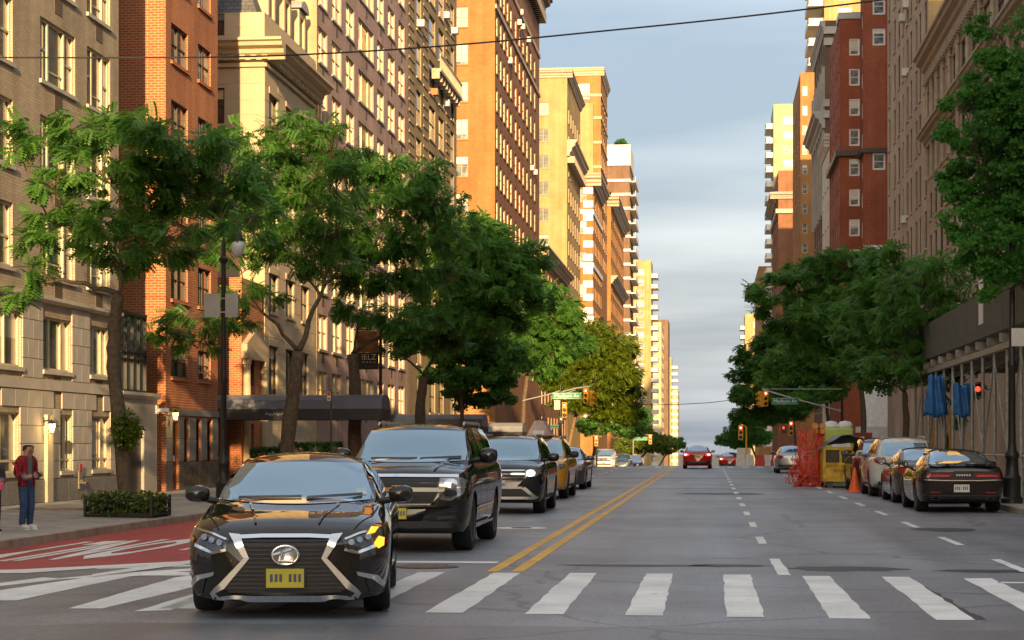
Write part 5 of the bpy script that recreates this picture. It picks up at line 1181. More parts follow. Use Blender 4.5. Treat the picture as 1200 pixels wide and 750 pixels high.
mb = MB(); mb.box(-.16,.16,2.28,2.30,1.80,1.93); mb.build('roof_light', P('roof_light_panel',(0.75,0.75,0.7),.4), s_)
c = Car(SEDAN, 'waiting_grey_car', 'dark grey car waiting behind the yellow taxi', PGREY, None, (-5.1, 66, .004), 0); sedan_side(c); c.patch('windshield', trap(1.015,1.345,.735,.585,8), 'F', M_cglass); c.mirror(1.78,1.06,PGREY,.985)
for sg in (-1,1): c.patch('headlight', [(sg*.5,.68),(sg*.55,.60),(sg*.80,.66),(sg*.86,.76),(sg*.7,.76)][::sg], 'F', M_lens, .01)
c.patch('grille', [(-.42,.66),(.42,.66),(.36,.48),(-.36,.48)], 'F', M_trim, .008)
# ---------------- black muscle coupe parked on the right, seen from behind
def place_rear(sp, X, Yrear): return (X, Yrear + sp['L'], .004)
c = Car(COUPE, 'parked_black_coupe', 'black muscle coupe with wide red tail lights parked at the kerb', PB, None, place_rear(COUPE, 5.62, 44.6), R(180)); L = c.L
c.patch('rear_window', trap(1.075,1.345,.68,.56,10,.02), 'R', M_cglass); c.patch('windshield', trap(1.02,1.33,.72,.57,8), 'F', M_cglass)
tp = c.patch('tail_panel', [(-.83,.80),(-.80,.915),(.80,.915),(.83,.80),(.78,.745),(-.78,.745)], 'R', M_trim, .006)
for sg in (-1,1):
    tl = c.patch('tail_light', [(sg*.24,.79),(sg*.25,.885),(sg*.78,.885),(sg*.80,.80),(sg*.76,.775)][::sg], 'R', M_tail, .014, None, .05); c.line('lamp_bar', [(sg*.30,.83),(sg*.74,.83)], .035, 'R', P('tail_lamp_bar',(0.55,0.10,0.10),.25), .022, tl)
    c.patch('reflector', [(sg*.50,.445),(sg*.50,.475),(sg*.72,.475),(sg*.72,.445)][::sg], 'R', M_tail, .008); c.patch('exhaust', [(sg*.52,.30),(sg*.50,.355),(sg*.70,.355),(sg*.68,.30)][::sg], 'R', M_satin, .01)
    c.patch('exhaust_opening', [(sg*.54,.31),(sg*.53,.345),(sg*.68,.345),(sg*.66,.31)][::sg], 'R', M_well, .014)
for k in range(6): c.patch('badge_letter', [(-.16+k*.055,.825),(-.125+k*.055,.825),(-.125+k*.055,.865),(-.16+k*.055,.865)], 'R', M_satin, .012, tp)
c.line('tail_trim', [(-.84,.74),(-.4,.725),(.4,.725),(.84,.74)], .02, 'R', M_satin, .012); c.line('spoiler', [(-.80,1.035),(0,1.05),(.80,1.035)], .04, 'R', PB, .03)
c.patch('diffuser', [(-.82,.25),(.82,.25),(.80,.40),(-.80,.40)], 'R', M_trim, .006); c.plate(.03, .55, 'R', M_plate_w, L+.012, .34, .17); c.line('bumper_seam', [(-.9,.47),(.9,.47)], .012, 'R', M_well, .003)
c.side([[(2.15,1.04),(3.15,1.04),(3.22,1.33),(2.75,1.355),(2.45,1.30)],[(3.25,1.05),(3.75,1.09),(3.60,1.22),(3.32,1.31)]]); c.line('door_seam', [(3.2,.36),(3.25,.98)], .014, 'S', M_well, .002, c.body, True); c.line('door_seam', [(1.75,.36),(1.75,.95)], .014, 'S', M_well, .002, c.body, True); c.mirror(2.0,1.05,PB,1.03)
def tail_lights(c, m=M_tail, z=.80, plate=M_plate_w, suv=False):
    for sg in (-1,1):
        poly = [(sg*.52,z),(sg*.50,z+.12),(sg*.80,z+.14),(sg*.82,z+.03),(sg*.76,z-.02)] if not suv else [(sg*.58,z),(sg*.56,z+.16),(sg*.86,z+.19),(sg*.88,z+.06),(sg*.82,z)]
        t = c.patch('tail_light', poly[::sg], 'R', m, .012, None, .05)
        if m is M_tail_on: c.patch('lamp_core', [(sg*.70+.10*math.cos(a), z+.07+.05*math.sin(a)) for a in np.linspace(0,6.28,11)[:-1]], 'R', M_brake_hot, .024, t)
    c.plate(0, z-.06 if not suv else z, 'R', plate, c.L+.01); c.patch('bumper_trim', [(-.78,.36),(.78,.36),(.76,.46),(-.76,.46)], 'R', M_trim, .008)
def rear_sedan(name, label, pm, X, Y, lit=False, group=None):
    c = Car(SEDAN, name, label, pm, group, (X, Y + SEDAN['L'], zl(Y+2)+.004 + (zr(X)-0)), R(180)); sedan_side(c); c.patch('rear_window', trap(1.12,1.37,.64,.54,8), 'R', M_cglass); c.patch('windshield', trap(1.02,1.34,.72,.58,8), 'F', M_cglass)
    tail_lights(c, M_tail_on if lit else M_tail, .80, M_plate_y if lit else M_plate_w); c.mirror(1.78,1.06,pm,.985); return c
def rear_suv(name, label, pm, X, Y, group=None, lit=False, dark_lower=False):
    sp = SUVMID; c = Car(sp, name, label, pm, group, (X, Y + sp['L'], zl(Y+2)+.004), R(180)); suv_common(c, False); c.patch('rear_window', trap(1.24,1.56,.70,.62,8), 'R', M_cglass); tail_lights(c, M_tail_on if lit else M_tail, .98, M_plate_w, True); c.mirror(1.85,1.24,pm,1.05,(.13,.08,.10)); return c
rear_sedan('parked_dark_sedan', 'dark grey sedan parked between the black coupe and the white crossover', PGREY, 5.66, 51.3)
rear_suv('parked_white_crossover', 'white crossover with roof rails parked ahead of the dark grey sedan', PWHITE, 5.62, 57.6)
rear_suv('parked_maroon_suv', 'maroon suv parked between the white crossover and the yellow dumpster', PMAR, 5.55, 63.6)
rear_sedan('red_car', 'red car with glowing brake lights driving away over the crest', PRED, xat(817,122), 122, True)
rear_sedan('silver_car', 'silver car parked beyond the orange netting', PSILV, xat(930,103), 103)
rear_sedan('far_red_car', 'far red car with lit brake lights beyond the avenue', PRED, xat(855,168), 168, True)
def front_suv(name, label, pm, X, Y, group=None):
    sp = SUVMID; c = Car(sp, name, label, pm, group, (X, Y, zl(Y+2)+zr(X)+.004), 0); suv_common(c, False); mid_front(c); return c
front_suv('oncoming_white_suv', 'pale suv waiting across the avenue, first of the oncoming queue', PWHITE, xat(709,165), 163)
def front_sedan(name, label, pm, X, Y):
    c = Car(SEDAN, name, label, pm, None, (X, Y, zl(Y+2)+zr(X)+.004), 0); sedan_side(c); c.patch('windshield', trap(1.015,1.345,.735,.585,8), 'F', M_cglass)
    for sg in (-1,1): c.patch('headlight', [(sg*.5,.68),(sg*.55,.60),(sg*.80,.66),(sg*.86,.76),(sg*.7,.76)][::sg], 'F', M_lens, .01)
    c.patch('grille', [(-.42,.66),(.42,.66),(.36,.48),(-.36,.48)], 'F', M_trim, .008); return c
front_sedan('oncoming_blue_car', 'slate blue car behind the pale suv across the avenue', PBLUE, xat(728,171), 170)
front_sedan('oncoming_silver_car', 'silver car at the tail of the oncoming queue across the avenue', PSILV, xat(742,180), 178)
# ================================================================ TREES
M_bark = P('bark', (0.115,0.085,0.055), 0.9, var=.35, vscale=9, bump=.8, bscale=22)
M_bark_warm = P('bark_warm', (0.20,0.13,0.065), 0.9, var=.35, vscale=9, bump=.8, bscale=22)
M_leaf_a = leaf_mat('locust_leaf', (0.070,0.205,0.038), (0.185,0.400,0.075), .55)
M_leaf_b = leaf_mat('locust_leaf_deep', (0.060,0.190,0.036), (0.150,0.360,0.065), .55)
M_leaf_c = leaf_mat('locust_leaf_yellow', (0.085,0.150,0.012), (0.190,0.260,0.020), .4)
M_leaf_g = leaf_mat('ginkgo_leaf', (0.050,0.185,0.030), (0.130,0.370,0.055), .5)
def spray_locust(n=6, L=.32, lw=.060, ll=.135):          # a pinnate leaf: pairs of narrow leaflets along a drooping stalk
    V = []; 
    for i in range(n):
        t = (i+1)/n; x = L*t; z = -.10*L*t*t*3
        for sg in (-1, 1):
            a = np.array([x, 0, z]); d = np.array([.35, sg*.92, -.30]); d /= np.linalg.norm(d); s_ = np.array([.9, -sg*.35, 0]); s_ /= np.linalg.norm(s_); k = ll*(1-.45*abs(t-.45))
            V += [a, a+d*k*.5+s_*lw*.5, a+d*k, a+d*k*.5-s_*lw*.5]
    return np.array(V)
def spray_broad(n=6, L=.18, w=.085):                      # a twig of fan shaped leaves
    rs = np.random.RandomState(3); V = []
    for i in range(n):
        a = np.array([L*(i+.5)/n, 0, 0]); an = i*2.4; d = np.array([.4, math.cos(an), math.sin(an)*.7-.25]); d /= np.linalg.norm(d)
        s_ = np.cross(d, rs.randn(3)); s_ /= np.linalg.norm(s_); V += [a, a+d*w*.75+s_*w*.55, a+d*w*1.05, a+d*w*.75-s_*w*.55]
    return np.array(V)
SPR = {'locust': spray_locust(), 'locust_far': spray_locust(4, .40, .12, .20), 'broad': spray_broad(), 'broad_far': spray_broad(5, .3, .17)}
def leaves(centres, dirs, kind, rs, scale=(.8, 1.25)):
    S = SPR[kind]; N = len(centres); d = dirs / np.linalg.norm(dirs, axis=1)[:, None]
    ref = np.tile(np.array([0, 0, 1.0]), (N, 1)) + rs.randn(N, 3)*.35; y = np.cross(ref, d); y /= np.linalg.norm(y, axis=1)[:, None]; z = np.cross(d, y)
    sc = rs.uniform(*scale, N)[:, None, None]
    P_ = (S[None,:,0:1]*d[:,None,:] + S[None,:,1:2]*y[:,None,:] + S[None,:,2:3]*z[:,None,:])*sc + centres[:,None,:]
    return P_.reshape(-1, 3)
def tree(name, label, X, Y, trunk, pads, leafm, kind, density, seed, r0=.17, barkm=None, group=None, depth_spread=1.5, zb=None, cat='tree'):
    # trunk: sight-line polyline (px,py) in the plane of the tree; pads: foliage masses (px,py,rx,ry); both become real positions about the trunk
    rs = np.random.RandomState(seed); rnd = random.Random(seed); z0 = zwalk(X, Y) if zb is None else zb
    root = thing(name, label, cat, (X, Y, z0), 0, group); d0 = dep(X, Y); m = d0/F
    def loc(px, py, dy=0.0):
        x = xat(px, Y) + dy*((px-VPX)/F); z = hz(py, X, Y); z = EYE+(z-EYE)*(dep(X,Y+dy)/d0); return Vector((x-X, dy, z-z0))
    T = [Vector((0,0,-.15)), Vector((0,0,.02))] + [loc(*p) for p in trunk]; n = len(T)
    # smooth and roughen the trunk
    fine = []
    for i in range(n-1):
        k = 4
        for q in range(k): fine.append(T[i].lerp(T[i+1], q/k) + (Vector((rnd.uniform(-1,1), rnd.uniform(-1,1), 0))*.02 if i > 0 else Vector()))
    fine.append(T[-1]); N = len(fine)
    rad = [r0*(1.35 if i < 2 else 1.12 if i < 4 else 1-.35*i/N)*rnd.uniform(.93,1.07) for i in range(N)]
    mb = MB(); mb.tube(fine, rad, 12); fork = fine[-1]; limbs = MB(); cs, ds = [], []
    masses = []
    for p in pads:
        px, py, rx, ry = p[:4]; dy = p[4] if len(p) > 4 else rnd.uniform(-1,1)*depth_spread; c = loc(px, py, dy); masses.append((c, rx*m, ry*m))
    # limbs run from the fork (or from another limb) to every foliage mass
    nodes_ = [(fork, rad[-1]*.85)]
    for c, rx, rz in sorted(masses, key=lambda q: (q[0]-fork).length):
        tgt = c - Vector((0,0,rz*.45)); bi = min(range(len(nodes_)), key=lambda i: (nodes_[i][0]-tgt).length + (0.35*(nodes_[i][0]-fork).length)); a, ra = nodes_[bi]
        v = tgt-a; L = v.length; pts = []; mid = a+v*.5+Vector((rnd.uniform(-.1,.1)*L, rnd.uniform(-.1,.1)*L, (.10 if tgt.z > a.z else .22)*L))
        for i in range(8):
            t = i/7; pts.append(a*(1-t)**2 + mid*2*t*(1-t) + tgt*t*t + Vector((rnd.uniform(-1,1), rnd.uniform(-1,1), rnd.uniform(-1,1)))*.025*L*(0 if i in (0,) else 1))
        r1 = max(.022, min(ra*.8, .030+.022*L)); limbs.tube(pts, [max(.012, r1*(1-.62*i/7)) for i in range(8)], 7); nodes_.append((pts[4], r1*.7)); nodes_.append((pts[-1], r1*.45))
        # twigs inside the mass
        nt = int(10+rx*6)
        for k in range(nt):
            e = Vector((rnd.uniform(-1,1)*rx, rnd.uniform(-1,1)*rx*.9, rnd.uniform(-.5,1)*rz)); s0 = pts[rnd.randint(4,7)]; q = c+e; mdd = s0.lerp(q,.5)+Vector((0,0,.08*(q-s0).length))
            limbs.tube([s0, mdd, q], [.016,.010,.005], 4, False)
        vol = rx*rx*rz; rx *= 1.16; rz *= 1.2; ns = int(density*.8*(rx*rx*.9+rx*rz*1.6)) + 12
        u = rs.randn(ns, 3); u /= np.linalg.norm(u, axis=1)[:, None]; rr = rs.uniform(0, 1, ns)**.38
        # ragged edge: the mass is broken into small clumps
        nc = max(5, int(ns/22)); cc = rs.randn(nc, 3); cc /= np.linalg.norm(cc, axis=1)[:, None]; cc *= (rs.uniform(.15, 1.08, nc)**.5)[:, None]
        idx = rs.randint(0, nc, ns); pos = cc[idx] + u*rr[:, None]*.27; pos[:,2] = np.where(pos[:,2] < 0, pos[:,2]*.75, pos[:,2])
        P_ = pos*np.array([rx, rx*.95, rz]) + np.array(c); dirv = pos*np.array([1,1,.25]) + rs.randn(ns,3)*.45; dirv[:,2] -= .28
        cs.append(P_); ds.append(dirv)
    mb.build('trunk', barkm or M_bark, root, smooth=True); limbs.build('limbs', barkm or M_bark, root, smooth=True)
    V = leaves(np.concatenate(cs), np.concatenate(ds), kind, rs); me = np_mesh('crown', V, 4, np.arange(len(V)), [leafm]); put('crown', me, root)
    return root
TL = 'street trees along the left pavement'; TX = -13.1
def ytree(px, X=TX): return fac(px, X)
LEAFN = [0]
tree('locust_tree', 'feathery honey locust rising from the ivy planter before the tan house', -13.0, fac(150, -13.0), [(140,500),(133,430),(134,385),(139,345)],
     [(72,160,50,17),(30,172,22,10),(128,146,52,19),(185,158,45,18),(232,176,46,22),(272,205,40,26),(120,196,52,20),(60,208,30,13),(190,212,48,22),(245,236,44,22),(152,250,44,20),(100,268,44,17),(60,255,28,10),(140,292,42,20),(185,285,36,18),(35,282,18,10),(42,318,16,22),(28,345,10,14),(290,255,26,24),(215,270,34,16),(300,215,22,20)],
     M_leaf_a, 'locust', 150, 1, .19, None, TL)
o = thing('epicormic_shoots', 'bright green leafy shoots sprouting from the trunk above the planter', 'shoots', (-13.0, fac(150, -13.0), 1.0)); rs_ = np.random.RandomState(4); u = rs_.randn(230,3); u /= np.linalg.norm(u,axis=1)[:,None]; u *= rs_.uniform(.2,1,230)[:,None]
V = leaves(u*np.array([.26,.26,.36])+np.array([-.02,-.15,.85]), u*1.0+rs_.randn(230,3)*.4, 'broad', rs_, (.7,1.1)); put('leaves', np_mesh('leaves', V, 4, np.arange(len(V)), [M_leaf_c]), o)
mb = MB()
for k in range(9): a = k*.7; mb.tube([(0,0,.8),(.15*math.cos(a),.15*math.sin(a)-.1,.9),(.3*math.cos(a),.3*math.sin(a)-.15,1.05)], [.012,.009,.004], 4)
mb.build('twigs', M_bark, o)
tree('locust_tree', 'leaning forked honey locust growing beside the end of the grey canopy', TX, ytree(332), [(338,505),(345,450),(350,412)],
     [(345,150,48,18),(388,166,40,20),(300,172,40,20),(330,196,48,22),(395,205,36,22),(285,225,38,24),(360,240,50,26),(310,262,44,24),(395,262,36,22),(275,290,34,22),(340,300,40,20),(250,372,42,11),(205,388,32,9),(290,345,36,14),(385,305,34,18),(232,405,20,7)],
     M_leaf_a, 'locust', 130, 2, .27, None, TL)
tree('locust_tree', 'sturdy honey locust before the mauve tower with a banner behind its fork', TX, ytree(417), [(416,500),(416,450),(413,415)],
     [(440,196,42,16),(485,205,40,18),(420,228,40,20),(468,240,46,22),(518,236,30,20),(402,268,36,22),(446,282,46,24),(500,280,40,24),(535,270,24,18),(395,312,32,18),(440,328,44,20),(490,330,40,20),(530,318,26,18),(420,365,30,12),(470,372,36,14),(505,368,26,14)],
     M_leaf_b, 'locust', 130, 3, .29, None, TL)
tree('locust_tree', 'honey locust with a low outstretched left limb before the olive tower', TX, ytree(494), [(492,490),(494,460),(497,440)],
     [(548,268,34,14),(585,282,32,16),(528,298,34,18),(568,310,40,20),(605,306,26,18),(540,336,40,20),(585,340,36,20),(615,332,20,16),(520,365,34,16),(560,372,40,18),(600,372,28,18),(480,392,28,11),(462,405,18,8),(515,398,30,12),(628,350,16,14)],
     M_leaf_a, 'locust_far', 150, 4, .28, None, TL)
tree('callery_tree', 'dense dark green tree with twin thin stems between two honey locusts', TX, ytree(545), [(541,480),(540,450)],
     [(525,412,24,16),(555,405,28,20),(585,410,24,20),(540,440,28,16),(575,440,28,16),(600,430,18,16),(520,440,18,12),(560,380,24,16),(548,466,24,10),(585,462,18,10)],
     M_leaf_b, 'broad_far', 150, 5, .13, None, TL)
tree('locust_tree', 'tall honey locust at the avenue corner before the crossing lights', TX, ytree(612), [(614,470),(618,440)],
     [(600,320,24,12),(625,338,24,14),(645,355,24,14),(612,362,26,16),(640,385,28,16),(660,378,20,16),(620,400,28,16),(650,412,26,14),(600,392,20,14),(675,400,16,14),(630,430,24,12),(590,440,18,12),(662,352,14,10)],
     M_leaf_a, 'locust_far', 150, 6, .2, None, TL)
tree('locust_tree', 'yellow-green sunlit honey locust standing just across the avenue', TX, 176, [(674,490),(682,462)],
     [(665,415,26,14),(692,392,26,16),(715,410,24,18),(690,425,30,16),(725,440,22,18),(660,445,24,14),(700,455,30,16),(738,462,16,16),(680,470,24,12),(742,485,14,14),(715,480,24,12)],
     M_leaf_c, 'locust_far', 190, 7, .2, M_bark_warm, TL, 2.5)
tree('street_tree', 'dark low-hanging tree beyond the yellow-green locust', TX, 215, [(700,510),(704,495)],
     [(715,490,20,12),(735,500,18,12),(700,500,18,10),(745,490,14,12)], M_leaf_b, 'broad_far', 200, 8, .2, None, TL, 3)
tree('street_tree', 'olive green tree past the second street sign down the hill', TX, 290, [(757,530),(757,520)],
     [(755,518,18,10),(740,522,16,9),(768,520,14,10),(750,507,14,7),(778,524,12,8)], M_leaf_c, 'broad_far', 200, 9, .2, None, TL, 4)
tree('street_tree', 'small far dark tree at the foot of the hill', TX, 420, [(783,528),(783,524)],
     [(780,520,10,7),(790,517,8,5),(770,522,9,6),(796,522,6,5)], M_leaf_b, 'broad_far', 200, 10, .2, None, TL, 4)
# right pavement
TR = 'street trees along the right pavement'
tree('ginkgo_tree', 'dense glossy ginkgo leaning over the sidewalk shed', 10.4, 47.5, [(1350,430),(1345,380)],
     [(1158,30,16,15),(1172,70,22,18),(1205,60,40,40),(1150,98,30,16),(1190,120,50,30),(1128,118,20,12),(1140,155,34,20),(1180,180,50,36),(1118,205,20,10),(1150,220,40,28),(1200,235,60,40),(1140,265,32,22),(1180,290,50,30),(1155,310,22,20),(1172,335,16,18),(1230,160,70,60),(1280,120,80,80),(1270,240,80,60),(1330,200,90,80),(1250,300,60,40),(1110,210,12,6)],
     M_leaf_g, 'broad', 340, 11, .26, None, TR, 1.2, cat='tree')
tree('locust_tree', 'leaning slim tree beside the parked coupe in front of the shed', 8.3, fac(1108, 8.3), [(1112,530),(1104,490),(1096,455)],
     [(1090,318,34,18),(1125,345,30,18),(1060,335,32,16),(1095,360,38,20),(1130,385,26,18),(1068,385,34,20),(1105,410,36,18),(1050,415,26,16),(1135,425,20,16),(1080,440,30,14),(1118,455,22,14),(1045,365,24,16),(1120,480,12,14)],
     M_leaf_a, 'locust', 130, 12, .13, None, TR)
tree('locust_tree', 'broad leafy tree rising behind the white crossover', 8.3, fac(1062, 8.3), [(1062,490),(1060,460)],
     [(1040,305,28,14),(1062,318,26,16),(1030,345,32,18),(1062,365,30,18),(1020,385,32,18),(1050,405,32,18),(1012,420,28,16),(1040,440,26,14),(1075,425,20,16),(1005,360,22,14)],
     M_leaf_a, 'locust_far', 160, 13, .17, None, TR)
tree('locust_tree', 'dark honey locust with one long limb reaching over the roadway', 8.3, fac(1012, 8.3), [(1012,480),(1008,440)],
     [(985,302,26,10),(955,312,24,10),(925,322,24,10),(1010,318,24,14),(965,340,30,14),(935,348,20,9),(900,345,18,7),(878,338,12,5),(885,362,14,6),(992,355,30,16),(960,375,32,16),(925,380,22,12),(985,395,32,16),(1000,425,26,14),(955,405,28,14)],
     M_leaf_a, 'locust_far', 140, 14, .19, None, TR, 2.0)
tree('street_tree', 'rounded green tree behind the orange netting before the avenue', 8.3, fac(972, 8.3), [(970,490),(968,465)],
     [(950,410,28,16),(925,420,26,16),(975,430,24,16),(940,442,30,16),(910,440,20,14),(965,455,24,14),(920,462,24,12),(945,470,24,10)],
     M_leaf_a, 'broad_far', 170, 15, .17, None, TR)
tree('street_tree', 'dark spreading tree over the far crossing signal', 8.0, 178, [(930,500),(926,475)],
     [(905,400,18,10),(880,418,18,12),(870,440,14,9),(900,432,22,14),(885,460,20,12),(912,465,22,14),(865,462,10,8),(895,485,22,12),(925,480,20,12),(872,490,14,10)],
     M_leaf_b, 'locust_far', 220, 16, .2, None, TR, 2.5)
tree('street_tree', 'hazy small tree low beside the far end of the roadway', 8.0, 300, [(880,520),(878,510)],
     [(862,508,12,8),(875,500,14,10),(850,516,9,6),(888,512,14,10),(866,520,12,7)], M_leaf_b, 'broad_far', 220, 17, .2, None, TR, 4)
# hedge boxes under the canopy and ivy in the planter
def hedge(px, py, w, h, label, X=FAC_L+1.4):
    Y = fac(px, X); z = zwalk(X, Y); m = dep(X,Y)/F; r = thing('box_hedge', label, 'hedge', (X, Y, z), 0, 'clipped hedges under the canopy')
    rs = np.random.RandomState(int(px)); n = 900; p = rs.uniform(-1,1,(n,3)); k = rs.randint(0,3,n); sg = rs.choice([-1,1],n); p[np.arange(n),k] = sg*rs.uniform(.85,1.03,n)
    H = max(.5, hz(py,X,Y)-z); pos = p*np.array([.45, w*m/2*1.3, H*.42])+np.array([0,0,H*.55]); V = leaves(pos, p+rs.randn(n,3)*.5, 'broad', rs, (.5,.8)); put('foliage', np_mesh('foliage', V, 4, np.arange(len(V)), [M_hedge]), r)
    mb = MB(); mb.box(-.4,.4,-w*m/2*1.2,w*m/2*1.2,0,.3); mb.build('trough', P('terracotta_trough',(0.25,0.2,0.16),.8), r)
for px, py, w in ((311,526,11),(345,520,18),(372,519,16),(387,519,10)): hedge(px, py, w, 10, 'clipped dark green box hedge in a trough under the grey canopy')
# ================================================================ STREET FURNITURE
def street_lamp(X, Y, label, z0, H=6.0, arm=1):
    r = thing('street_lamp', label, 'street lamp', (X, Y, z0))
    mb = MB(); mb.lathe([(.26,0),(.26,.12),(.21,.16),(.20,.55),(.22,.60),(.155,.70),(.14,1.05),(.17,1.10),(.17,1.16),(.11,1.25),(.09,1.4)], 16); mb.build('base', M_blackiron, r, smooth=35)
    mb = MB(); mb.lathe([(.088,1.35),(.075,3.2),(.095,3.24),(.095,3.34),(.07,3.4),(.06,H-.6),(.10,H-.55),(.12,H-.45),(.06,H-.38),(.045,H)], 14); mb.build('pole', M_blackiron, r, smooth=35)
    return r
zs = zwalk(-12.7)
Yl = fac(262, -12.7); lp = street_lamp(-12.7, Yl, 'black cast-iron lamp post with two blank signs beside the red bus lane', zs, hz(283,-12.7,Yl)-zs)
Ht = hz(283,-12.7,Yl)-zs
mb = MB(); mb.tube([(0,0,Ht-.05),(.02,0,Ht+.6),(.15,0,Ht+.85),(.32,0,Ht+.8),(.38,0,Ht+.55),(.38,0,Ht+.35)], .035, 8); mb.tube([(0,0,Ht+.2),(.12,0,Ht+.45),(.25,0,Ht+.55),(.2,0,Ht+.7)], .02, 6); mb.build('crook', M_blackiron, lp)
mb = MB(); mb.lathe([(.03,.40),(.07,.32),(.16,.12),(.17,.06)], 14, (.38,0,Ht-.05)); mb.build('lamp_hood', M_blackiron, lp)
mb = MB(); mb.lathe([(.15,.06),(.19,-.08),(.15,-.26),(.05,-.36),(.001,-.37)], 14, (.38,0,Ht-.05)); mb.build('lamp_globe', P('frosted_globe',(0.62,0.66,0.66),.2,spec=.8), lp, smooth=True)
za, zb_ = hz(372,-12.7,Yl)-zs, hz(344,-12.7,Yl)-zs
for sg, w in ((-1,.42),(1,.34)):
    mb = MB(); x0, x1 = sorted((sg*.07, sg*(.07+w))); mb.box(x0, x1, -.10, -.085, za, zb_); mb.build('sign_plate', P('sign_back_aluminium',(0.50,0.50,0.49),.45,metal=.4,var=.1), lp)
mb = MB(); mb.box(-.1,.1,-.105,.1,za+.12,za+.15); mb.box(-.1,.1,-.105,.1,zb_-.15,zb_-.12); mb.build('clamp_band', M_satin, lp)
X_, Y_ = gnd(1186, 590, .14); lp2 = street_lamp(X_, Y_, 'black cast-iron lamp post with a fluted base in front of the shed', .14, 7.2)
mb = MB(); mb.box(-.03,.28,-.12,-.10,hz(406,X_,Y_)-.14,hz(385,X_,Y_)-.14); mb.build('sign_plate', P('sign_white',(0.62,0.62,0.6),.5), lp2)
# planter round the first tree
Xp, Yp = -13.0, fac(150, -13.0); r = thing('tree_planter', 'low black iron tree guard filled with ivy around the first tree', 'planter', (Xp, Yp, zwalk(Xp)))
mb = MB(); w, l, h = .75, .75, .42
for sx in (-w, w):
    for k in range(12): y = -l+2*l*k/11; mb.box(sx-.008, sx+.008, y-.008, y+.008, .0, h)
for sy in (-l, l):
    for k in range(12): x = -w+2*w*k/11; mb.box(x-.008, x+.008, sy-.008, sy+.008, .0, h)
for z in (.05, h-.04):
    for s_ in (-1, 1): mb.box(-w, w, s_*l-.012, s_*l+.012, z, z+.03); mb.box(s_*w-.012, s_*w+.012, -l, l, z, z+.03)
for sx in (-w,w):
    for sy in (-l,l): mb.box(sx-.025,sx+.025,sy-.025,sy+.025,0,h+.06)
mb.build('guard_rail', M_blackiron, r)
mb = MB(); mb.box(-w+.02,w-.02,-l+.02,l-.02,0.0,.1); mb.build('soil', P('soil',(0.06,0.045,0.03),.95), r)
rs = np.random.RandomState(9); n = 1300; p = rs.uniform(-1,1,(n,3))*np.array([w*1.02,l*1.05,.2])+np.array([0,0,.27]); V = leaves(p, rs.randn(n,3)+np.array([0,0,.5]), 'broad', rs, (.5,.9)); put('ivy', np_mesh('ivy', V, 4, np.arange(len(V)), [leaf_mat('ivy_leaf',(0.03,0.075,0.012),(0.16,0.22,0.03),.2)]), r)
mb = MB()
for k in range(60):
    c = Vector((rs.uniform(-w,w), rs.uniform(-l,l), rs.uniform(.38,.56))); mb.obox(c, (.035,.035,.03))
mb.build('blossoms', P('yellow_blossom',(0.6,0.45,0.15),.7), r)
# dark grey building canopies over the pavement
M_canvas = P('canvas_grey', (0.10,0.112,0.135), .6, var=.15, vscale=2, bump=.15, bscale=60); M_canvas_d = P('canvas_valance', (0.035,0.035,0.04), .7, var=.15)
def canopy(label, Y0, Wy, X0, X1, z0, zv, zt, name='building_canopy', txt=False, can=None):
    r = thing(name, label, 'canopy', (X0, Y0, zwalk(X0)));
    b0 = zwalk(X0)
    mb = MB(); prof = [(0,zv),(Wy*.06,zv+(zt-zv)*.6),(Wy*.2,zt-.05),(Wy*.5,zt),(Wy*.8,zt-.05),(Wy*.94,zv+(zt-zv)*.6),(Wy,zv)]; n = len(prof); xs = [0, (X1-X0)*.33, (X1-X0)*.66, X1-X0]
    for x in xs:
        for y, z in prof: mb.v.append((x, y, z-b0))
    for i in range(3):
        for k in range(n-1): mb.f.append([i*n+k, (i+1)*n+k, (i+1)*n+k+1, i*n+k+1]); mb.m.append(0)
    mb.f.append([3*n+k for k in range(n)]); mb.m.append(0); mb.build('canvas', can or M_canvas, r)
    mb = MB(); mb.box(0, X1-X0, -.01, .01, z0-b0, zv-b0); mb.box(0, X1-X0, Wy-.01, Wy+.01, z0-b0, zv-b0); mb.box(X1-X0-.01, X1-X0+.01, .0, Wy, z0-b0, zv-b0); mb.build('valance', M_canvas_d, r)
    for y in (.1, Wy-.1):
        mb = MB(); mb.tube([(X1-X0-.15, y, .0), (X1-X0-.15, y, zv-b0)], .035, 8); mb.build('post', P('brass_post',(0.45,0.33,0.14),.3,metal=.8), r)
    if txt:
        mb = MB(); pts = [(2.6+.03*k, -.014, (z0+zv)/2-b0 + .05*math.sin(k*1.9)+.02*math.sin(k*.7)) for k in range(24)]; mb.tube(pts, .012, 4); mb.build('script_lettering', P('canopy_script',(0.55,0.55,0.55),.5), r)
    return r
Yc = 70.2; canopy('long dark grey canvas canopy reaching from the brick link to the kerb', Yc, 2.0, FAC_L-1.2, xat(447,Yc), hz(492,-15,Yc), hz(479,-15,Yc), hz(462,-15,Yc), txt=True)
Yc = 108; canopy('paler grey canopy of the mauve tower beyond the long canopy', Yc, 3.0, FAC_L, xat(565,Yc), hz(506,-14,Yc), hz(500,-14,Yc), hz(485,-14,Yc), can=P('canvas_pale',(0.22,0.23,0.24),.6))
Yc = 128; canopy('low grey awning of the olive tower near the avenue', Yc, 3.0, FAC_L, xat(612,Yc), hz(512,-14,Yc), hz(506,-14,Yc), hz(495,-14,Yc), can=P('canvas_pale',(0.22,0.23,0.24),.6))
# brown passage door behind the canopy
mb = MB(); mb.box(FAC_L-1.0, FAC_L-.9, 68.7, 72.2, 0, 3.0); tag(mb.build('passage_gate', P('ochre_panel',(0.30,0.17,0.04),.5,bump=.2)), 'ochre brown passage gate behind the lamp post', 'gate')
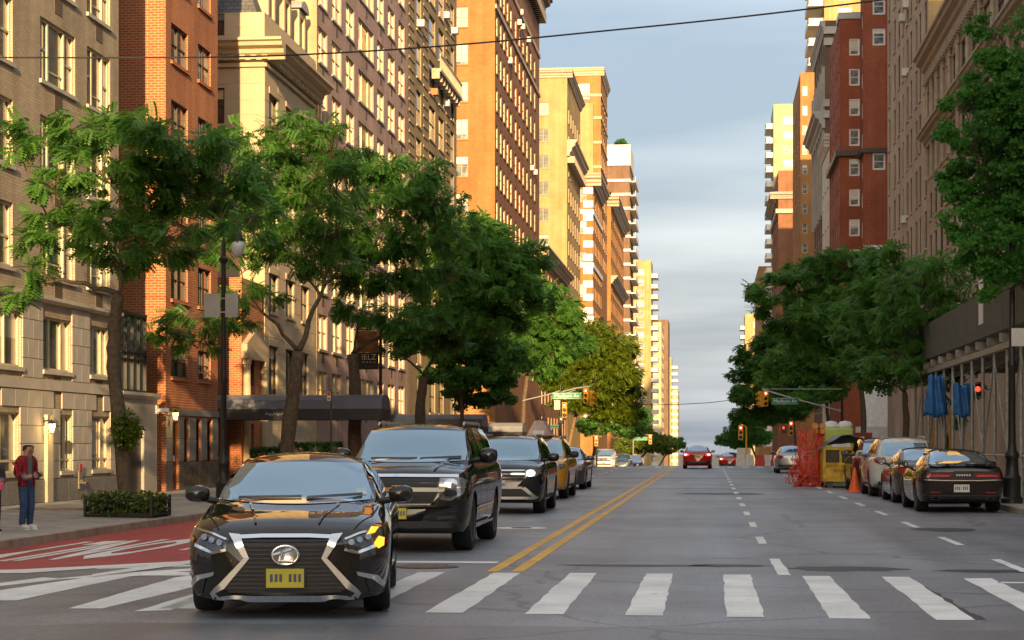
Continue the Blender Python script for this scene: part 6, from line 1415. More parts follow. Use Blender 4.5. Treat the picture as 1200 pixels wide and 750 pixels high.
# banner behind the tree fork
Yb = 74; r = thing('hanging_banner', 'black banner with white lettering and a brown picture hung by the tree', 'banner', (xat(437,Yb), Yb, 0))
pole_x = xat(446,Yb)-xat(437,Yb)
mb = MB(); mb.tube([(pole_x,0,-.1),(pole_x,0,hz(375,-13,Yb))], .06, 10); mb.tube([(pole_x,0,hz(386,-13,Yb)),(-.75,0,hz(386,-13,Yb))], .02, 6); mb.build('pole', M_blackiron, r)
za, zm, zt = hz(433,-13,Yb), hz(413,-13,Yb), hz(388,-13,Yb)
mb = MB(); mb.box(-.62,.22,-.02,.0,za,zm); p1 = mb.build('black_panel', M_black, r); mb = MB(); mb.box(-.62,.22,-.02,.0,zm+.003,zt); mb.build('picture', P('brown_print',(0.32,0.15,0.05),.6,var=.6,vscale=3), r)
for t_, sz, zz in (('IELZ', .30, .72), ('= = = =', .16, .42), ('ADDRESS', .09, .18)):
    me = text_mesh(t_ if t_ != 'ADDRESS' else '- - - - - -', sz, .002); me.materials.append(M_fr_white); o = put('lettering', me, r, (-.15, -.024, za+(zm-za)*zz)); o.rotation_euler = (R(90),0,0)
# green pole with parking sign
X_, Y_ = -12.5, fac(388,-12.5); r = thing('parking_sign_post', 'thin green sign post with a small red and white plate by the canopy', 'sign', (X_, Y_, zwalk(X_)))
mb = MB(); mb.tube([(0,0,0),(0,0,hz(457,X_,Y_)-zwalk(X_))], .03, 8); mb.build('post', P('green_post',(0.02,0.08,0.05),.5), r)
mb = MB(); z1 = hz(459,X_,Y_)-zwalk(X_); mb.box(-.13,.0,-.05,-.04,z1-.3,z1); pl = mb.build('plate', P('sign_white',(0.62,0.62,0.6),.5), r); mb = MB(); mb.box(-.12,-.01,-.052,-.0505,z1-.13,z1-.02); mb.box(-.11,-.02,-.052,-.0505,z1-.27,z1-.2); mb.build('red_legend', P('sign_red',(0.55,0.06,0.04),.5), pl)
# ---- traffic signals
M_sig = P('signal_yellow', (0.72,0.38,0.03), .45); M_sigoff = P('signal_lens_off', (0.03,0.03,0.02), .3); M_sigred = P('signal_red_lit', (0.9,0.05,0.03), .3, emit=(1.0,0.05,0.02), estr=.55); M_sigcore = P('signal_red_core', (0.9,0.4,0.3), .3, emit=(1.0,0.5,0.4), estr=1.2)
M_galv = P('galvanised_steel', (0.42,0.42,0.40), .4, metal=.6); M_green = P('sign_green', (0.0,0.22,0.12), .45, var=.08)
def signal_head(parent, x, y, z, rz=0, lit=0, sc=1.0, name='signal_head'):
    mb = MB(); mb.cbox(-.17*sc,.17*sc,-.10*sc,.12*sc,-.52*sc,.52*sc,.03*sc); h = mb.build(name, M_sig, parent, (x,y,z), rz)
    for k in range(3):
        zc = (.34-.34*k)*sc; mb = MB(); mb.lathe([(.11*sc,-.002),(.11*sc,-.012),(.06*sc,-.03*sc),(.001,-.035*sc)], 14, (0,-.10*sc,zc), 'y'); mb.build('lens', M_sigred if k == lit else M_sigoff, h)
        if k == lit: mb = MB(); mb.lathe([(.06*sc,-.03*sc),(.001,-.045*sc)], 10, (0,-.10*sc,zc), 'y'); mb.build('lens_core', M_sigcore, h)
        mb = MB(); n = 10
        for i in range(n):
            a0, a1 = math.pi*(i/n)*1.3-.47, math.pi*((i+1)/n)*1.3-.47
            mb.quad(*[(.14*sc*math.cos(t), yy, zc+.14*sc*math.sin(t)) for t, yy in ((a0,-.10*sc),(a1,-.10*sc),(a1,-.30*sc),(a0,-.30*sc))])
        mb.build('visor', M_sig, h)
    return h
def name_sign(parent, x, y, z, w, h, body):
    mb = MB(); mb.cbox(-w/2, w/2, -.015, .015, -h/2, h/2, .004); s_ = mb.build('street_name_sign', M_green, parent, (x, y, z))
    if body:
        me = text_mesh(body, h*.72, .002); co = np.array([v.co[:] for v in me.vertices]); k = w*.84/(co[:,0].max()-co[:,0].min())
        for v in me.vertices: v.co.x *= k
        me.materials.append(P('sign_white_letters',(0.8,0.8,0.78),.5)); o = put('lettering', me, s_, (0,-.02,0)); o.rotation_euler = (R(90),0,0)
    mb = MB(); mb.box(-w/2+.02,w/2-.02,-.017,-.0155,h/2-.035,h/2-.02); mb.box(-w/2+.02,w/2-.02,-.017,-.0155,-h/2+.02,-h/2+.035); mb.build('border', P('sign_white_letters',(0.8,0.8,0.78),.5), s_); return s_
# left mast arm at the avenue
X_ = -12.6; Y_ = 124.0; z0 = zwalk(X_); S = dep(X_,Y_)/F
def rel(px, py): return xat(px,Y_)-X_, hz(py,X_,Y_)-z0
r = thing('traffic_signal', 'mast-arm traffic signal with a green street name sign on the left corner', 'traffic light', (xat(657,Y_), Y_, z0)); X_ = xat(657,Y_)
mb = MB(); mb.tube([(0,0,0),(0,0,rel(0,452)[1])], [.11,.07], 12); mb.build('pole', M_blackiron, r)
mb = MB(); a = rel(640,463); b_ = rel(657,456); c_ = rel(692,453); mb.tube([(0,0,b_[1]-.2),(c_[0]*.5,0,b_[1]+.05),(c_[0],0,c_[1])], .05, 8); mb.tube([(0,0,rel(0,463)[1]),(c_[0]*.5,0,rel(0,457)[1])], .03, 8); mb.tube([(0,0,b_[1]-.1),(a[0],0,a[1]),(a[0]-1.5,0,a[1]-.35)], .045, 8); mb.build('mast_arm', M_galv, r)
q = rel(687,464); signal_head(r, q[0], -.1, q[1], R(-12), 0, .95); q = rel(693,465); signal_head(r, q[0]+.02, .25, q[1]-.1, R(60), 3, .95)
q = rel(660,478); signal_head(r, q[0]+.1, -.2, q[1]-.15, 0, 0, .95)
q = rel(664.5,464); name_sign(r, q[0], -.12, q[1], 34*S, 7.5*S, 'Madison Av'); q = rel(650,500); name_sign(r, q[0], -.12, q[1], 11*S, 4*S, '')
q = rel(653,474.5); mb = MB(); mb.box(-.18,.18,-.02,0,-.30,.30); mb.build('sign_plate', P('sign_pale',(0.5,0.45,0.36),.5), r, (q[0],-.1,q[1])); q = rel(658,492); mb = MB(); mb.cbox(-.16,.16,-.1,.1,-.25,.25,.02); ped = mb.build('pedestrian_head', M_black, r, (q[0],-.12,q[1])); mb = MB(); mb.box(-.06,.06,-.106,-.1,-.02,.12); mb.build('hand_lamp', M_fr_white, ped)
# right mast arm
Y_ = 124.0; X_ = 8.2; z0 = zwalk(X_,Y_); S = dep(X_,Y_)/F
r = thing('traffic_signal', 'mast-arm traffic signal with a green street name sign above the orange netting', 'traffic light', (X_, Y_, z0))
mb = MB(); mb.tube([(0,0,0),(0,0,rel(0,462)[1])], [.11,.07], 12); mb.build('pole', M_blackiron, r); a = rel(893,456)
mb = MB(); mb.tube([(0,0,rel(0,482)[1]),(rel(930,467)[0],0,rel(0,467)[1]),(a[0],0,a[1])], .05, 8); mb.tube([(0,0,rel(0,456)[1]),(a[0],0,a[1]+.02)], .025, 6); mb.build('mast_arm', M_galv, r)
q = rel(897,467); signal_head(r, q[0], -.1, q[1], R(8), 0, .95); q = rel(891.5,467.5); signal_head(r, q[0], .2, q[1], R(-60), 3, .95); q = rel(920,470); name_sign(r, q[0], -.1, q[1], 32*S, 7.5*S, 'Madison Av')
q = rel(927,502); signal_head(r, q[0], 0, q[1], 0, 0, .9)
q = rel(918,503); mb = MB(); mb.cbox(-.16,.16,-.1,.1,-.25,.25,.02); ped = mb.build('pedestrian_head', M_black, r, (q[0],-.12,q[1])); mb = MB(); mb.box(-.06,.06,-.106,-.1,.02,.16); mb.build('hand_lamp', M_sigred, ped)
# far side signals
Y_ = 160; X_ = 6.9; z0 = zwalk(X_,Y_); r = thing('traffic_signal', 'yellow signal on a post across the avenue by the pale cabinet', 'traffic light', (xat(868,Y_), Y_, z0)); X_ = xat(868,Y_)
mb = MB(); mb.tube([(.45,0,0),(.45,0,rel(0,500)[1]),(0,0,rel(0,500)[1]+.2)], .07, 8); mb.build('pole', M_sig, r); q = rel(868,507); signal_head(r, q[0], -.15, q[1], 0, 0, 1.15)
mb = MB(); xa = xat(864,Y_); xb = xat(880,Y_); mb.cbox(xa,xb,Y_+1,Y_+2.2,z0-.3,hz(525,7,Y_),.05); tag(mb.build('utility_cabinet', P('cabinet_cream',(0.62,0.58,0.48),.6)), 'pale cream utility cabinet standing across the avenue', 'cabinet')
Y_ = 250; X_ = -12.6; z0 = zwalk(X_,Y_); S = dep(X_,Y_)/F; r = thing('traffic_signal', 'far mast-arm signal and green sign before the olive green tree', 'traffic light', (xat(742,Y_), Y_, z0)); X_ = xat(742,Y_)
mb = MB(); mb.tube([(0,0,0),(0,0,rel(0,508)[1])], .09, 8); mb.tube([(0,0,rel(0,509)[1]),(rel(765,510)[0],0,rel(0,510)[1])], .05, 8); mb.build('mast_arm', M_galv, r); q = rel(762,513); signal_head(r, q[0], -.1, q[1]-.2, 0, 0, 1.2); q = rel(751,514); name_sign(r, q[0], -.1, q[1], 16*S, 4*S, '')
# red signal deep in the left trees
Y_ = 160; X_ = -12.6; z0 = zwalk(X_,Y_); r = thing('traffic_signal', 'dark signal post under the yellow-green tree across the avenue', 'traffic light', (xat(699,Y_), Y_, z0)); X_ = xat(699,Y_)
mb = MB(); mb.tube([(0,0,0),(0,0,rel(0,508)[1])], .09, 8); mb.build('pole', M_blackiron, r); q = rel(700,513); signal_head(r, 0, -.2, q[1]-.25, 0, 0, .85)
# ---- red and white water barrier, netting, dumpsters, cone
Y_ = 150
for k, (a, b_) in enumerate(((862,873),(873.5,884),(884.5,896),(896.5,903),(903.5,921),(921.5,936))):
    xa, xb = xat(a,Y_), xat(b_,Y_); z0 = zl(Y_); h = .85; red = k in (2,4); mb = MB(); mb.prism([(xa+.02,0),(xb-.02,0),(xb-.02,h*.5),(xb-.08,h),(xa+.08,h),(xa+.02,h*.5)], -.25, .25); mb.box(xa,xb,-.35,.35,0,.15)
    tag(mb.build('plastic_barrier', P('barrier_red',(0.62,0.05,0.03),.5) if red else P('barrier_white',(0.70,0.68,0.64),.5), None, (0,Y_,z0)), 'red plastic water barrier across the avenue mouth' if red else 'white plastic water barrier across the avenue mouth', 'barrier', 'red water barriers' if red else 'white water barriers')
# netting fence
M_net = P('orange_netting', (0.72,0.075,0.03), .55, var=.25, vscale=6); Yn = 71.5; r = thing('safety_netting', 'torn red-orange safety netting draped on posts beside the yellow dumpster', 'netting', (xat(935,Yn), Yn, 0)); W_ = xat(966,Yn)-xat(935,Yn)
posts = [(0.08,0.3),(.32,.1),(W_-.35,0),(W_-.05,.5)]
for k, (x, y) in enumerate(posts):
    mb = MB(); mb.box(x-.03,x+.03,y-.03,y+.03,0,hz(501,3.5,Yn)); mb.build('post', P('netting_post',(0.35,0.06,0.03),.6), r)
rs = np.random.RandomState(5); mb = MB()
Hn = hz(503,3.5,Yn)
for (xa, xb, ya, yb) in ((0,.34,.3,.1),(W_-.62,W_-.05,0,.35),(W_-.35,W_+.02,0.0,.5)):
    nx = 14
    for i in range(nx):
        t = i/(nx-1); x = xa+(xb-xa)*t; pts = [(x+rs.randn()*.025, ya+(yb-ya)*t+rs.randn()*.04-.05*math.sin(9*t), z) for z in np.linspace(0.02,Hn*rs.uniform(.93,1.0),12)]; mb.tube(pts, .014, 4, False)
    for z in np.linspace(.05,Hn*.97,22):
        pts = [(xa+(xb-xa)*t+rs.randn()*.01, ya+(yb-ya)*t+rs.randn()*.03-.05*math.sin(9*t), z+rs.randn()*.03) for t in np.linspace(0,1,8)]; mb.tube(pts, .012, 4, False)
for k in range(70):   # tangled slack netting at the foot
    x0 = rs.uniform(-.25,W_); z = abs(rs.randn())*.5+.02; pts = [(x0+rs.randn()*.12, rs.uniform(-.3,.4), max(.01,z+rs.randn()*.2)) for _ in range(5)]; mb.tube(pts, .014, 4, False)
tag(mb.build('net', M_net, r), kind='stuff')
for x, px in ((0,0),):
    for sx in (-.12,.14):
        mb = MB(); mb.lathe([(.11,-.03),(.11,.03)], 12, (W_-.2+sx,-.03,Hn+.12), 'y'); mb.build('beacon_lens', M_amber, r); mb = MB(); mb.box(W_-.2+sx-.07,W_-.2+sx+.07,0,.08,Hn-.15,Hn+.05); mb.build('beacon_case', M_sig, r)
# yellow dumpster
Yd = 69.8; xa, xb = xat(964.5,Yd), xat(1012,Yd)+.35; r = thing('yellow_dumpster', 'yellow steel dumpster heaped under a grey tarpaulin', 'dumpster', ((xa+xb)/2, Yd, .0)); w = (xb-xa)/2; h = hz(524,4.8,Yd)
M_dy = P('dumpster_yellow', (0.62,0.38,0.02), .5, var=.35, vscale=5, bump=.2); M_dd = P('dumpster_dirt', (0.07,0.055,0.03), .7, var=.4)
mb = MB(); mb.prism([(-w,.22),(w,.22),(w,h),(-w,h)], 0, 3.4); mb.build('bin', M_dy, r); mb = MB()
for x in (-w,-w*.35,w*.35,w-.08): mb.box(x,x+.08,-.06,-.002,.22,h)
for z in (.22,h*.55,h-.1): mb.box(-w,w,-.08,-.003,z,z+.09)
mb.build('ribs', M_dy, r)
mb = MB(); mb.box(-w+.1,w-.1,-.02,-.002,h*.55+.1,h-.11); pn = mb.build('dark_panel', M_dd, r)
me = text_mesh('CRW', .34, .002); me.materials.append(M_black); o = put('lettering', me, pn, (.0,-.03,h*.72)); o.rotation_euler = (R(90),0,0)
me = text_mesh('=== == =', .2, .002); me.materials.append(M_black); o = put('lettering', me, pn, (-.1,-.085,h*.42)); o.rotation_euler = (R(90),0,0)
for x in (-w+.15,w-.35): mb = MB(); mb.box(x,x+.2,.1,.5,0,.22); mb.build('foot', M_black, r)
mb = MB(); rs = np.random.RandomState(2); nx, ny = 9, 7; top = [[(-w-.06+(2*w+.12)*i/(nx-1), -.1+3.6*j/(ny-1), h+.02+(.42*math.sin(math.pi*i/(nx-1))**1.2*(1 if j < ny-1 else .3)+rs.randn()*.03 if 0 < i < nx-1 else -.1)) for j in range(ny)] for i in range(nx)]
mb.v = [p for row in top for p in row]; mb.f = [[i*ny+j,(i+1)*ny+j,(i+1)*ny+j+1,i*ny+j+1] for i in range(nx-1) for j in range(ny-1)]; mb.m = [0]*len(mb.f); mb.build('tarpaulin', P('grey_tarp',(0.085,0.09,0.10),.45,var=.2), r, smooth=True)
# portable toilet behind
Yp = 76; xa, xb = xat(966.5,Yp), xat(1000,Yp); h = hz(502,4.5,Yp); r = thing('portable_toilet', 'lime green portable toilet with a white domed roof behind the dumpster', 'portable toilet', ((xa+xb)/2, Yp, 0)); w = (xb-xa)/2
M_lime2 = P('lime_plastic', (0.42,0.50,0.10), .45, var=.12); mb = MB(); mb.cbox(-w,w,0,1.1,.05,h,.04); mb.build('cabin', M_lime2, r); mb = MB(); mb.box(-w+.12,w-.12,-.02,-.002,.2,h-.15); mb.build('door', M_lime2, r)
mb = MB(); mb.box(-.28,.42,-.03,-.021,h*.55,h*.82); mb.build('notice', M_fr_white, r); me = text_mesh('- -- -', .16, .001); me.materials.append(P('notice_blue',(0.1,0.12,0.3),.5)); o = put('lettering', me, r, (.07,-.033,h*.7)); o.rotation_euler = (R(90),0,0)
for sx in (-.5,.5):
    mb = MB(); mb.lathe([(w*.56,0),(w*.54,.12),(w*.40,.26),(.001,.30)], 14, (sx*w,.55,h)); mb.build('dome', P('translucent_white',(0.66,0.68,0.68),.5), r, smooth=True)
mb = MB(); xa = xat(1001,78); xb = xat(1022,78); mb.box(xa,xb,78,80.5,.14,hz(507,5.5,78)); tag(mb.build('red_container', P('container_maroon',(0.22,0.03,0.02),.6,var=.3)), 'dull red site container beside the portable toilet', 'container')
Xc, Yc = gnd(1003, 577); r = thing('traffic_cone', 'tall orange traffic cone between the dumpster and the maroon suv', 'cone', (Xc-.02, Yc+.2, 0)); mb = MB(); mb.lathe([(.20,.04),(.03,.78),(.001,.79)], 16); mb.build('cone', P('cone_orange',(0.85,0.13,0.02),.45), r, smooth=40); mb = MB(); mb.cbox(-.24,.24,-.24,.24,0,.04,.01); mb.build('base', P('cone_orange',(0.85,0.13,0.02),.45), r)
# ---- sidewalk shed on the right
M_ply = P('shed_ply_green', (0.085,0.095,0.075), .7, var=.2, vscale=2); M_steel = P('shed_steel', (0.42,0.41,0.38), .45, metal=.4, var=.25, vscale=8); M_wood = P('shed_timber', (0.34,0.29,0.22), .8, var=.25, vscale=6)
ys0, ys1 = 47.2, 76; xo = 7.6; zd, zt = hz(373,xo,fac(1200,xo)), hz(318,xo,fac(1200,xo)); r = thing('sidewalk_shed', 'dark green sidewalk shed on steel posts over the right pavement', 'scaffold', (xo, ys0, .14))
y = ys0; k = 0
while y < ys1-.1:
    mb = MB(); mb.box(-.05,-.01,.01,2.39,zd-.1-.14,zt-.14); mb.build('parapet_panel', M_ply, r, (0,y-ys0,0)); mb = MB(); mb.box(-.01,4.6,.01,2.39,zd-.14,zd+.1-.14); mb.build('deck_panel', M_wood, r, (0,y-ys0,0))
    y += 2.4; k += 1
mb = MB(); mb.box(-.05,4.6,-.05,-.01,zd-.1-.14,zt-.14); mb.build('end_panel', M_ply, r)
for k in range(13):
    y = .3+k*2.3
    for x in (.1, 4.3):
        mb = MB(); mb.tube([(x,y,0),(x,y,zd-.5)], .05, 8); mb.lathe([(.12,0),(.12,.03)], 8, (x,y,0)); mb.build('post', M_steel, r)
    mb = MB(); mb.box(-.1,4.6,y-.07,y+.07,zd-.5-.14+.1,zd-.17-.14); mb.build('joist', M_wood if k % 2 else M_steel, r)
    if k < 12:
        for z in (1.1,):
            mb = MB(); mb.tube([(.1,y,z),(.1,y+2.3,z)], .025, 6); mb.build('rail', M_steel, r)
        mb = MB(); mb.tube([(.1,y,zd-.9),(.1,y+2.3,1.1)] if k % 2 else [(.1,y,1.1),(.1,y+2.3,zd-.9)], .02, 6); mb.build('brace', M_steel, r)
    mb = MB(); mb.tube([(.1,y,zd-1.1),(1.2,y,zd-.5)], .022, 6); mb.build('knee_brace', M_steel, r)
mb = MB(); mb.box(.0,.16,0,28.5,zd-.5-.14-.08,zd-.5-.14+.08); mb.build('beam', M_steel, r)
mb = MB(); Y1_ = fac(1152,xo-.06); mb.box(-.065,-.052,0,.9,0,1.25); mb.build('permit_notice', M_fr_white, r, (0,Y1_-ys0,zd+.15))
# shopfront boards behind the shed, blue tarps
M_tarp = P('blue_tarp', (0.03,0.16,0.42), .4, var=.3, vscale=4)
def tarp(px0, px1, py0, py1, X, label):
    Y = fac((px0+px1)/2, X); xa, xb = xat(px0,Y), xat(px1,Y); za, zb_ = hz(py1,X,Y), hz(py0,X,Y); rs = np.random.RandomState(int(px0)); mb = MB(); nx, nz = 10, 10
    for j in range(nz):
        for i in range(nx):
            t, s_ = i/(nx-1), j/(nz-1); wd = (.55+.45*(1-s_))if px0 < 1110 else 1; mb.v.append((xa+(xb-xa)*(.5+(t-.5)*wd), Y+.09*math.sin(t*14+s_*2)+rs.randn()*.02, za+(zb_-za)*s_+.05*math.sin(t*9)))
    mb.f = [[j*nx+i,j*nx+i+1,(j+1)*nx+i+1,(j+1)*nx+i] for j in range(nz-1) for i in range(nx-1)]; mb.m = [0]*len(mb.f); o = mb.mesh('blue_tarpaulin', M_tarp, True); o2 = put('blue_tarpaulin', o); md = o2.modifiers.new('s','SOLIDIFY'); md.thickness = .01
    tag(o2, label, 'tarpaulin')
tarp(1082,1112,440,488,7.35,'blue tarpaulin tied in a peak to the shed posts'); tarp(1117,1140,450,488,7.45,'flat blue tarpaulin stretched between shed posts')
for px in (1092.5, 1114.0):
    X_ = 8.0; Y_ = fac(px,X_); mb = MB(); mb.box(X_-.05,X_+.05,Y_-.05,Y_+.05,.14,hz(482,X_,Y_)); tag(mb.build('yellow_post', M_sig), 'yellow painted shed post under the blue tarpaulin', 'post', 'yellow posts')
r = thing('plywood_hoarding', 'long dim hoarding of timber panels under the shed', 'hoarding', (12.3, 50, .14)); me = None
for k in range(18):
    me = box_mesh('panel', (-.03,.03,.01,1.49,0,2.9), (M_ply, M_pane, M_fr_grey, M_fr_dark, M_pane)[k % 5]); put('panel', me, r, (0, k*1.5, 0))
# white site fence across the avenue
mb = MB(); xa, xb = xat(1003,160), xat(1075,160); mb.box(xa,xb,160.2,160.4,0,hz(500,10,160)); tag(mb.build('white_hoarding', P('hoarding_white',(0.62,0.58,0.5),.7)), 'white hoarding at the corner across the avenue on the right', 'hoarding')
# ---- overhead cable
Yc = 44; pts = []
for px, py in ((-260,60),(-60,66.5),(60,67.5),(180,67.5),(300,66),(430,60),(560,50.5),(700,37),(830,24),(960,9),(1100,-9),(1300,-38),(1500,-70)): X = xat(px,Yc); pts.append((X, Yc, hz(py,X,Yc)))
fine = []
for i in range(len(pts)-1):
    for q in range(4):
        p = [Vector(pts[max(0,min(len(pts)-1,i+d))]) for d in (-1,0,1,2)]; t = q/4
        fine.append(.5*((2*p[1])+(-p[0]+p[2])*t+(2*p[0]-5*p[1]+4*p[2]-p[3])*t*t+(-p[0]+3*p[1]-3*p[2]+p[3])*t**3))
mb = MB(); mb.tube(fine, .019, 6); tag(mb.build('overhead_cable', P('cable_black',(0.02,0.02,0.025),.5)), 'thin black cable strung high across the near street', 'cable')
Y_ = 175; mb = MB(); mb.tube([(xat(px,Y_),Y_,hz(py,0,Y_)) for px, py in ((720,474),(790,474),(830,472),(856,469),(900,463))], .03, 5); tag(mb.build('overhead_cable', P('cable_black',(0.02,0.02,0.025),.5)), 'faint cable crossing low over the far roadway', 'cable')

# steel hatch in the left pavement, red lamp on the shed
X_, Y_ = gnd(78, 598, -.06); r = thing('sidewalk_hatch', 'dark steel cellar hatch flush with the left pavement', 'hatch', (X_, Y_, zwalk(X_)+.004)); mb = MB(); mb.box(-1.3,-.02,-.6,.6,-.01,.02); mb.box(.02,1.3,-.6,.6,-.01,.02); mb.build('leaf', P('hatch_steel',(0.06,0.055,0.05),.5,metal=.5,var=.3), r); mb = MB(); mb.box(-1.38,1.38,-.68,-.6,-.01,.012); mb.box(-1.38,1.38,.6,.68,-.01,.012); mb.build('frame', M_fr_grey, r)
X_ = 7.5; Y_ = fac(1146, X_); r = thing('red_warning_lamp', 'small glowing red warning lamp fixed to a shed post', 'lamp', (X_, Y_, hz(456,X_,Y_))); mb = MB(); mb.lathe([(.001,-.08),(.06,-.05),(.07,.02),(.04,.07),(.001,.08)], 12); mb.build('lens', M_sigred, r); mb = MB(); mb.tube([(0,.0,0),(.2,.0,-.05)], .02, 6); mb.build('bracket', M_steel, r)
# ================================================================ PEOPLE
def skinned(name, pts, edges, rad, mat, parent, sub=2, flat=None):
    me = bpy.data.meshes.new(name); me.from_pydata(pts, edges, []); o = bpy.data.objects.new(name, me)
    o.modifiers.new('s', 'SKIN'); md = o.modifiers.new('u', 'SUBSURF'); md.levels = md.render_levels = sub
    for i, sv in enumerate(me.skin_vertices[0].data): r_ = rad[i]; sv.radius = r_ if isinstance(r_, tuple) else (r_, r_); sv.use_root = (i == 0)
    nm = baked([o]); nm.materials.clear(); nm.materials.append(mat)
    nm.polygons.foreach_set('use_smooth', [True]*len(nm.polygons)); nm.name = name; return put(name, nm, parent)
M_skin = P('skin', (0.42,0.24,0.16), .5, var=.08); M_hair = P('dark_hair', (0.012,0.009,0.007), .5, var=.3, vscale=40, bump=.6, bscale=90)
M_jean = P('blue_denim', (0.035,0.075,0.17), .85, var=.35, vscale=5, bump=.2); M_tee = P('grey_tee', (0.13,0.14,0.15), .85, var=.12); M_shoe = P('white_shoe', (0.72,0.72,0.70), .5)
def plaid():
    m, nt, b, new, lk = nodes('red_plaid'); t = new('ShaderNodeTexCoord'); out = None
    for ax, sc in (('X', 9), ('Z', 9)):
        w = new('ShaderNodeTexWave'); w.bands_direction = ax; w.inputs['Scale'].default_value = sc; w.inputs['Distortion'].default_value = .8; lk(t.outputs['Object'], w.inputs['Vector'])
        r = ramp2(new, (0.22,0.2,0.22), (1,1,1), .25, .45); lk(w.outputs['Fac'], r.inputs[0])
        if out is None: out = r.outputs[0]
        else:
            mu = new('ShaderNodeMix'); mu.data_type = 'RGBA'; mu.blend_type = 'MULTIPLY'; mu.inputs[0].default_value = 1; lk(out, mu.inputs['A']); lk(r.outputs[0], mu.inputs['B']); out = mu.outputs['Result']
    mu = new('ShaderNodeMix'); mu.data_type = 'RGBA'; mu.blend_type = 'MULTIPLY'; mu.inputs[0].default_value = 1; mu.inputs['A'].default_value = (0.50,0.030,0.045,1); lk(out, mu.inputs['B']); lk(mu.outputs['Result'], b.inputs['Base Color']); b.inputs['Roughness'].default_value = .9; return m
M_plaid = plaid()
def person(label, loc, rz, shirt, tee, jean, shoe, hair, H=1.7, phone=True):
    # faces local -y; x to its left side
    r = thing('person', label, 'person', loc, rz); k = H/1.75
    def V(*p): return [tuple(q*k for q in a) for a in p]
    hand_l, hand_r = (.055,-.36,1.13), (-.075,-.33,1.11)
    # one continuous body: pelvis, spine, bowed head with chin, arms, legs
    pts = V((0,.0,.95),(0,.0,1.12),(0,-.01,1.30),(0,.0,1.43),(0,-.02,1.50),(0,-.05,1.575),(0,-.065,1.65),(0,-.07,1.70),
            (.165,.01,1.40),(.225,.03,1.14),(.14,-.19,1.075),(.075,-.31,1.12),
            (-.165,.01,1.40),(-.225,.03,1.12),(-.15,-.17,1.06),(-.09,-.28,1.095),
            (.09,0,.86),(.10,-.02,.50),(.11,.03,.09),(-.09,0,.86),(-.11,-.05,.50),(-.12,.0,.09),(0,-.115,1.555))
    ed = [(0,1),(1,2),(2,3),(3,4),(4,5),(5,6),(6,7),(3,8),(8,9),(9,10),(10,11),(3,12),(12,13),(13,14),(14,15),(0,16),(16,17),(17,18),(0,19),(19,20),(20,21),(5,22)]
    rd = [(.15*k,.11*k),(.145*k,.105*k),(.17*k,.115*k),(.14*k,.095*k),(.07*k,.07*k),(.085*k,.10*k),(.105*k,.12*k),(.08*k,.09*k),.085*k,.065*k,.052*k,.040*k,.085*k,.065*k,.052*k,.040*k,.092*k,.068*k,.050*k,.092*k,.068*k,.050*k,.045*k]
    b = skinned('body', pts, ed, rd, M_skin, r, 3); src = b.data
    def cloth(name, keep, off, mat, cuts=()):           # a garment cut from the body surface and lifted off it
        bm = bmesh.new(); bm.from_mesh(src); bm.normal_update()
        for co, no in cuts: bmesh.ops.bisect_plane(bm, geom=bm.verts[:]+bm.edges[:]+bm.faces[:], plane_co=[q*k for q in co], plane_no=no)
        bm.normal_update(); kill = [f for f in bm.faces if not keep(*(f.calc_center_median()/k))]; bmesh.ops.delete(bm, geom=kill, context='FACES'); bm.normal_update()
        nv = {v.index: v.normal.copy() for v in bm.verts}
        bm.verts.index_update()
        for v in bm.verts:
            w = .002*math.sin(v.co.z*70/k + v.co.x*40/k)
            v.co += v.normal*(off + w)*k
        me = bpy.data.meshes.new(name); bm.to_mesh(me); bm.free(); me.materials.clear(); me.materials.append(mat); me.polygons.foreach_set('use_smooth', [True]*len(me.polygons)); o = put(name, me, r)
        md = o.modifiers.new('t', 'SOLIDIFY'); md.thickness = .008; md.offset = -1; return o
    arm = lambda x,y,z: y < -.125
    cloth('jeans', lambda x,y,z: .10 < z < .98 and y > -.16 and abs(x) < .21, .016, jean, [((0,0,.10),(0,0,1)),((0,0,.98),(0,0,1))])
    cloth('tee', lambda x,y,z: .93 < z < 1.47 and abs(x) < .13 and y < .03 and y > -.15, .010, tee, [((0,0,.93),(0,0,1)),((0,0,1.47),(0,0,1))])
    cloth('shirt', lambda x,y,z: .88 < z < 1.485 and y > -.13 and not (abs(x) < .065+.02*(z-1.2) and y < -.02), .026, shirt, [((0,0,.88),(0,0,1)),((0,0,1.485),(0,0,1)),((0,-.13,0),(0,1,0)),((.065,0,0),(1,0,0)),((-.065,0,0),(1,0,0))])
    cloth('cuff', lambda x,y,z: .98 < z < 1.25 and -.165 < y < -.12 and abs(x) > .10, .022, P('blue_cuff',(0.12,0.17,0.35),.8), [((0,-.13,0),(0,1,0)),((0,-.165,0),(0,1,0))])
    cloth('hair', lambda x,y,z: z > 1.60 and (z-1.66) + (y+.085)*.85 > -.012, .024, hair, [((0,-.085,1.66),(0,.85,1))])
    # face and ears
    q = lambda x,y,z: (x*k,y*k,z*k); tr = BVHTree.FromPolygons([v.co for v in src.vertices], [list(p.vertices) for p in src.polygons])
    def on(x, z): h = tr.ray_cast(Vector(q(x,-1,z)), Vector((0,1,0)))[0]; return h.y if h else -.16*k
    yn = on(0,1.61); mb = MB(); mb.add([(-.016*k,yn+.004,1.60*k),(.016*k,yn+.004,1.60*k),(0,yn-.028*k,1.597*k),(0,yn+.004,1.645*k)], [(0,1,2),(1,3,2),(3,0,2)]); mb.build('nose', M_skin, b)
    mb = MB()
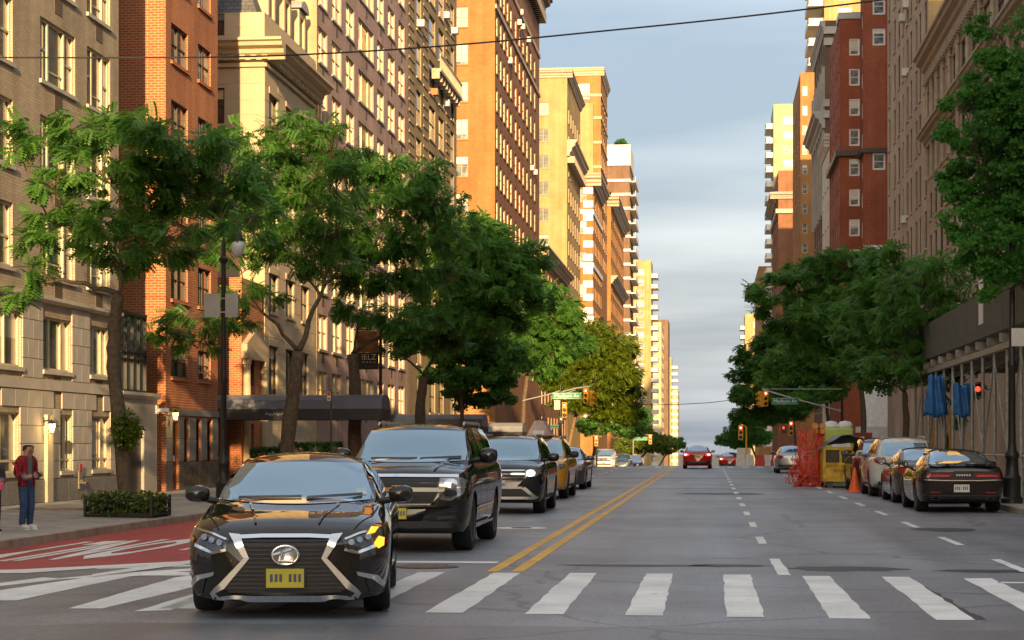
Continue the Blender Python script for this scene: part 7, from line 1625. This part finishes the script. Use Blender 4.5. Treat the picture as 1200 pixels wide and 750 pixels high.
    for s_ in (-1,1): mb.lathe([(.001,-.008),(.010,-.004),(.010,.004),(.001,.008)], 8, (s_*.034*k, on(s_*.034,1.645), 1.645*k), 'y'); mb.box(s_*.034*k-.018*k,s_*.034*k+.018*k,on(s_*.034,1.665)-.004,on(s_*.034,1.665)+.006,1.662*k,1.668*k)
    mb.box(-.024*k,.024*k,on(0,1.57)-.002,on(0,1.57)+.006,1.567*k,1.573*k); mb.build('eyes_and_mouth', M_hair, b)
    mb = MB()
    for s_ in (-1,1): mb.lathe([(.001,-.012),(.026,-.006),(.03,.004),(.001,.01)], 8, q(s_*.092,-.045,1.635), 'x')
    mb.build('ears', M_skin, b, smooth=True)
    for h, s_ in ((hand_l,1),(hand_r,-1)):               # five fingers on each hand, curled round the phone
        for f in range(4):
            bx = (f-1.5)*.019; L = (.075,.085,.08,.062)[f]
            pp = V((h[0]+s_*.025, h[1]+.015+bx*.3, h[2]-.01+bx), (h[0]+s_*.03-.01*s_, h[1]-.03+bx*.2, h[2]-.015+bx), (h[0]-s_*.005, h[1]-.03-L*.35, h[2]-.012+bx), (h[0]-s_*.03, h[1]-.02-L*.3, h[2]-.008+bx)); skinned('finger', pp, [(0,1),(1,2),(2,3)], [.012*k,.011*k,.010*k,.008*k], M_skin, b, 1)
        pp = V((h[0]+s_*.02,h[1]+.02,h[2]+.02),(h[0]+s_*.005,h[1]-.005,h[2]+.045),(h[0]-s_*.02,h[1]-.03,h[2]+.048)); skinned('thumb', pp, [(0,1),(1,2)], [.013*k,.012*k,.009*k], M_skin, b, 1)
    for x, y in ((.112,.03),(-.122,.0)):
        sh = skinned('shoe', V((x,y+.035,.062),(x,y-.05,.06),(x*1.03,y-.15,.05),(x*1.05,y-.20,.045)), [(0,1),(1,2),(2,3)], [(.060*k,.062*k),(.060*k,.060*k),(.058*k,.048*k),(.04*k,.036*k)], shoe, r, 2)
        mb = MB(); n_ = 14; mb.lathe([(.001,0),(1,0),(1,.024*k),(.001,.024*k)], n_, (0,0,0)); mb.v = [(x*k+p[0]*.042*k, (y-.08)*k+p[1]*.145*k, p[2]) for p in mb.v]; mb.build('sole', M_fr_white, sh)
    if phone:
        mb = MB(); mb.cbox(-.037*k,.037*k,-.075*k,.075*k,-.005,.005,.003); o = mb.build('mobile_phone', M_black, None, (0,0,0)); tag(o, 'small dark mobile phone held by the man in plaid', 'phone')
        o.matrix_world = Matrix.Translation(Vector(loc)) @ Matrix.Rotation(rz,4,'Z') @ Matrix.Translation(Vector((-.005*k,-.375*k,1.135*k))) @ Matrix.Rotation(R(35),4,'X')
    else:
        mb = MB(); mb.lathe([(.001,-.16),(.05,-.14),(.06,-.05),(.02,0),(.001,.01)], 8, (.06*k,-.37*k,1.1*k)); o = mb.build('pink_bag', P('pink_plastic',(0.7,0.12,0.25),.5)); tag(o, 'small pink bag held by the person at the pavement edge', 'bag'); o.matrix_world = Matrix.Translation(Vector(loc)) @ Matrix.Rotation(rz,4,'Z')
    return r
X_, Y_ = gnd(31, 621, -.09); person('man in a red plaid shirt and blue jeans looking down at his phone', (X_, Y_, zwalk(X_)), R(62), M_plaid, M_tee, M_jean, M_shoe, M_hair, 1.64)
X_, Y_ = gnd(-9, 625, -.09); person('person in dark clothes at the pavement edge, mostly cut off, holding something pink', (X_, Y_, zwalk(X_)), R(40), P('charcoal_jacket',(0.05,0.045,0.05),.8), P('maroon_scarf',(0.2,0.03,0.04),.8), P('black_trousers',(0.02,0.02,0.025),.8), M_black, P('grey_hair',(0.25,0.23,0.22),.7), 1.5, False)
bpy.data.scenes.remove(TMP)
